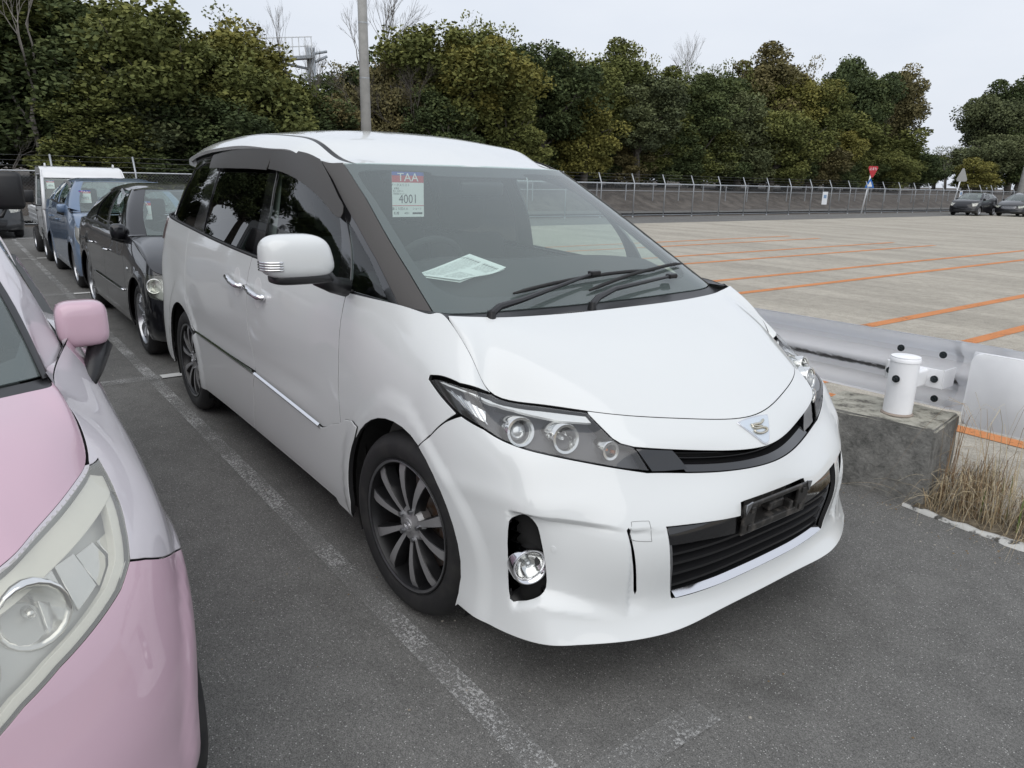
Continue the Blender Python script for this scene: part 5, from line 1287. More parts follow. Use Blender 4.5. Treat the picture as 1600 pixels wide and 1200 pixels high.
    if p.get('mould'):
        for sg in (1, -1):
            u_ = np.linspace(f_end+.05, d3-.25, 20); P = ring.P(u_, .50+0*u_)+ring.nrm(u_, .50+0*u_)*.006; bm = bmesh.new(); b_tube(bm, P*[1, sg, 1], .012, 5); obj_bm('side_moulding', bm, p['mould'], car, smooth=True)
    if p.get('marker'):
        q, nn = net_frame(ring, f_end-.16, .72)
        for sg in (1, -1):
            bm = bmesh.new(); bmesh.ops.create_uvsphere(bm, u_segments=10, v_segments=6, radius=.022, matrix=Matrix.Translation((q.x, q.y*sg, q.z)) @ Matrix.Diagonal((1.3, .5, .8, 1))); obj_bm('side_marker', bm, m_lampglass, car, smooth=True)
    sty = p.get('wheel', 'seven')
    for x_ in (0, -wb):
        for sg in (-1, 1):
            make_wheel(car, 'wheel', r, p.get('tw_', .19), r-p.get('side', .085), sty, (x_, sg*(hw-.115), r), steer if x_ == 0 else 0, sg, hi=lod > 0)
    # plate holder
    if not p.get('noplate'):
        q, nn = net_frame(ring, 0, .44); bm = bmesh.new(); b_box(bm, (.012, .33, .10), xf((q.x+.008, 0, q.z)), .004); obj_bm('plate_bracket', bm, m_black, car)
    return car, T
def mat_cache(n, *a, **k):
    return MATS[n] if n in MATS else mat(n, *a, **k)
m_pink = paint('pearl_pink_paint', (.55, .385, .455), rough=.35, dirt=.3)
m_palepink = paint('pale_silver_pink_paint', (.56, .53, .56), rough=.35, dirt=.3)
m_blackpaint = paint('black_paint', (.006, .006, .008), rough=.3, dirt=.06)
m_bluepaint = paint('steel_blue_paint', (.13, .19, .29), rough=.35, metal=.3, dirt=.4)
g_hazy = glass('hazed_lamp_lens', (.88, .88, .85), opa=.24, base=(.72, .72, .67))
def fin(p, up=None, lo=None, hin=None, ui=0, uo=0, vt=0, vb=0, tip=0):
    """up: lamp's upper edge from inner end to outer tip; lo: lower edge from tip to inner end"""
    p['hl_up'] = up or [(ui, 1-.004), ((ui+uo)/2, .990), (uo, tip)]; p['hl_low'] = lo or [(uo, tip-.02), ((ui+uo)/2+.05, vb+.02), (ui+.05, vb)]; p['hl_in'] = hin or (ui, vt)
    p['hl'] = p['hl_up']+p['hl_low']+[p['hl_in']]; p.setdefault('lens', g_hazy); return p
P_PINK = dict(hw=.845, xf=.72, wb=2.55, ro=.62, cowlx=-.24, cz=1.035, nz=.84, bx=.9, bz=1.06, rz=1.12, rh=1.53, wt=(-1.15, 1.475), rt=(-2.9, 1.46), rb=(-3.15, 1.12),
    top=[(.56,0,.83),(.54,.22,.84),(.43,.46,.875),(.34,.54,.895),(.25,.595,.91),(.15,.643,.92),(.05,.672,.935),(-.07,.672,.985),(-.26,.650,1.035)], roll=.03, js=2, smid=[(.91, .835), (.985, .790)], pf=.80, bi=.148, ty=[.035, .012, 0, 0, .012, .05, .105],
    rad=.30, d1=-.52, d2=-1.45, d3=-2.35, nv=.93, tw=.53, hb=.05, cowlb=.25, n=2.5, wheel='cap', side=.095, mirror_m=m_pink, xc=-.05, cut=.66,
    mpos=(-.62, 1.062), msize=(.135, .135), moff=-.02, marm=lambda sg: [(0, sg*.02, -.02), (.06, -sg*.01, -.07), (.17, -sg*.05, -.11)], marmr=[.035, .030, .018],
    lower=[(.0, .32), (.35, .32), (.45, .44), (.0, .46)], grille=[(0, .62), (.25, .62), (.30, .72), (0, .74)])
PINK_LOC = (.30, -2.525, 0)
PINK_HL = {'up': [(0.331, 0.996), (0.451, 0.996), (0.55, 0.996), (0.745, 0.996), (1.035, 0.996), (1.124, 0.975)], 'lo': [(1.017, 0.939), (0.929, 0.901), (0.857, 0.861), (0.788, 0.844), (0.679, 0.832), (0.589, 0.822), (0.51, 0.804), (0.469, 0.785), (0.369, 0.755)], 'hin': (0.311, 0.9)}
P_PINK["lamps"] = [(0.556, 0.909, 0.062), (0.383, 0.894, 0.065)]
P_PINK["nv"] = .90
P_PINK['hw'] = .84
pink, PT = build_car('pink_hatchback', fin(P_PINK, **PINK_HL), m_pink, PINK_LOC, label='pink hatchback cut off at the left edge with a hazed headlight and pink mirror', cat='car', lod=2, fender_m=m_palepink)
m_seatgrey = mat('grey_seat_cloth', (.16, .16, .155), .9)
g_clearlamp = glass('clear_lamp_lens', (.88, .90, .86), opa=.08, base=(.6, .62, .55))
P_SEDAN = dict(hw=.885, xf=.84, wb=2.85, ro=1.0, cowlx=-.36, cz=.985, nz=.70, bx=1.2, bz=.985, rz=1.03, rh=1.455, wt=(-1.05, 1.395), rt=(-2.65, 1.37), rb=(-3.40, 1.05), rad=.315, d1=-.50, d2=-1.50, d3=-2.45, nv=.996,
    tw=.61, mpos=(-.56, .98), moff=.045, msize=(.13, .14), wheel='five', side=.095, frame_m=m_blackpaint, lens=g_clearlamp, handle=m_chrome, mould=m_chrome, marker=1, crease=.006, lamps=[(.97, .86, .062), (.80, .85, .055), (.70, .84, .05)], barm=m_chrome, cut=.62, rear_glass=g_priv, visor=0,
    grille=[(0, .66), (.42, .66), (.50, .95), (0, .95)], lower=[(0, .28), (.50, .28), (.55, .40), (0, .42)])
SED_LOC = (-4.84, .045, 0)
sedan, ST = build_car('black_sedan', fin(P_SEDAN, up=[(.56, .996), (.90, .992), (1.22, .89)], lo=[(1.20, .86), (1.0, .725), (.62, .72)], hin=(.55, .996)), m_blackpaint, SED_LOC, label='black sedan with chrome door trim parked directly behind the white minivan', cat='car')
P_BLUE = dict(hw=.838, xf=.74, wb=2.44, ro=.58, cowlx=-.20, cz=1.00, nz=.80, bx=.9, bz=1.05, rz=1.12, rh=1.475, wt=(-.92, 1.42), rt=(-2.66, 1.40), rb=(-2.98, 1.12), rad=.29, d1=-.42, d2=-1.40, d3=-2.25, nv=.996, tw=.555, mpos=(-.55, 1.0), moff=.04, msize=(.12, .12), wheel='cap', side=.09,
    lens=g_hazy, lamps=[(.75, .84, .07)], cut=.58, hb=.05, lower=[(0, .30), (.45, .30), (.50, .44), (0, .46)], grille=[(0, .60), (.30, .62), (.34, .68), (0, .68)], visor=1)
blue, BT = build_car('blue_hatchback', fin(P_BLUE, ui=.56, uo=1.06, vt=.996, vb=.72, tip=.97), m_bluepaint, (-9.55, .055, 0), label='pale blue hatchback parked between the black sedan and the white truck', cat='car')
sale_tag(sedan, ((-.90, -.585, 1.20), (.12, 1, 0), (-.12, -.05, 1), .140, '4002', ''))
sale_tag(blue, ((-.66, -.500, 1.205), (.1, 1, 0), (-.12, -.03, 1), .145, '4003', ''))
def variant(p, **k): q = dict(p); q.update(k); return q
m_greydark = paint('dark_grey_paint', (.03, .033, .037), rough=.35, dirt=.6)
# a dark car at the head of the next row, far left
build_car('dark_car', fin(variant(P_BLUE, nv=.996), ui=.56, uo=1.06, vt=.996, vb=.72, tip=.97), m_greydark, (-19.5, -1.50, 0), label='dark grey car standing beyond the truck at the far left edge', cat='car', lod=0)
# three cars far off on the right
P_FARA = variant(P_BLUE, wheel='five', visor=0)
for k, (x, y, a, pm, lab, pr_) in enumerate(((-19.2, 51.0, -88, m_blackpaint, 'leftmost black hatchback parked far away at the right in front of the fence', P_FARA), (-17.4, 53.6, -92, m_blackpaint, 'black wagon far away on the right, between the leftmost black car and the silver one', variant(P_SEDAN, mould=None, marker=None, handle=m_blackpaint, rh=1.55, rt=(-3.2, 1.46), rb=(-3.55, 1.1))), (-15.6, 56.0, -92, m_silverpaint if False else None, 'silver car cut off by the right edge far away', P_FARA))):
    build_car('parked_car', fin(variant(pr_), ui=.56, uo=1.04, vt=.996, vb=.72, tip=.96), pm or paint('silver_paint', (.42, .43, .44), rough=.35, metal=.5), (x, y, 0), R(a), label=lab, cat='car', group='cars parked far off by the fence', lod=0)
# white van on the raised road beyond the wood
fv = empty('distant_van', (-62, 81, 3.2), label='white van roof just showing in the gap of the wood', cat='van')
bm = bmesh.new(); b_box(bm, (4.4, 1.8, 1.3), xf((0, 0, 1.0)), .25, 3); obj_bm('van_body', bm, m_white, fv, smooth=True)
bm = bmesh.new(); b_box(bm, (3.4, 1.84, .45), xf((0, 0, 1.25)), .05, 2); obj_bm('window_band', bm, m_gloss, fv)
for x_ in (-1.3, 1.3):
    for sg in (-1, 1): make_wheel(fv, 'wheel', .32, .2, .22, 'steel', (x_, sg*.8, .32), 0, sg, hi=False)
# ================================================================ small flat-bed truck
def make_truck(paint_m, loc, label, mz=0., ms=1.):
    t = empty('small_truck', loc, label=label, cat='truck'); hw = .735
    # cab shell: sections from nose to rear wall, each an outline (y, z) from sill over the roof
    secs = [(.70, .40, .80), (.735, .45, .93), (.71, .80, .90), (.60, 1.02, .99), (.30, 1.52, .90), (.12, 1.70, .86), (-.15, 1.755, .85), (-.62, 1.755, .85), (-.66, 1.70, .86)]
    prof = [(.70, .36), (.745, .50), (.745, .80), (.69, 1.00), (.335, 1.55), (.20, 1.70), (-.05, 1.745), (-.62, 1.745), (-.66, 1.70), (-.66, .55), (-.45, .36)]
    def yy(z): return hw*(1-.0*z)-max(0, z-1.0)*.115-(.03 if z < .45 else 0)
    side_win = [(.50, 1.06), (.245, 1.50), (.16, 1.60), (-.50, 1.60), (-.52, 1.04)]
    door = [(.42, .95), (.40, .55), (.30, .42), (-.40, .42), (-.53, .60), (-.53, .98)]
    for sg in (1, -1):
        fs = lambda u, v, sg=sg: np.stack([u, sg*np.array([yy(z) for z in v]), v], 1)
        nf = lambda u, v, sg=sg: np.tile([0, sg*1., .05], (len(u), 1))
        arch = [(.40*math.cos(a)-.02, .28+.36*math.sin(a)) for a in np.linspace(R(12), R(168), 14)]
        outl = [(.70, .36), (.745, .50), (.745, .80), (.69, 1.00), (.335, 1.55), (.20, 1.69), (-.05, 1.735), (-.62, 1.735), (-.655, 1.70), (-.655, .36)]+[(x, z) for x, z in arch[::-1]][::-1][::-1]
        outl = [(.70, .36), (.745, .50), (.745, .80), (.69, 1.00), (.335, 1.55), (.20, 1.69), (-.05, 1.735), (-.62, 1.735), (-.655, 1.70), (-.655, .36), (-.42, .36)]+[(x, z) for x, z in arch[::-1] if z > .36]+[(.38, .36)]
        panel('cab_side', fs, outl, paint_m, t, holes=[side_win], step=.08, gap=0, depth=.02, nf=nf)
        panel('side_window', fs, side_win, g_side, t, step=.2, gap=.004, depth=0, nf=nf, lift=-.008)
        bm = bmesh.new(); q = [fs(np.array([a]), np.array([b]))[0]+[0, sg*.001, 0] for a, b in door+[(x, z) for x, z in ((-.52, 1.04), (-.52, 1.62), (.17, 1.62), (.42, .95))]]; b_tube(bm, q, .004, 4); obj_bm('door_seam', bm, m_gap, t)
        bm = bmesh.new(); b_box(bm, (.13, .02, .03), xf((-.42, sg*(hw+.012), .93)), .006); obj_bm('door_handle', bm, m_black, t)
    # front skin, windscreen, roof, rear wall
    ww = [(.70, .36, 1), (.745, .50, 1), (.745, .80, 1), (.69, 1.00, 1)]
    def skin(nm, P, mt, inset=0, n=12, xin=0):
        V = []; F = []
        for x, z in P:
            w_ = yy(z)-inset
            for k in range(n+1):
                y = -w_+2*w_*k/n; V.append((x-.05*(abs(y)/hw)**4*(1 if x > -.5 else 0)-xin, y, z))
        m_ = n+1
        for i in range(len(P)-1):
            for k in range(n): F.append((i*m_+k, i*m_+k+1, (i+1)*m_+k+1, (i+1)*m_+k))
        return mesh_np(nm, V, F, mt, t, True)
    skin('cab_front', [(.70, .36), (.74, .45), (.748, .60), (.745, .80), (.715, .93), (.69, 1.00)], paint_m)
    skin('windscreen', [(.69, 1.02), (.52, 1.28), (.335, 1.53)], g_wind, .05); skin('screen_border', [(.692, .99), (.688, 1.04)], m_frit, .0, xin=.004); skin('screen_border', [(.345, 1.50), (.31, 1.56)], m_frit, 0, xin=.004)
    skin('roof', [(.33, 1.545), (.26, 1.64), (.18, 1.705), (-.05, 1.748), (-.35, 1.752), (-.62, 1.746), (-.66, 1.70)], paint_m); skin('rear_wall', [(-.66, 1.70), (-.66, .50)], paint_m)
    for sg in (1, -1):
        bm = bmesh.new(); b_tube(bm, [(.705, sg*(yy(1)-.02), .995), (.34, sg*(yy(1.54)-.02), 1.55)], .030, 8); obj_bm('a_pillar', bm, paint_m, t, smooth=True)
        bm = bmesh.new(); b_prism(bm, [(-.09, -.12), (.07, -.12), (.09, .13), (-.05, .13)], .03, basis(Vector((.715, sg*.60, .82)), (.12, sg*.9, 0), (0, 0, 1))); hl_ = obj_bm('headlight', bm, m_refl, t)
        bm = bmesh.new(); b_prism(bm, [(-.09, -.12), (.07, -.12), (.09, .13), (-.05, .13)], .008, basis(Vector((.755, sg*.60, .82)), (.12, sg*.9, 0), (0, 0, 1))); obj_bm('lamp_lens', bm, g_hazy, hl_)
        bm = bmesh.new(); b_tube(bm, [(.42, sg*.50, 1.72-.03), (.42, sg*.50, 1.72), (.36, sg*.50, 1.80), (.28, sg*.50, 1.72)], .014, 6) if False else b_tube(bm, [(.02, sg*.55, 1.74), (.02, sg*.55, 1.79), (-.04, sg*.55, 1.80), (-.08, sg*.55, 1.74)], .014, 6); obj_bm('roof_hook', bm, paint_m, t, smooth=True)
        mr = empty('door_mirror', (.55, sg*.74, 1.05+mz), parent=t); mr.scale = (ms, ms, ms)
        bm = bmesh.new(); b_tube(bm, [(0, 0, 0), (.02, sg*.12, .02), (.02, sg*.16, .10)], .012, 6); obj_bm('mirror_arm', bm, m_black, mr, smooth=True)
        bm = bmesh.new(); b_box(bm, (.06, .16, .22), xf((.02, sg*.17, .17)), .03, 3); obj_bm('mirror_shell', bm, m_black, mr, smooth=True)
        # flat bed side gate
        bm = bmesh.new(); b_box(bm, (1.92, .03, .29), xf((-1.66, sg*.70, .80)), .006); g_ = obj_bm('side_gate', bm, paint_m, t)
        for k in range(3):
            bm = bmesh.new(); b_box(bm, (1.86, .012, .02), xf((-1.66, sg*.719, .71+k*.09))); obj_bm('gate_rib', bm, paint_m, g_)
        for k in range(4):
            bm = bmesh.new(); b_tube(bm, [(-.9-.5*k, sg*.70, .66), (-.9-.5*k, sg*.70, .60)], .012, 5); obj_bm('gate_hinge', bm, m_galv2, g_)
    bm = bmesh.new(); b_box(bm, (1.95, 1.40, .05), xf((-1.66, 0, .655))); obj_bm('bed', bm, paint_m, t)
    bm = bmesh.new(); b_box(bm, (.03, 1.40, .29), xf((-2.62, 0, .80)), .006); obj_bm('tail_gate', bm, paint_m, t)
    bm = bmesh.new(); b_box(bm, (2.9, .5, .14), xf((-1.1, 0, .50))); b_box(bm, (.5, 1.1, .2), xf((-1.1, 0, .40))); b_box(bm, (1.2, 1.34, .06), xf((.05, 0, .42))); obj_bm('chassis', bm, m_void, t)
    for sg in (1, -1):
        bm = bmesh.new(); b_tube(bm, [(-.72, sg*.60, 1.0), (-.72, sg*.60, 1.55), (-.72, 0, 1.58)], .018, 6); obj_bm('guard_frame', bm, paint_m, t)
    bm = bmesh.new(); b_box(bm, (.10, 1.25, .25), xf((.60, 0, .93)), .03); obj_bm('dashboard', bm, m_dash, t)
    for sg in (1, -1):
        bm = bmesh.new(); b_box(bm, (.14, .46, .60), xf((-.42, sg*.34, 1.05), (0, R(-8), 0)), .05); b_box(bm, (.09, .25, .16), xf((-.50, sg*.34, 1.42)), .03); obj_bm('seat', bm, m_seat, t, smooth=True)
    for x_ in (0, -1.905):
        for sg in (-1, 1): make_wheel(t, 'wheel', .27, .15, .165, 'steel', (x_, sg*.655, .27), 0, sg, hi=False)
    bm = bmesh.new(); b_box(bm, (.02, .33, .13), xf((.755, 0, .52)), .004); obj_bm('plate_bracket', bm, m_black, t)
    return t
m_galv2 = mat_cache('galvanised_fitting', (.33, .35, .37), .45, .5)
m_truck = paint('truck_white_paint', (.70, .71, .72), rough=.4, dirt=1.)
tk = make_truck(m_truck, (-13.42, -.06, 0), 'white flat-bed small truck at the back of the parked row'); tk.scale = (1, .97, .935); sale_tag(tk, ((.36, -.54, 1.42), (.1, 1, 0), (-.2, .03, 1), .12, '4004', ''))
make_truck(paint('truck_grey_paint', (.30, .31, .32), rough=.4, dirt=1.), (-4.55, -2.62, 0), 'small truck behind the pink car, only its black mirror showing at the left edge', .17, 1.12)
# ================================================================ ground
def nodes_of(m): return m.node_tree, m.node_tree.nodes, m.node_tree.links.new
def ramp(nt, pts, inp):
    r = nt.nodes.new('ShaderNodeValToRGB'); e = r.color_ramp.elements
    while len(e) < len(pts): e.new(.5)
    for el, (p, c_) in zip(e, pts): el.position = p; el.color = (*c_, 1) if hasattr(c_, '__len__') else (c_, c_, c_, 1)
    nt.links.new(inp, r.inputs['Fac']); return r.outputs['Color']
def noise(nt, tc, scale, detail=4, rough=.5, map_=None):
    n = nt.nodes.new('ShaderNodeTexNoise'); n.inputs['Scale'].default_value = scale; n.inputs['Detail'].default_value = detail; n.inputs['Roughness'].default_value = rough
    v = tc
    if map_:
        mp = nt.nodes.new('ShaderNodeMapping'); mp.inputs['Scale'].default_value = map_; nt.links.new(tc, mp.inputs['Vector']); v = mp.outputs['Vector']
    nt.links.new(v, n.inputs['Vector']); return n.outputs['Fac']
def mixc(nt, f, a, b, mode='MIX'):
    x = nt.nodes.new('ShaderNodeMix'); x.data_type = 'RGBA'; x.blend_type = mode
    for s_, v in ((x.inputs['Factor'], f), (x.inputs['A'], a), (x.inputs['B'], b)):
        if hasattr(v, 'links'): nt.links.new(v, s_)
        elif hasattr(v, '__len__'): s_.default_value = (*v, 1)
        else: s_.default_value = v
    return x.outputs['Result']
def math_(nt, op, a, b=None):
    n = nt.nodes.new('ShaderNodeMath'); n.operation = op
    for i, v in enumerate((a, b)):
        if v is None: continue
        if hasattr(v, 'links'): nt.links.new(v, n.inputs[i])
        else: n.inputs[i].default_value = v
    return n.outputs[0]
def ground_mat(name, base, dark, light, stones, streak=None, bump=.5, blotch=.35, cell=170):
    """bound aggregate: fine pale chips in a darker binder, with broad stains"""
    m = mat(name, base, .92, spec=.25); nt, N_, L_ = nodes_of(m); p = N_['Principled BSDF']
    tc = N_.new('ShaderNodeTexCoord').outputs['Object']
    c_ = ramp(nt, [(.30, dark), (.50, base), (.74, light)], noise(nt, tc, 230, 3, .6))
    big = ramp(nt, [(.30, tuple(q*(1-blotch) for q in (1, 1, 1))), (.55, (1, 1, 1)), (.8, tuple(1+blotch*.35 for q in (1, 1, 1)))], noise(nt, tc, .55, 6, .62))
    c_ = mixc(nt, 1.0, c_, big, 'MULTIPLY')
    grit = ramp(nt, [(.38, (.80, .80, .80)), (.62, (1.16, 1.16, 1.15))], noise(nt, tc, 75, 4, .7)); c_ = mixc(nt, 1.0, c_, grit, 'MULTIPLY')
    stn = ramp(nt, [(.62, (1, 1, 1)), (.72, (.74, .735, .73))], noise(nt, tc, 1.4, 8, .62)); c_ = mixc(nt, .8, c_, stn, 'MULTIPLY')
    mid = ramp(nt, [(.35, (.86, .86, .86)), (.6, (1.06, 1.06, 1.06))], noise(nt, tc, 7, 6, .7)); c_ = mixc(nt, 1.0, c_, mid, 'MULTIPLY')
    v = N_.new('ShaderNodeTexVoronoi'); v.inputs['Scale'].default_value = cell; L_(tc, v.inputs['Vector'])
    f = math_(nt, 'LESS_THAN', v.outputs['Distance'], .30)
    sp_ = N_.new('ShaderNodeSeparateColor'); L_(v.outputs['Color'], sp_.inputs[0]); f = math_(nt, 'MULTIPLY', f, math_(nt, 'GREATER_THAN', sp_.outputs[0], stones[0]))
    c_ = mixc(nt, f, c_, stones[1])
    if streak:
        s_ = ramp(nt, [(.42, (.88, .88, .87)), (.58, (1.05, 1.05, 1.04))], noise(nt, tc, 1.1, 7, .66, streak)); c_ = mixc(nt, 1.0, c_, s_, 'MULTIPLY')
    L_(c_, p.inputs['Base Color'])
    b = N_.new('ShaderNodeBump'); b.inputs['Strength'].default_value = bump; b.inputs['Distance'].default_value = .004
    L_(math_(nt, 'ADD', noise(nt, tc, 260, 3, .6), math_(nt, 'MULTIPLY', v.outputs['Distance'], -.6)), b.inputs['Height']); L_(b.outputs['Normal'], p.inputs['Normal'])
    return m
m_asphalt = ground_mat('aged_asphalt', (.150, .148, .142), (.066, .065, .062), (.245, .242, .232), (.88, (.40, .395, .38)), blotch=.16, cell=150)
m_lot = ground_mat('pale_worn_pavement', (.405, .374, .322), (.262, .240, .204), (.515, .478, .415), (.84, (.52, .51, .47)), streak=(.12, 1, 1), blotch=.14)
m_edge = ground_mat('grey_pavement', (.150, .148, .142), (.10, .098, .094), (.20, .198, .19), (.85, (.35, .34, .33)), blotch=.2)
m_soil = mat('brown_soil', (.060, .050, .042), .95, var=(3, 8, (.095, .085, .070), .35, .7), bump=(8, .8, .06))
def worn_paint(name, colr, lo, hi, under, scale=55, film=0.):
    """road paint flaked off in specks so the ground colour shows through"""
    m = mat(name, colr, .8); nt, N_, L_ = nodes_of(m); p = N_['Principled BSDF']; tc = N_.new('ShaderNodeTexCoord').outputs['Object']
    n = math_(nt, 'ADD', math_(nt, 'MULTIPLY', noise(nt, tc, scale, 5, .75), .75), math_(nt, 'MULTIPLY', noise(nt, tc, 2.3, 5, .6), .45))
    w = ramp(nt, [(lo, (film, film, film)), (hi, (1, 1, 1))], n)
    tr = N_.new('ShaderNodeBsdfTransparent'); mx_ = N_.new('ShaderNodeMixShader'); L_(w, mx_.inputs['Fac']); L_(tr.outputs[0], mx_.inputs[1]); L_(p.outputs[0], mx_.inputs[2])
    L_(mx_.outputs[0], N_['Material Output'].inputs['Surface'])
    c_ = mixc(nt, noise(nt, tc, 120, 3, .7), tuple(q*.72 for q in colr), colr); L_(c_, p.inputs['Base Color'])
    return m
m_line_worn = worn_paint('worn_white_line', (.46, .46, .45), .60, .69, None, 110, .09)
m_line = worn_paint('white_line', (.68, .68, .66), .40, .50, None)
m_orange = worn_paint('orange_line', (.62, .235, .075), .45, .55, None, 38)
def sheet(name, x0, x1, y0, y1, z, m, parent=None, kind='structure', poly=None):
    P = poly or [(x0, y0), (x1, y0), (x1, y1), (x0, y1)]
    o = mesh_np(name, [(x, y, z) for x, y in P], [tuple(range(len(P)))], m, parent, False)
    if kind: o['kind'] = kind
    return o
sheet('ground', -900, 900, -900, 900, -.30, mat('distant_ground', (.07, .075, .05), .95))
sheet('asphalt', 0, 0, 0, 0, 0, m_asphalt, poly=[(-23.2, -70), (30, -70), (30, 1.66), (.55, 1.66), (-23.2, 1.66)])
sheet('paved_yard', -19.0, 60, 1.84, 130, .004, m_lot)
sheet('yard_edge', 0, 0, 0, 0, .0, m_edge, poly=[(-23.2, 1.66), (60, 1.66), (60, 1.85), (-18.9, 1.85), (-18.9, 130), (-23.2, 130)])
# painted lines
def line(name, x0, x1, y0, y1, m, z=.004): return sheet(name, x0, x1, y0, y1, z, m)
line('bay_line', -22.5, 1.05, -.990, -.905, m_line_worn)
for x in (-3.93, -8.93, -13.9, -18.9):
    line('bay_cross_line', x-.07, x+.07, -1.60, -.885, m_line_worn, .008); line('bay_tick', x-.055, x+.055, -.885, -.55, m_line, .008)
line('bay_cross_line', .96, 1.06, -.86, -.40, worn_paint('faint_white_line', (.44, .44, .43), .64, .74, None, 90, .10), .008)
for x, y1 in ((1.0, 26), (-.98, 26), (-2.05, 26), (-4.47, 26), (-5.57, 26), (-7.63, 20.6), (-8.77, 20.5), (-10.75, 19.8), (-11.8, 19.8), (3.4, 26), (4.5, 26)):
    line('orange_line', x-.075, x+.075, 3.24, y1, m_orange, .008)
line('orange_line', -14, 12, 3.09, 3.24, m_orange, .008)
# grit and bits of leaf lying on the asphalt
rg_ = random.Random(17); V = []; F = []
for _ in range(420):
    if rg_.random() < .6: x, y = rg_.uniform(-1.0, 1.9), 1.58-abs(rg_.gauss(0, .22))
    else: x, y = rg_.uniform(-6, 2.2), rg_.uniform(-1.7, 1.5)
    a = rg_.uniform(0, 6.28); s_ = rg_.uniform(.0025, .007); i0 = len(V)
    V += [(x+s_*math.cos(a+q)*(1 if q % 3.14 < 1 else .6), y+s_*math.sin(a+q), .001) for q in (0, 1.57, 3.14, 4.71)]+[(x, y, .001+s_*.7)]
    F += [(i0, i0+1, i0+4), (i0+1, i0+2, i0+4), (i0+2, i0+3, i0+4), (i0+3, i0, i0+4)]
o = mesh_np('loose_grit', V, F, mat('grit', (.34, .32, .28), .9, var=(8, 2, (.16, .11, .06), .45, .55)), None, False); tag(o, 'small stones and bits of leaf scattered on the asphalt', 'grit', kind='stuff')
# kerb edge: a broken white-painted lip between asphalt and weeds
bm = bmesh.new(); K = 60; rk = random.Random(4)
pts = []
for i in range(K+1):
    x = .62+i*.06; w_ = .008+.012*rk.random()+(.022 if x > 1.08 else 0); z_ = .002+.010*rk.random()
    pts.append((x, 1.615+.02*math.sin(x*5)+.008*rk.random(), w_, z_))
vv = [[bm.verts.new((x, y-w_, .001)), bm.verts.new((x, y-w_*.5, z_+.01)), bm.verts.new((x, y+w_*.7, z_+.012)), bm.verts.new((x, y+w_, .001))] for x, y, w_, z_ in pts]
for i in range(K):
    for j in range(3): bm.faces.new((vv[i][j], vv[i+1][j], vv[i+1][j+1], vv[i][j+1]))
m_kerb = mat('chipped_white_kerb', (.50, .50, .48), .8, var=(22, 6, (.07, .068, .062), .50, .58), bump=(40, .6, .01))
o = obj_bm('kerb_edge', bm, m_kerb, smooth=True); o['kind'] = 'structure'
# embankment beyond the fence: road strip, banked soil, wooded top
Y = np.linspace(-60, 190, 70); prof = [(-23.5, -.05), (-25.5, -.10), (-29.0, .10), (-31.0, .85), (-34, 1.25), (-60, 1.9), (-140, 2.5)]
V_ = []; rb = random.Random(3)
for y in Y:
    for j, (x, z) in enumerate(prof): V_.append((x+(rb.random()-.5)*.5*(j > 1), y, z+(rb.random()-.5)*.22*(j > 1)))
F_ = [(i*7+j, i*7+j+1, (i+1)*7+j+1, (i+1)*7+j) for i in range(69) for j in range(6)]
o = mesh_np('embankment', V_, F_, mat('bare_bank_soil', (.066, .056, .048), .95, var=(1.5, 9, (.130, .114, .098), .40, .68), bump=(3, 1, .15)), smooth=True); o['kind'] = 'structure'
sheet('service_road', -28.6, -25.6, -60, 190, .06, m_edge)
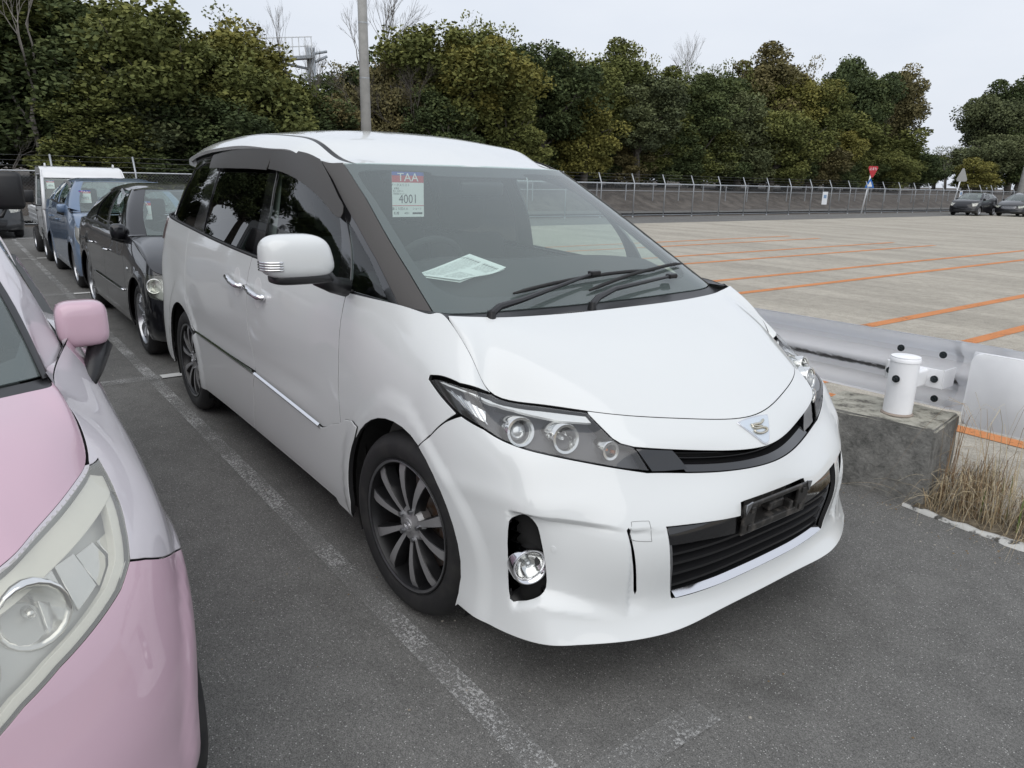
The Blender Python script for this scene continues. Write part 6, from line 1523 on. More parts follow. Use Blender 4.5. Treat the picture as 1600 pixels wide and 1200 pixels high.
# ================================================================ chain-link fence
m_galv = mat('galvanised_steel', (.33, .35, .37), .45, .55, var=(6, 3, (.42, .44, .46), .3, .7))
m_wire = mat('dull_wire', (.20, .205, .21), .6, .4)
def fence(x0, y0, x1, y1, first, n, label, name='chain_link_fence'):
    d = Vector((x1-x0, y1-y0, 0)); L_ = d.length; d.normalize(); out_ = Vector((-abs(d.y), d.x*(1 if d.y > 0 else -1), 0)).normalized()
    f = empty(name, (x0, y0, 0), label=label, cat='fence')
    proto = None
    for k in range(n+1):
        p = d*(L_*k/n)
        if proto is None:
            bm = bmesh.new(); b_tube(bm, [(0, 0, 0), (0, 0, 1.56), tuple(out_*.04+Vector((0, 0, 1.64))), tuple(out_*.22+Vector((0, 0, 2.02)))], .028, 8)
            b_cyl(bm, .055, .045, .05, xf((0, 0, .02)), 8)
            o = obj_bm('fence_post', bm, m_galv, f, smooth=True); proto = o
        else: o = proto.copy(); col.objects.link(o); o.parent = f
        o.location = p
    for z, r_ in ((1.56, .022), (.10, .016)):
        bm = bmesh.new(); b_tube(bm, [(0, 0, z), tuple(d*L_+Vector((0, 0, z)))], r_, 6); obj_bm('fence_rail', bm, m_galv, f, smooth=True)
    for q, z in ((.08, 1.72), (.14, 1.86), (.21, 2.0)):
        bm = bmesh.new(); P = []
        for k in range(n*4+1):
            t = k/(n*4); P.append(d*(L_*t)+out_*q+Vector((0, 0, z-.012*math.sin((k % 4)/4*math.pi))))
        b_tube(bm, P, .0042, 3, cap=False); obj_bm('barbed_wire', bm, m_wire, f)
    # woven diagonals
    bm = bmesh.new(); s_ = .065; H_ = 1.44; zz = .11; k = 0; V = []; F = []
    w_ = .0024
    for sg in (1, -1):
        a = -H_ if sg > 0 else 0
        while a < L_+(0 if sg > 0 else H_):
            t0, t1 = a, a+sg*H_
            z0, z1 = zz, zz+H_
            lo, hi = (0, L_)
            A_ = [t0, z0]; B_ = [t1, z1]
            for q in (A_, B_):
                if q[0] < lo: q[1] = zz+abs(lo-t0) if sg > 0 else zz+abs(t0-lo); q[0] = lo
                if q[0] > hi: q[1] = zz+abs(hi-t0) if sg > 0 else zz+abs(t0-hi); q[0] = hi
            pa = d*A_[0]+Vector((0, 0, A_[1])); pb = d*B_[0]+Vector((0, 0, B_[1])); e = (pb-pa)
            if e.length > .05:
                e.normalize(); nn = e.cross(out_)*w_; mm = out_*w_*1.2; i0 = len(V)
                for pp in (pa, pb): V += [pp+nn, pp+mm, pp-nn]
                F += [(i0, i0+1, i0+4, i0+3), (i0+1, i0+2, i0+5, i0+4), (i0+2, i0, i0+3, i0+5)]
            a += s_*1.414
    o = mesh_np('chain_link_mesh', V, F, m_wire, f, False); o['kind'] = 'stuff'
    return f
fence(-23.1, -34.0, -23.1, 78, 0, 52, 'long galvanised chain-link fence with barbed wire tops along the far side of the yard')
# a low rail fence on the bank beyond
lf = empty('bank_rail_fence', (-30.2, 14, .55), label='thin low rail fence on the brown bank behind the chain-link fence', cat='fence')
pr = None
for k in range(30):
    if pr is None:
        bm = bmesh.new(); b_box(bm, (.05, .05, 1.2), xf((0, 0, .5))); pr = o = obj_bm('fence_post', bm, m_galv, lf)
    else: o = pr.copy(); col.objects.link(o); o.parent = lf
    o.location = (0, k*2.4, .04*math.sin(k))
for z in (1.05, .6):
    bm = bmesh.new(); b_tube(bm, [(0, 0, z), (0, 69.6, z)], .02, 5); obj_bm('fence_rail', bm, m_galv, lf, smooth=True)
m_signw = mat('sign_white', (.70, .72, .74), .5)
for y, z_, lab in ((40.6, .95, 'small pale notice board hung on the chain-link fence left of the red stop sign'), (63.3, 1.15, 'small pale notice hung on the fence just left of the triangular sign'), (59.2, 1.25, 'smallest pale notice on the fence between the stop sign and the triangular sign')):
    bm = bmesh.new(); b_box(bm, (.02, .55 if y < 50 else .45, .75 if y < 50 else .55), xf((-23.03, y, z_))); o = obj_bm('notice_board', bm, m_signw)
    bm = bmesh.new(); b_box(bm, (.01, .3, .2), xf((-23.015, y, z_+.1))); obj_bm('notice_print', bm, mat_cache('faded_blue_print', (.20, .30, .45), .6), o)
    tag(o, lab, 'notice board')
# ================================================================ light poles
m_conc_pole = mat('concrete_pole', (.36, .36, .35), .85, var=(4, 5, (.30, .30, .29), .4, .65), bump=(40, .3, .004))
def pole(loc, r0, r1, h, lean, label):
    p = empty('light_pole', loc, label=label, cat='light pole')
    bm = bmesh.new(); b_tube(bm, [(0, 0, 0), (lean[0], lean[1], h)], [r0, r1], 20); obj_bm('pole_shaft', bm, m_conc_pole, p, smooth=True)
    for z in (2.9, 4.6, 6.2):
        t = z/h; bm = bmesh.new(); rr = r0+(r1-r0)*t+.006; b_cyl(bm, rr, rr, .035, xf((lean[0]*t, lean[1]*t, z)), 20); obj_bm('steel_band', bm, m_galv, p)
    bm = bmesh.new(); b_box(bm, (.35, 1.1, .5), xf((lean[0], lean[1], h+.1)), .03); obj_bm('floodlight', bm, m_grey_plastic, p)
pole((-20.6, 9.08, 0), .178, .115, 12.5, (0, 0), 'tall grey concrete light pole rising behind the roof of the white minivan')
pole((-19.6, 60.3, 0), .24, .17, 13, (.1, 2.3), 'grey concrete light pole leaning at the right edge behind the parked cars')
# ================================================================ road signs beyond the fence
def tri(bm, s_, m, t=.02, up=True, corner=.12):
    P = []
    for k in range(3):
        a = math.pi/2+2*math.pi*k/3+(0 if up else math.pi)
        for da in (-corner, corner): P.append((s_*math.cos(a+da), s_*math.sin(a+da)))
    b_prism(bm, P, t, m)
Mf = lambda y, z, s_=0: basis(Vector((0, y, z)), (.32, -.95, 0) if False else (-.35, .94, 0), (0, 0, 1))
st = empty('stop_sign', (-24.6, 48.6, -.1), label='red triangular stop sign with a blue sign under it on a leaning white post', cat='road sign')
bm = bmesh.new(); b_tube(bm, [(0, -.55, 0), (0, .10, 3.1)], .05, 10); obj_bm('sign_post', bm, m_signw, st, smooth=True)
Ms = Matrix.Translation((.07, .05, 2.86)) @ basis(Vector((0, 0, 0)), (.30, .95, 0), (0, 0, 1))
bm = bmesh.new(); tri(bm, .46, Ms, .02, False, .16); obj_bm('sign_plate', bm, mat('sign_red', (.42, .02, .03), .4), st)
text_mesh('sign_lettering', '止まれ', .22, m_signw, Ms @ xf((0, .10, .024)), st)
bm = bmesh.new(); Mb_ = Matrix.Translation((.07, -.10, 2.02)) @ basis(Vector((0, 0, 0)), (.30, .95, 0), (0, 0, 1)); b_prism(bm, [(-.40, -.30), (.40, -.30), (.24, .02), (0, .34), (-.24, .02)], .02, Mb_); obj_bm('sign_plate', bm, mat('sign_blue', (.02, .13, .42), .4), st)
bm = bmesh.new(); tri(bm, .22, Mb_ @ xf((0, -.10, .021)), .006, True, .1); obj_bm('sign_figure', bm, m_signw, st)
tr_ = empty('triangular_sign', (-24.5, 62.3, -.1), label='pale triangular road sign seen from behind on a white post', cat='road sign')
bm = bmesh.new(); b_tube(bm, [(0, -.7, 0), (0, .05, 2.95)], .05, 10); obj_bm('sign_post', bm, m_signw, tr_, smooth=True)
bm = bmesh.new(); tri(bm, .62, Matrix.Translation((.06, .0, 2.75)) @ basis(Vector((0, 0, 0)), (.30, .95, 0), (0, 0, 1)), .02, True, .14); obj_bm('sign_plate', bm, mat('sign_back_grey', (.34, .34, .33), .5, .3), tr_)
# ================================================================ lattice platform far behind the trees
sp = empty('sign_gantry', (-47, 16.0, -.75), label='grey steel gantry platform with railings showing above the trees', cat='gantry')
m_steel = mat('gantry_steel', (.36, .39, .42), .5, .3)
bm = bmesh.new(); b_tube(bm, [(0, 2.2, 0), (0, 2.2, 10.4)], .28, 12); obj_bm('column', bm, m_steel, sp, smooth=True)
bm = bmesh.new(); b_box(bm, (1.1, 3.6, .18), xf((0, .4, 9.55), (R(9), 0, 0))); obj_bm('deck', bm, m_steel, sp)
for a, b in (((0, 2.2, 8.3), (0, -1.2, 9.2)), ((0, 2.2, 9.1), (0, -.6, 9.35)), ((0, 2.1, 10.0), (0, 3.3, 10.3)), ((0, 2.1, 9.4), (0, 3.3, 10.0))):
    bm = bmesh.new(); b_tube(bm, [a, b], .09, 6); obj_bm('brace', bm, m_steel, sp, smooth=True)
for k in range(9):
    y = -1.3+k*.42; z0 = 9.4+.16*(y+1.3)*.9; bm = bmesh.new(); b_tube(bm, [(.5, y, z0), (.5, y, z0+1.1)], .035, 5); obj_bm('railing_bar', bm, m_signw, sp)
for dz in (1.1, .55):
    bm = bmesh.new(); b_tube(bm, [(.5, -1.3, 9.4+dz), (.5, 2.1, 9.9+dz)], .035, 5); obj_bm('handrail', bm, m_signw, sp)
# ================================================================ crash barrier on its concrete foot
m_barrier = mat('white_barrier_paint', (.86, .87, .89), .42, var=(2, 6, (.64, .65, .68), .4, .7), coat=.15)
def stained(name, base, stain, z0):
    m = mat(name, base, .5); nt, N_, L_ = nodes_of(m); p = N_['Principled BSDF']; tc = N_.new('ShaderNodeTexCoord').outputs['Object']
    sx = N_.new('ShaderNodeSeparateXYZ'); L_(tc, sx.inputs[0])
    drip = noise(nt, tc, 26, 6, .75, (1, 1, .16)); pat = noise(nt, tc, 4, 4, .6)
    dz = math_(nt, 'ABSOLUTE', math_(nt, 'SUBTRACT', sx.outputs['Z'], z0)); win = N_.new('ShaderNodeMapRange'); win.inputs['From Min'].default_value = .055; win.inputs['From Max'].default_value = .0; L_(dz, win.inputs['Value'])
    s_ = math_(nt, 'MULTIPLY', win.outputs[0], math_(nt, 'ADD', drip, math_(nt, 'MULTIPLY', pat, .5)))
    f = ramp(nt, [(.42, (0, 0, 0)), (.62, (.9, .9, .9))], s_)
    c0 = mixc(nt, noise(nt, tc, 2, 6, .6), base, tuple(q*.88 for q in base)); L_(mixc(nt, f, c0, stain), p.inputs['Base Color']); return m
m_beam = stained('stained_barrier_white', (.87, .88, .905), (.05, .045, .04), .535)
gb = empty('crash_barrier', (.40, 2.10, 0), R(1.5), label='white steel crash barrier with a round post beside the minivan front', cat='crash barrier')
# W profile (offset from beam plane, z): seen from behind
W_ = [(.0, .765), (.012, .757), (.010, .735), (.030, .700), (.078, .672), (.082, .640), (.040, .612), (.010, .590), (.004, .575), (.010, .560), (.040, .538), (.082, .510), (.078, .478), (.030, .450), (.010, .415), (.012, .393), (0, .385)]
def beam(nm, xa, xb, off, n, parent, mt, prof=W_, fade=None):
    bm = bmesh.new(); rows = []
    for i in range(n+1):
        x = xa+(xb-xa)*i/n; k_ = 1 if fade is None else fade(i/n)
        rows.append([bm.verts.new((x, off+q*k_, z)) for q, z in prof])
    for i in range(n):
        for j in range(len(prof)-1): bm.faces.new((rows[i][j], rows[i+1][j], rows[i+1][j+1], rows[i][j+1]))
    g = bmesh.ops.solidify(bm, geom=bm.faces[:], thickness=.004)
    return obj_bm(nm, bm, mt, parent, angle=50)
beam('beam', -9.5, .135, .085, 60, gb, m_beam)
# flat end section bulging towards the van, its tip folded forwards
W2 = [(q*.30, .762+(z-.765)*1.0) for q, z in W_]
beam('end_section', .10, .37, .100, 8, gb, m_barrier, fade=lambda t: .9*(1-t)+.15*t)
bm = bmesh.new(); rows = []
for t in np.linspace(0, 1, 14):
    a = math.pi*t; cx = .46; x = cx-.0+.13*math.sin(a) if t > 0 else cx; y = -.015+.105*math.cos(a)
    rows.append((x, y))
rows = [(.33, .092), (.40, .092)]+rows+[(.38, -.122), (.275, -.126)]
zs = [.385, .392, .41, .74, .758, .765]; ins = [.012, .004, 0, 0, .004, .012]
vv = []
cxm, cym = .43, -.012
for (x, y) in rows:
    vv.append([bm.verts.new((x+(cxm-x)*q*1.2, y+(cym-y)*q*6, z)) for z, q in zip(zs, ins)])
for i in range(len(vv)-1):
    for j in range(5): bm.faces.new((vv[i][j], vv[i+1][j], vv[i+1][j+1], vv[i][j+1]))
bmesh.ops.solidify(bm, geom=bm.faces[:], thickness=.004); et_ = obj_bm('end_terminal', bm, m_barrier, gb, angle=50)
rr_ = []
for cx_, cz_, a0 in ((.555, .715, 0), (.325, .715, 90), (.325, .435, 180), (.555, .435, 270)):
    for q_ in range(7): a_ = R(a0+15*q_); rr_.append((cx_+.050*math.cos(a_), cz_+.050*math.sin(a_)))
bm = bmesh.new(); b_prism(bm, rr_, .016, Matrix(((1, 0, 0, 0), (0, 0, -1, -.128), (0, 1, 0, 0), (0, 0, 0, 1))), bevel=.007); obj_bm('terminal_plate', bm, m_barrier, et_, angle=30)
def post(x, y, parent, zb=.40):
    bm = bmesh.new(); b_cyl(bm, .070, .070, .70-zb+.02, xf((x, y, (zb+.70)/2)), 36); po = obj_bm('barrier_post', bm, m_barrier, parent, angle=40)
    bm = bmesh.new(); b_lathe(bm, [(.0005, .014), (.045, .012), (.068, .006), (.073, .000), (.073, -.016)], 36, xf((x, y, .70))); obj_bm('post_cap', bm, m_barrier, parent, smooth=True)
    bm = bmesh.new(); b_lathe(bm, [(.070, 0), (.080, .0), (.076, .006), (.071, .012)], 24, xf((x, y, zb+.001))); obj_bm('rust_collar', bm, mat_cache('rusty_stain', (.32, .27, .23), .9), parent, smooth=True)
    # bracket to the beam
    bm = bmesh.new(); b_box(bm, (.30, .006, .10), xf((x-.02, y+.178, .583)), .002); b_box(bm, (.006, .14, .10), xf((x+.128, y+.245, .583))); b_box(bm, (.006, .14, .10), xf((x-.168, y+.245, .583))); b_box(bm, (.10, .13, .09), xf((x, y+.115, .583)), .01); obj_bm('bracket', bm, m_barrier, parent)
gpost = Vector((.018, -.275))
post(gpost.x, gpost.y, gb)
for k in range(1, 5): post(gpost.x-2.0*k, gpost.y, gb, 0)
m_bolt = mat('dark_bolt', (.045, .055, .06), .45, .7)
def bolt(x, y, z, parent, sc_=1):
    bm = bmesh.new(); b_cyl(bm, .019*sc_, .019*sc_, .006, xf((x, y, z), (R(90), 0, 0)), 20); b_cyl(bm, .0135*sc_, .0135*sc_, .016, xf((x, y-.010, z), (R(90), 0, 0)), 6); b_cyl(bm, .006*sc_, .006*sc_, .030, xf((x, y-.016, z), (R(90), 0, 0)), 8); obj_bm('bolt', bm, m_bolt, parent)
for x, y_, z in ((-.16, .070, .677), (.063, .070, .680), (.058, .070, .432), (-.125, -.105, .580), (.105, -.105, .580)): bolt(x, y_, z, gb)
bolt(.018, -.352, .60, gb)
# concrete foot
m_block = mat('mottled_concrete', (.15, .148, .138), .9); nt, N_, L_ = nodes_of(m_block); p = N_['Principled BSDF']; tc_ = N_.new('ShaderNodeTexCoord').outputs['Object']
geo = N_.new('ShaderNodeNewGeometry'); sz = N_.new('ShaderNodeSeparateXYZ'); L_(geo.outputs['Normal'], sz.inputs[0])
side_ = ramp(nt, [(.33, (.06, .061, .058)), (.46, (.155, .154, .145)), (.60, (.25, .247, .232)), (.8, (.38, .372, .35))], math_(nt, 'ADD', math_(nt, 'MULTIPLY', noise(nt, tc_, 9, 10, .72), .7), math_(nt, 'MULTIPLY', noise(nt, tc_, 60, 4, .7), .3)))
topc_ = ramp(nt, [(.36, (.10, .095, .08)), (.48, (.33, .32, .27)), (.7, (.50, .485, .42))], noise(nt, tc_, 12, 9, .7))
L_(mixc(nt, ramp(nt, [(.4, (0, 0, 0)), (.7, (1, 1, 1))], sz.outputs['Z']), side_, topc_), p.inputs['Base Color'])  # upward faces get a paler mottle than the sides
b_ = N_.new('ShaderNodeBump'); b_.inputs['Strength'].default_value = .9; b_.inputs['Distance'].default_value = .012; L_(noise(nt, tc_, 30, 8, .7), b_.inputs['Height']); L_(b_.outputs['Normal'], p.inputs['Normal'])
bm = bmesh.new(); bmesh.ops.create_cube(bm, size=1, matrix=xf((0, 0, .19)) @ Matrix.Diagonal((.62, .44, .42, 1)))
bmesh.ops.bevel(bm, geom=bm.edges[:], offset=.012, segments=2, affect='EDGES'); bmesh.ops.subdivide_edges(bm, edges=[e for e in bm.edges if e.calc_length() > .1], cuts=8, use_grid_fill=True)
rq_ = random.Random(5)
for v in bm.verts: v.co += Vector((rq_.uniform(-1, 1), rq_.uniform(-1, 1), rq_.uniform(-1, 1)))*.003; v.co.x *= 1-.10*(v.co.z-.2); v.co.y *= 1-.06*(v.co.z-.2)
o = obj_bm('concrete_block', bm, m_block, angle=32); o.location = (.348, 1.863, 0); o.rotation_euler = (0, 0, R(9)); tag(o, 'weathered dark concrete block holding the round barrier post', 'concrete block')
# ================================================================ dry grass at the barrier end
def blades(name, spots, mats_, seed, label, n_per, hmin, hmax, spread, droop=1., wid=.003):
    rg = random.Random(seed); V = []; F = []; mi = []
    for (cx, cy) in spots:
        for _ in range(n_per):
            a = rg.uniform(0, 2*math.pi); r_ = abs(rg.gauss(0, .06)); x, y = cx+r_*math.cos(a), cy+r_*math.sin(a)
            h = rg.uniform(hmin, hmax); a2 = rg.uniform(0, 2*math.pi); sp_ = rg.uniform(.15, 1)*spread*h; w_ = wid*rg.uniform(.5, 1.3); K = 7; m_i = rg.randrange(len(mats_))
            dr = rg.uniform(.3, 1.3)*droop; px = Vector((-math.sin(a2), math.cos(a2), 0)); i0 = len(V); kink = rg.uniform(-.3, .3)
            for k in range(K+1):
                t = k/K; zz = h*(math.sin(min(t*math.pi*.5*(1+dr*.65), math.pi*.97)))
                q = Vector((x+math.cos(a2+kink*t)*sp_*t**1.4, y+math.sin(a2+kink*t)*sp_*t**1.4, max(.006, zz))); ww = w_*(1-t*.85)
                V += [q+px*ww, q-px*ww+Vector((0, 0, ww*.8))]
            for k in range(K): F.append((i0+2*k, i0+2*k+1, i0+2*k+3, i0+2*k+2)); mi.append(m_i)
    o = mesh_np(name, V, F, mats_[0], None, False, None, mats_[1:], mi)
    return tag(o, label, 'grass', kind='stuff')
mg = [mat('straw_%s' % a, c_, .8, spec=.2) for a, c_ in (('pale', (.50, .42, .28)), ('tan', (.36, .275, .165)), ('brown', (.22, .145, .085)), ('grey', (.22, .20, .16)))]
mgreen = mat('green_blade', (.12, .17, .04), .6)
rg = random.Random(11)
sp1 = [(.72+rg.random()*.8, 1.74+rg.random()*.14) for _ in range(34)]+[(.74+rg.random()*.12, 1.80+rg.random()*.45) for _ in range(10)]
blades('dry_grass', sp1, mg, 2, 'tangled dry straw-coloured grass at the foot of the concrete block', 40, .04, .20, 1.5, 1.6, .0018)
blades('dry_grass', [(.80+rg.random()*.75, 1.76+rg.random()*.1) for _ in range(14)], mg[:3], 8, 'long pale grass stalks arching out over the asphalt', 4, .26, .60, 1.35, 1.6, .0014)
blades('dry_grass', [(.75, 1.80)], mg[1:3], 9, 'upright clump of brown grass beside the concrete block', 24, .28, .56, .13, .10, .0024)
rg = random.Random(12)
blades('dry_grass', [(.62+rg.random()*1.0, 1.64+rg.random()*.10) for _ in range(16)], mg[:2]+mg[3:], 13, 'pale dead grass lying flat over the asphalt edge', 5, .05, .12, 4.5, 1.4, .0014)
blades('grass_tuft', [(.98, 1.80), (1.12, 1.79), (1.3, 1.82)], [mgreen], 10, 'few green grass blades among the dry straw', 3, .14, .26, .3, .2, .004)
o = sheet('weed_strip', .66, 3.2, 1.62, 1.90, .010, mat('leaf_litter', (.10, .08, .055), .95, var=(30, 8, (.24, .20, .14), .4, .7), bump=(50, 1, .02)))
# ================================================================ trees
rt_ = random.Random(21); nr_t = np.random.RandomState(5)
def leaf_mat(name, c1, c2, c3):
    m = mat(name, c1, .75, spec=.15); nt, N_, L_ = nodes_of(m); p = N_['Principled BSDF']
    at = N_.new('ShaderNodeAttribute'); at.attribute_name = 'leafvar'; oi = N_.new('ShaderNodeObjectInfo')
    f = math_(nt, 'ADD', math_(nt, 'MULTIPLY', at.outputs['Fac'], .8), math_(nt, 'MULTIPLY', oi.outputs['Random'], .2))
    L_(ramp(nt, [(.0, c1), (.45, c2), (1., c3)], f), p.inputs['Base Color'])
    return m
LM = dict(
    dark=leaf_mat('dark_evergreen_leaf', (0.032, 0.046, 0.020), (0.068, 0.090, 0.037), (0.128, 0.151, 0.057)),
    olive=leaf_mat('olive_leaf', (0.058, 0.072, 0.023), (0.122, 0.137, 0.044), (0.214, 0.216, 0.067)),
    gold=leaf_mat('yellowing_leaf', (0.086, 0.090, 0.025), (0.170, 0.164, 0.046), (0.274, 0.244, 0.067)),
    brown=leaf_mat('browning_leaf', (0.078, 0.075, 0.037), (0.143, 0.128, 0.059), (0.220, 0.186, 0.081)),
    grey=leaf_mat('grey_green_leaf', (0.058, 0.072, 0.040), (0.107, 0.124, 0.059), (0.170, 0.187, 0.090)))
m_bark = mat('bark', (.075, .066, .056), .9, var=(6, 5, (.12, .11, .095), .4, .7), bump=(20, .6, .02))
m_barkgrey = mat('grey_bark', (.13, .12, .108), .9, var=(6, 5, (.20, .185, .17), .4, .7))
def crown_mesh(seed, n_clump, leaf_n, R_=(3.2, 3.2, 4.0), hole=0., leaf=.20, squash=.75, cr=(.75, 1.35)):
    """leaf-sized quads gathered in clumps round the limbs of an uneven crown, radius about 1 unit each way before scaling"""
    rs = np.random.RandomState(seed); C = []
    lob = [(rs.uniform(-.45, .45), rs.uniform(-.45, .45), rs.uniform(-.35, .55), rs.uniform(.42, .62)) for _ in range(7)]
    while len(C) < n_clump:
        l = lob[rs.randint(7)]; d = rs.normal(size=3); d /= np.linalg.norm(d); d *= l[3]*rs.uniform(.55, 1.0)
        if d[2] < -.25*l[3]: d[2] *= .5
        C.append((l[0]+d[0], l[1]+d[1], l[2]+d[2]))
    C = np.array(C)*np.array(R_)
    out_ = []; var = []
    for c_ in C:
        rr = rs.uniform(*cr); k = int(leaf_n*rs.uniform(.6, 1.3)); cv = rs.uniform(0, .55)
        d = rs.normal(size=(k, 3)); d /= np.linalg.norm(d, axis=1)[:, None]; d *= (rs.uniform(.25, 1, (k, 1))**.5)*rr; d[:, 2] *= squash
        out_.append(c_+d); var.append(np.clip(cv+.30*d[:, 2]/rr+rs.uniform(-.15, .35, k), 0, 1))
    Pn = np.concatenate(out_); var = np.concatenate(var); n = len(Pn)
    a = rs.normal(size=(n, 3)); a[:, 2] *= .6; a /= np.linalg.norm(a, axis=1)[:, None]; b = np.cross(a, rs.normal(size=(n, 3))); b /= np.linalg.norm(b, axis=1)[:, None]
    s_ = leaf*rs.uniform(.55, 1.3, (n, 1))
    V = np.empty((n, 4, 3)); V[:, 0] = Pn-a*s_*.75; V[:, 1] = Pn+b*s_*.42; V[:, 2] = Pn+a*s_*.75; V[:, 3] = Pn-b*s_*.42+np.cross(a, b)*s_*.2
    me = bpy.data.meshes.new('crown'); me.vertices.add(n*4); me.vertices.foreach_set('co', V.ravel()); me.loops.add(n*4); me.loops.foreach_set('vertex_index', np.arange(n*4, dtype=np.int32))
    me.polygons.add(n); me.polygons.foreach_set('loop_start', np.arange(0, n*4, 4, dtype=np.int32)); me.polygons.foreach_set('loop_total', np.full(n, 4, dtype=np.int32))
    at = me.attributes.new('leafvar', 'FLOAT', 'FACE'); at.data.foreach_set('value', var.astype(np.float32)); me.update(); me.validate()
    return me, C
def trunk_mesh(seed, C, h, r0, lean=.3, twigs=0, base=0.):
    """tapered trunk from the ground to the crown centre and limbs to a share of the clumps; crown centre at z=h"""
    rs = random.Random(seed); bm = bmesh.new()
    tx, ty = rs.uniform(-lean, lean), rs.uniform(-lean, lean)
    fork = h*.55
    P = [(0, 0, 0), (tx*.3, ty*.2, fork*.4), (tx*.7, ty*.6, fork*.8), (tx, ty, fork), (tx*1.2, ty*1.1, h)]
    b_tube(bm, P, [r0*1.2, r0, r0*.85, r0*.75, r0*.35], 8)
    for c_ in C:
        b = Vector((c_[0], c_[1], c_[2]+h)); a = Vector((tx, ty, fork+rs.uniform(-.2, .45)*(h-fork))); m = a.lerp(b, .5)+Vector((rs.uniform(-.3, .3), rs.uniform(-.3, .3), rs.uniform(-.1, .35)))
        b_tube(bm, [a, m, b], [r0*.34, r0*.20, r0*.06], 5, cap=False)
    me = bpy.data.meshes.new('trunk'); [setattr(f, 'smooth', True) for f in bm.faces]; bm.to_mesh(me); bm.free(); return me
def bare_mesh(seed, h, r0, depth=6, spread=.55, first=.35):
    rs = random.Random(seed); bm = bmesh.new(); cnt = [0]
    def grow(p, d, L_, r, k):
        q = p+d*L_; m = (p+q)/2+Vector((rs.uniform(-1, 1), rs.uniform(-1, 1), 0))*L_*.05
        b_tube(bm, [p, m, q], [r, r*.86, r*.72], 7 if k < 2 else 4 if k < 4 else 3, cap=False); cnt[0] += 1
        if k >= depth: return
        nb = 2 if k < 2 else rs.choice((2, 3, 3))
        for i in range(nb):
            a = rs.uniform(0, 2*math.pi); t = rs.uniform(.35, 1)*spread; o_ = d.orthogonal().normalized(); o_.rotate(Matrix.Rotation(a, 3, d).to_quaternion())
            nd = (d+o_*t+Vector((0, 0, .12))).normalized(); st_ = q if i == 0 or k > 2 else p.lerp(q, rs.uniform(.5, 1))
            grow(st_, nd, L_*rs.uniform(.62, .86), r*rs.uniform(.5, .7), k+1)
    grow(Vector((0, 0, 0)), Vector((rs.uniform(-.06, .06), rs.uniform(-.06, .06), 1)).normalized(), h*first, r0, 0)
    me = bpy.data.meshes.new('bare_tree'); bm.to_mesh(me); bm.free(); return me
crowns = [crown_mesh(100+k, nc, ln, Rr, leaf=lf, cr=cr_) for k, (nc, ln, Rr, lf, cr_) in enumerate((
    (84, 330, (3.6, 3.4, 3.6), .155, (.6, 1.2)), (92, 300, (3.2, 3.4, 4.2), .15, (.55, 1.1)), (72, 360, (3.8, 3.6, 3.1), .16, (.6, 1.25)), (88, 300, (3.0, 3.1, 4.6), .145, (.5, 1.05)), (60, 95, (3.5, 3.3, 4.2), .15, (.5, 1.0))))]
trunks = [trunk_mesh(200+k, c_[1][::(1 if k == 4 else 3)], 5.6, .26) for k, c_ in enumerate(crowns)]
crown_by = {}
def crown_of(i, kind):
    if (i, kind) not in crown_by:
        me = crowns[i][0].copy(); me.materials.append(LM[kind]); crown_by[(i, kind)] = me
    return crown_by[(i, kind)]
trunk_by = {}
def trunk_of(i, grey):
    if (i, grey) not in trunk_by:
        me = trunks[i].copy(); me.materials.append(m_barkgrey if grey else m_bark); trunk_by[(i, grey)] = me
    return trunk_by[(i, grey)]
KN = dict(dark='dark green', olive='olive green', gold='yellowing', brown='brown-tinged', grey='grey-green')
def tree(x, y, z, H_, W, kind, i=None, grey=False, label=None, group=None, low=False):
    """H_ total height, W crown width"""
    i = rt_.randrange(4) if i is None else i
    t = empty('tree', (x, y, z), rt_.uniform(0, 6.28), label=label, cat='tree', group=group)
    h0 = 5.6+4.4; s_ = H_/h0; w_ = W/7.6
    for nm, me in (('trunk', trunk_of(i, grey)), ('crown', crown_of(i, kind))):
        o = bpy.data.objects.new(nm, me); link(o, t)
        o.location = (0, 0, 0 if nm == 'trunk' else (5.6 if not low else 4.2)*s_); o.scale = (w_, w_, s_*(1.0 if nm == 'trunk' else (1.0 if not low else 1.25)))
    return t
def bare(x, y, z, H_, seed, label, grey=True, depth=6, spread=.55):
    me = bare_mesh(seed, H_*.82, .013*H_, depth, spread); me.materials.append(m_barkgrey if grey else m_bark)
    t = empty('bare_tree', (x, y, z), label=label, cat='tree'); o = bpy.data.objects.new('branches', me); link(o, t); return t
def ground_z(x): return float(np.interp(-x, [23.5, 25.5, 29, 31, 34, 60, 140], [-.05, -.1, .1, .85, 1.25, 1.9, 2.5]))
def px_place(px, dist_x):
    """bearing of picture column px at ground level in the plane x=dist_x (only used to lay out the row once)"""
    r_, u_, f_ = cam_axes(); d = f_+r_*((px-800)/FPX)+u_*((600-285)/FPX); t = (dist_x-CAM[0])/d.x; return CAM[1]+t*d.y
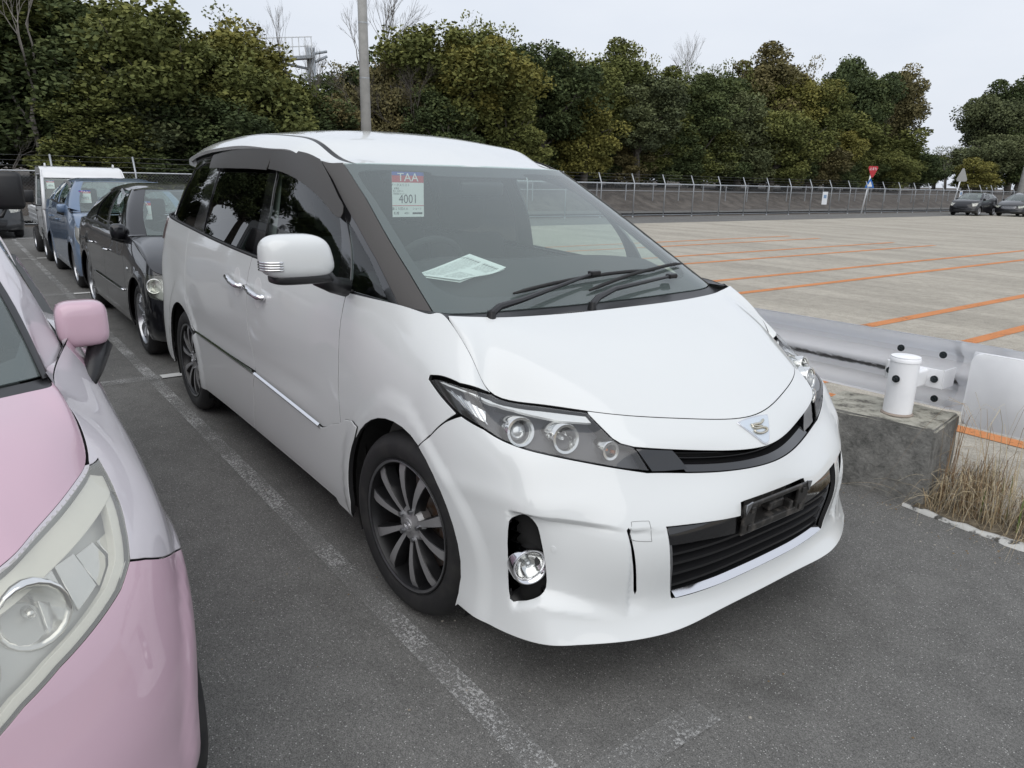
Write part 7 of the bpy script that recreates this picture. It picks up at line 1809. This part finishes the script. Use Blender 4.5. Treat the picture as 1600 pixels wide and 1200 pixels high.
# the wooded bank, front row then rear rows: (column, plane x, top row in the photo, width, kind)
FR = [(-60, -33, -60, 9, 'dark'), (40, -34, -70, 9, 'olive'), (120, -33, -30, 8, 'dark'), (200, -35, -25, 9, 'olive'), (262, -32, -15, 7.5, 'olive'), (318, -34, 5, 8, 'gold'), (382, -33, 28, 7, 'olive'),
      (150, -31, 110, 6, 'olive'), (250, -30.8, 175, 5, 'dark'), (335, -31, 120, 6, 'dark'), (205, -31, 60, 6, 'grey'),
      (465, -33, 120, 6, 'dark'), (505, -36, 100, 5.5, 'dark'), (530, -34, 95, 5, 'brown'),
      (625, -35, 60, 5, 'brown'), (690, -34, 15, 7.5, 'olive'), (735, -33, 12, 7, 'gold'), (790, -35, 30, 7, 'olive'), (842, -34, 45, 6.5, 'dark'), (800, -32, 105, 6, 'olive'), (700, -32, 120, 5.5, 'dark'),
      (900, -35, 60, 6.5, 'olive'), (915, -33, 110, 6, 'gold'), (960, -36, 50, 7, 'olive'), (1000, -34, 95, 6.5, 'grey'), (1040, -37, 95, 7, 'olive'), (1090, -35, 105, 7, 'dark'),
      (1135, -37, 72, 7.5, 'dark'), (1190, -37, 55, 9, 'brown'), (1240, -36, 78, 8, 'gold'), (1160, -34, 130, 7, 'grey'), (1210, -33, 150, 7, 'olive'), (1270, -35, 120, 7, 'olive'), (1300, -36, 170, 6, 'gold'),
      (1340, -38, 62, 8, 'dark'), (1385, -39, 92, 7.5, 'brown'), (1375, -36, 215, 6, 'olive'),
      (1465, -48, 225, 6.5, 'grey'), (1440, -46, 240, 6, 'olive'), (1510, -44, 250, 6, 'olive'), (1545, -40, 112, 9, 'grey'), (1595, -39, 75, 10, 'dark'), (1640, -38, 60, 10, 'olive'), (1530, -34, 240, 6.5, 'gold'), (1560, -36, 190, 9, 'grey'), (1600, -35, 180, 9, 'dark')]
names = ['tallest', 'broad', 'slim', 'dense', 'loose', 'rounded', 'uneven', 'leaning', 'thick-crowned', 'ragged']
lab_used = {}
SPOTS = {0: 'at the far left above the white truck', 1: 'left of the light pole', 2: 'just right of the light pole', 3: 'above the minivan windscreen', 4: 'behind the middle of the fence', 5: 'left of the gap in the wood', 6: 'at the far right behind the parked cars'}
for k, (px, xx, top, W, kind) in enumerate(FR):
    y = px_place(px, xx); gz = ground_z(xx); r_, u_, f_ = cam_axes()
    d = f_+r_*((px-800)/FPX)+u_*((600-top)/FPX); t = (xx-CAM[0])/d.x; ztop = CAM[2]+t*d.z; y2 = CAM[1]+t*d.y
    H_ = max(3.2, ztop-gz)
    zone = 0 if px < 190 else 1 if px < 560 else 2 if px < 700 else 3 if px < 930 else 4 if px < 1180 else 5 if px < 1420 else 6
    tn = names[(k*3) % 10]; lab = f'{tn} {KN[kind]} tree {SPOTS[zone]}'
    while lab in lab_used: tn = names[(names.index(tn)+1) % 10]; lab = f'{tn} {KN[kind]} tree {SPOTS[zone]}'
    lab_used[lab] = 1
    tree(xx, y2*.5+y*.5, gz-.1, H_, W*1.12, kind, None, kind == 'brown', lab, low=H_ < 8 or px in (1560, 1600, 1530))
# airy, thin-crowned trees whose limbs and sparse leaves break the skyline
for k, (px, xx, top, W, kind) in enumerate(((300, -38, -20, 6, 'grey'), (395, -37, 30, 5, 'olive'), (560, -39, 70, 5, 'brown'), (660, -38, 35, 5, 'grey'), (760, -38, -5, 5.5, 'olive'), (880, -38, 42, 5, 'gold'), (945, -38, 38, 5.5, 'olive'), (1015, -38, 38, 4.5, 'gold'), (1110, -38, 72, 5, 'grey'), (1165, -38, 52, 5.5, 'olive'), (1250, -38, 62, 5, 'brown'), (1300, -38, 95, 5, 'olive'), (1410, -40, 118, 5.5, 'brown'), (1400, -39, 160, 6, 'brown'), (1490, -42, 215, 5, 'olive'), (1570, -42, 118, 6, 'grey'))):
    gz = ground_z(xx); r_, u_, f_ = cam_axes(); d = f_+r_*((px-800)/FPX)+u_*((600-top)/FPX); t = (xx-CAM[0])/d.x; ztop = CAM[2]+t*d.z; y2 = CAM[1]+t*d.y
    zone = 1 if px < 560 else 2 if px < 700 else 3 if px < 930 else 4 if px < 1180 else 5 if px < 1420 else 6
    lab = f'thin-leaved {KN[kind]} tree, limbs showing, {SPOTS[zone]}'
    lab_used[lab] = lab_used.get(lab, 0)+1
    if lab_used[lab] > 1: lab = lab.replace('thin-leaved', 'second thin-leaved' if lab_used[lab] == 2 else 'third thin-leaved')
    tree(xx, y2, gz-.1, ztop-gz, W*1.1, kind, 4, True, lab)
# low shrubs closing the bank under the crowns
def shrub_row(n, x_, y0, y1, h, lab, kinds, grp):
    rs = random.Random(n+7)
    for k in range(n):
        y = y0+(y1-y0)*(k+rs.random()*.6)/n; kind = rs.choice(kinds); i = rs.randrange(4); xx = x_+rs.uniform(-1, 1)
        me = crown_of(i, kind); o = bpy.data.objects.new('shrub', me); link(o); hh = h*rs.uniform(.75, 1.3); o.location = (xx, y, ground_z(xx)+hh*.38); o.scale = (hh/5.6, hh/5.2, hh/7.8); o.rotation_euler = (0, 0, rs.uniform(0, 6))
        tag(o, lab, 'shrub', group=grp)
shrub_row(34, -35.5, -8, 74, 4.2, 'dark leafy shrub in the undergrowth beneath the wood behind the fence', ['dark', 'dark', 'olive', 'brown'], 'shrubs under the wood')
shrub_row(26, -38.5, -4, 84, 6.5, 'dark evergreen filling the back of the wood behind the front trees', ['dark', 'dark', 'olive'], 'evergreens at the back of the wood')
bare(-31.2, px_place(72, -31.2), ground_z(-31.2)-.1, 9.5, 31, 'leafless grey tree standing before the wood above the white truck', True, 7, .6)
bare(-31.5, px_place(25, -31.5), ground_z(-31.5)-.1, 3.0, 77, 'small grey leafless bush behind the fence at the far left', True, 6, .95)
bare(-33, px_place(500, -33), 1.0, 7.0, 33, 'bare brown tree left of the light pole', False, 7, .5)
bare(-36, px_place(597, -36), 1.2, 11.0, 35, 'tall leafless tree with fine twigs just right of the light pole', False, 7, .5)
bare(-34, px_place(560, -34), 1.0, 6.8, 36, 'bushy leafless tree behind the light pole', False, 7, .65)
bare(-33.5, px_place(650, -33.5), 1.0, 6.5, 37, 'low leafless thicket right of the light pole', False, 7, .8)
bare(-42, px_place(1070, -42), 1.4, 11.5, 38, 'spindly bare tree rising above the middle of the wood', True, 7, .42)
bare(-37, px_place(1390, -37), 1.2, 9.6, 39, 'thin-branched half-bare tree at the right end of the wood', False, 7, .6)
bare(-35, px_place(1000, -35), 1.0, 5.0, 40, 'low bare brush at the foot of the wood behind the fence', True, 6, .9)
bare(-41, px_place(1500, -41), 1.4, 6.0, 41, 'grey bare bush left of the far right trees', True, 7, .8)
for k in range(11):
    x = -31.5-3*(k % 2)+rt_.uniform(-.6, .6); y = -7-4.2*k+rt_.uniform(-.7, .7)
    tree(x, y, ground_z(x)-.1, rt_.uniform(9.5, 13), rt_.uniform(8, 10), rt_.choice(['dark', 'olive', 'dark']), None, False, 'evergreen tree of the wooded bank beyond the left edge', 'trees of the bank beyond the left edge')
# the wood on the other side of the yard, behind the photographer's left; it shows in the side windows
for k in range(16):
    a = k/15; x = -34+a*48+rt_.uniform(-1.5, 1.5); y = -21-4*math.sin(a*7)+rt_.uniform(-1.5, 1.5)
    if 7 < k < 10: continue
    tree(x, y, -.2, rt_.uniform(8, 12.5), rt_.uniform(7, 9), rt_.choice(['dark', 'olive', 'dark', 'grey']), None, False, 'evergreen tree across the yard, mirrored in the side windows', 'trees across the yard')
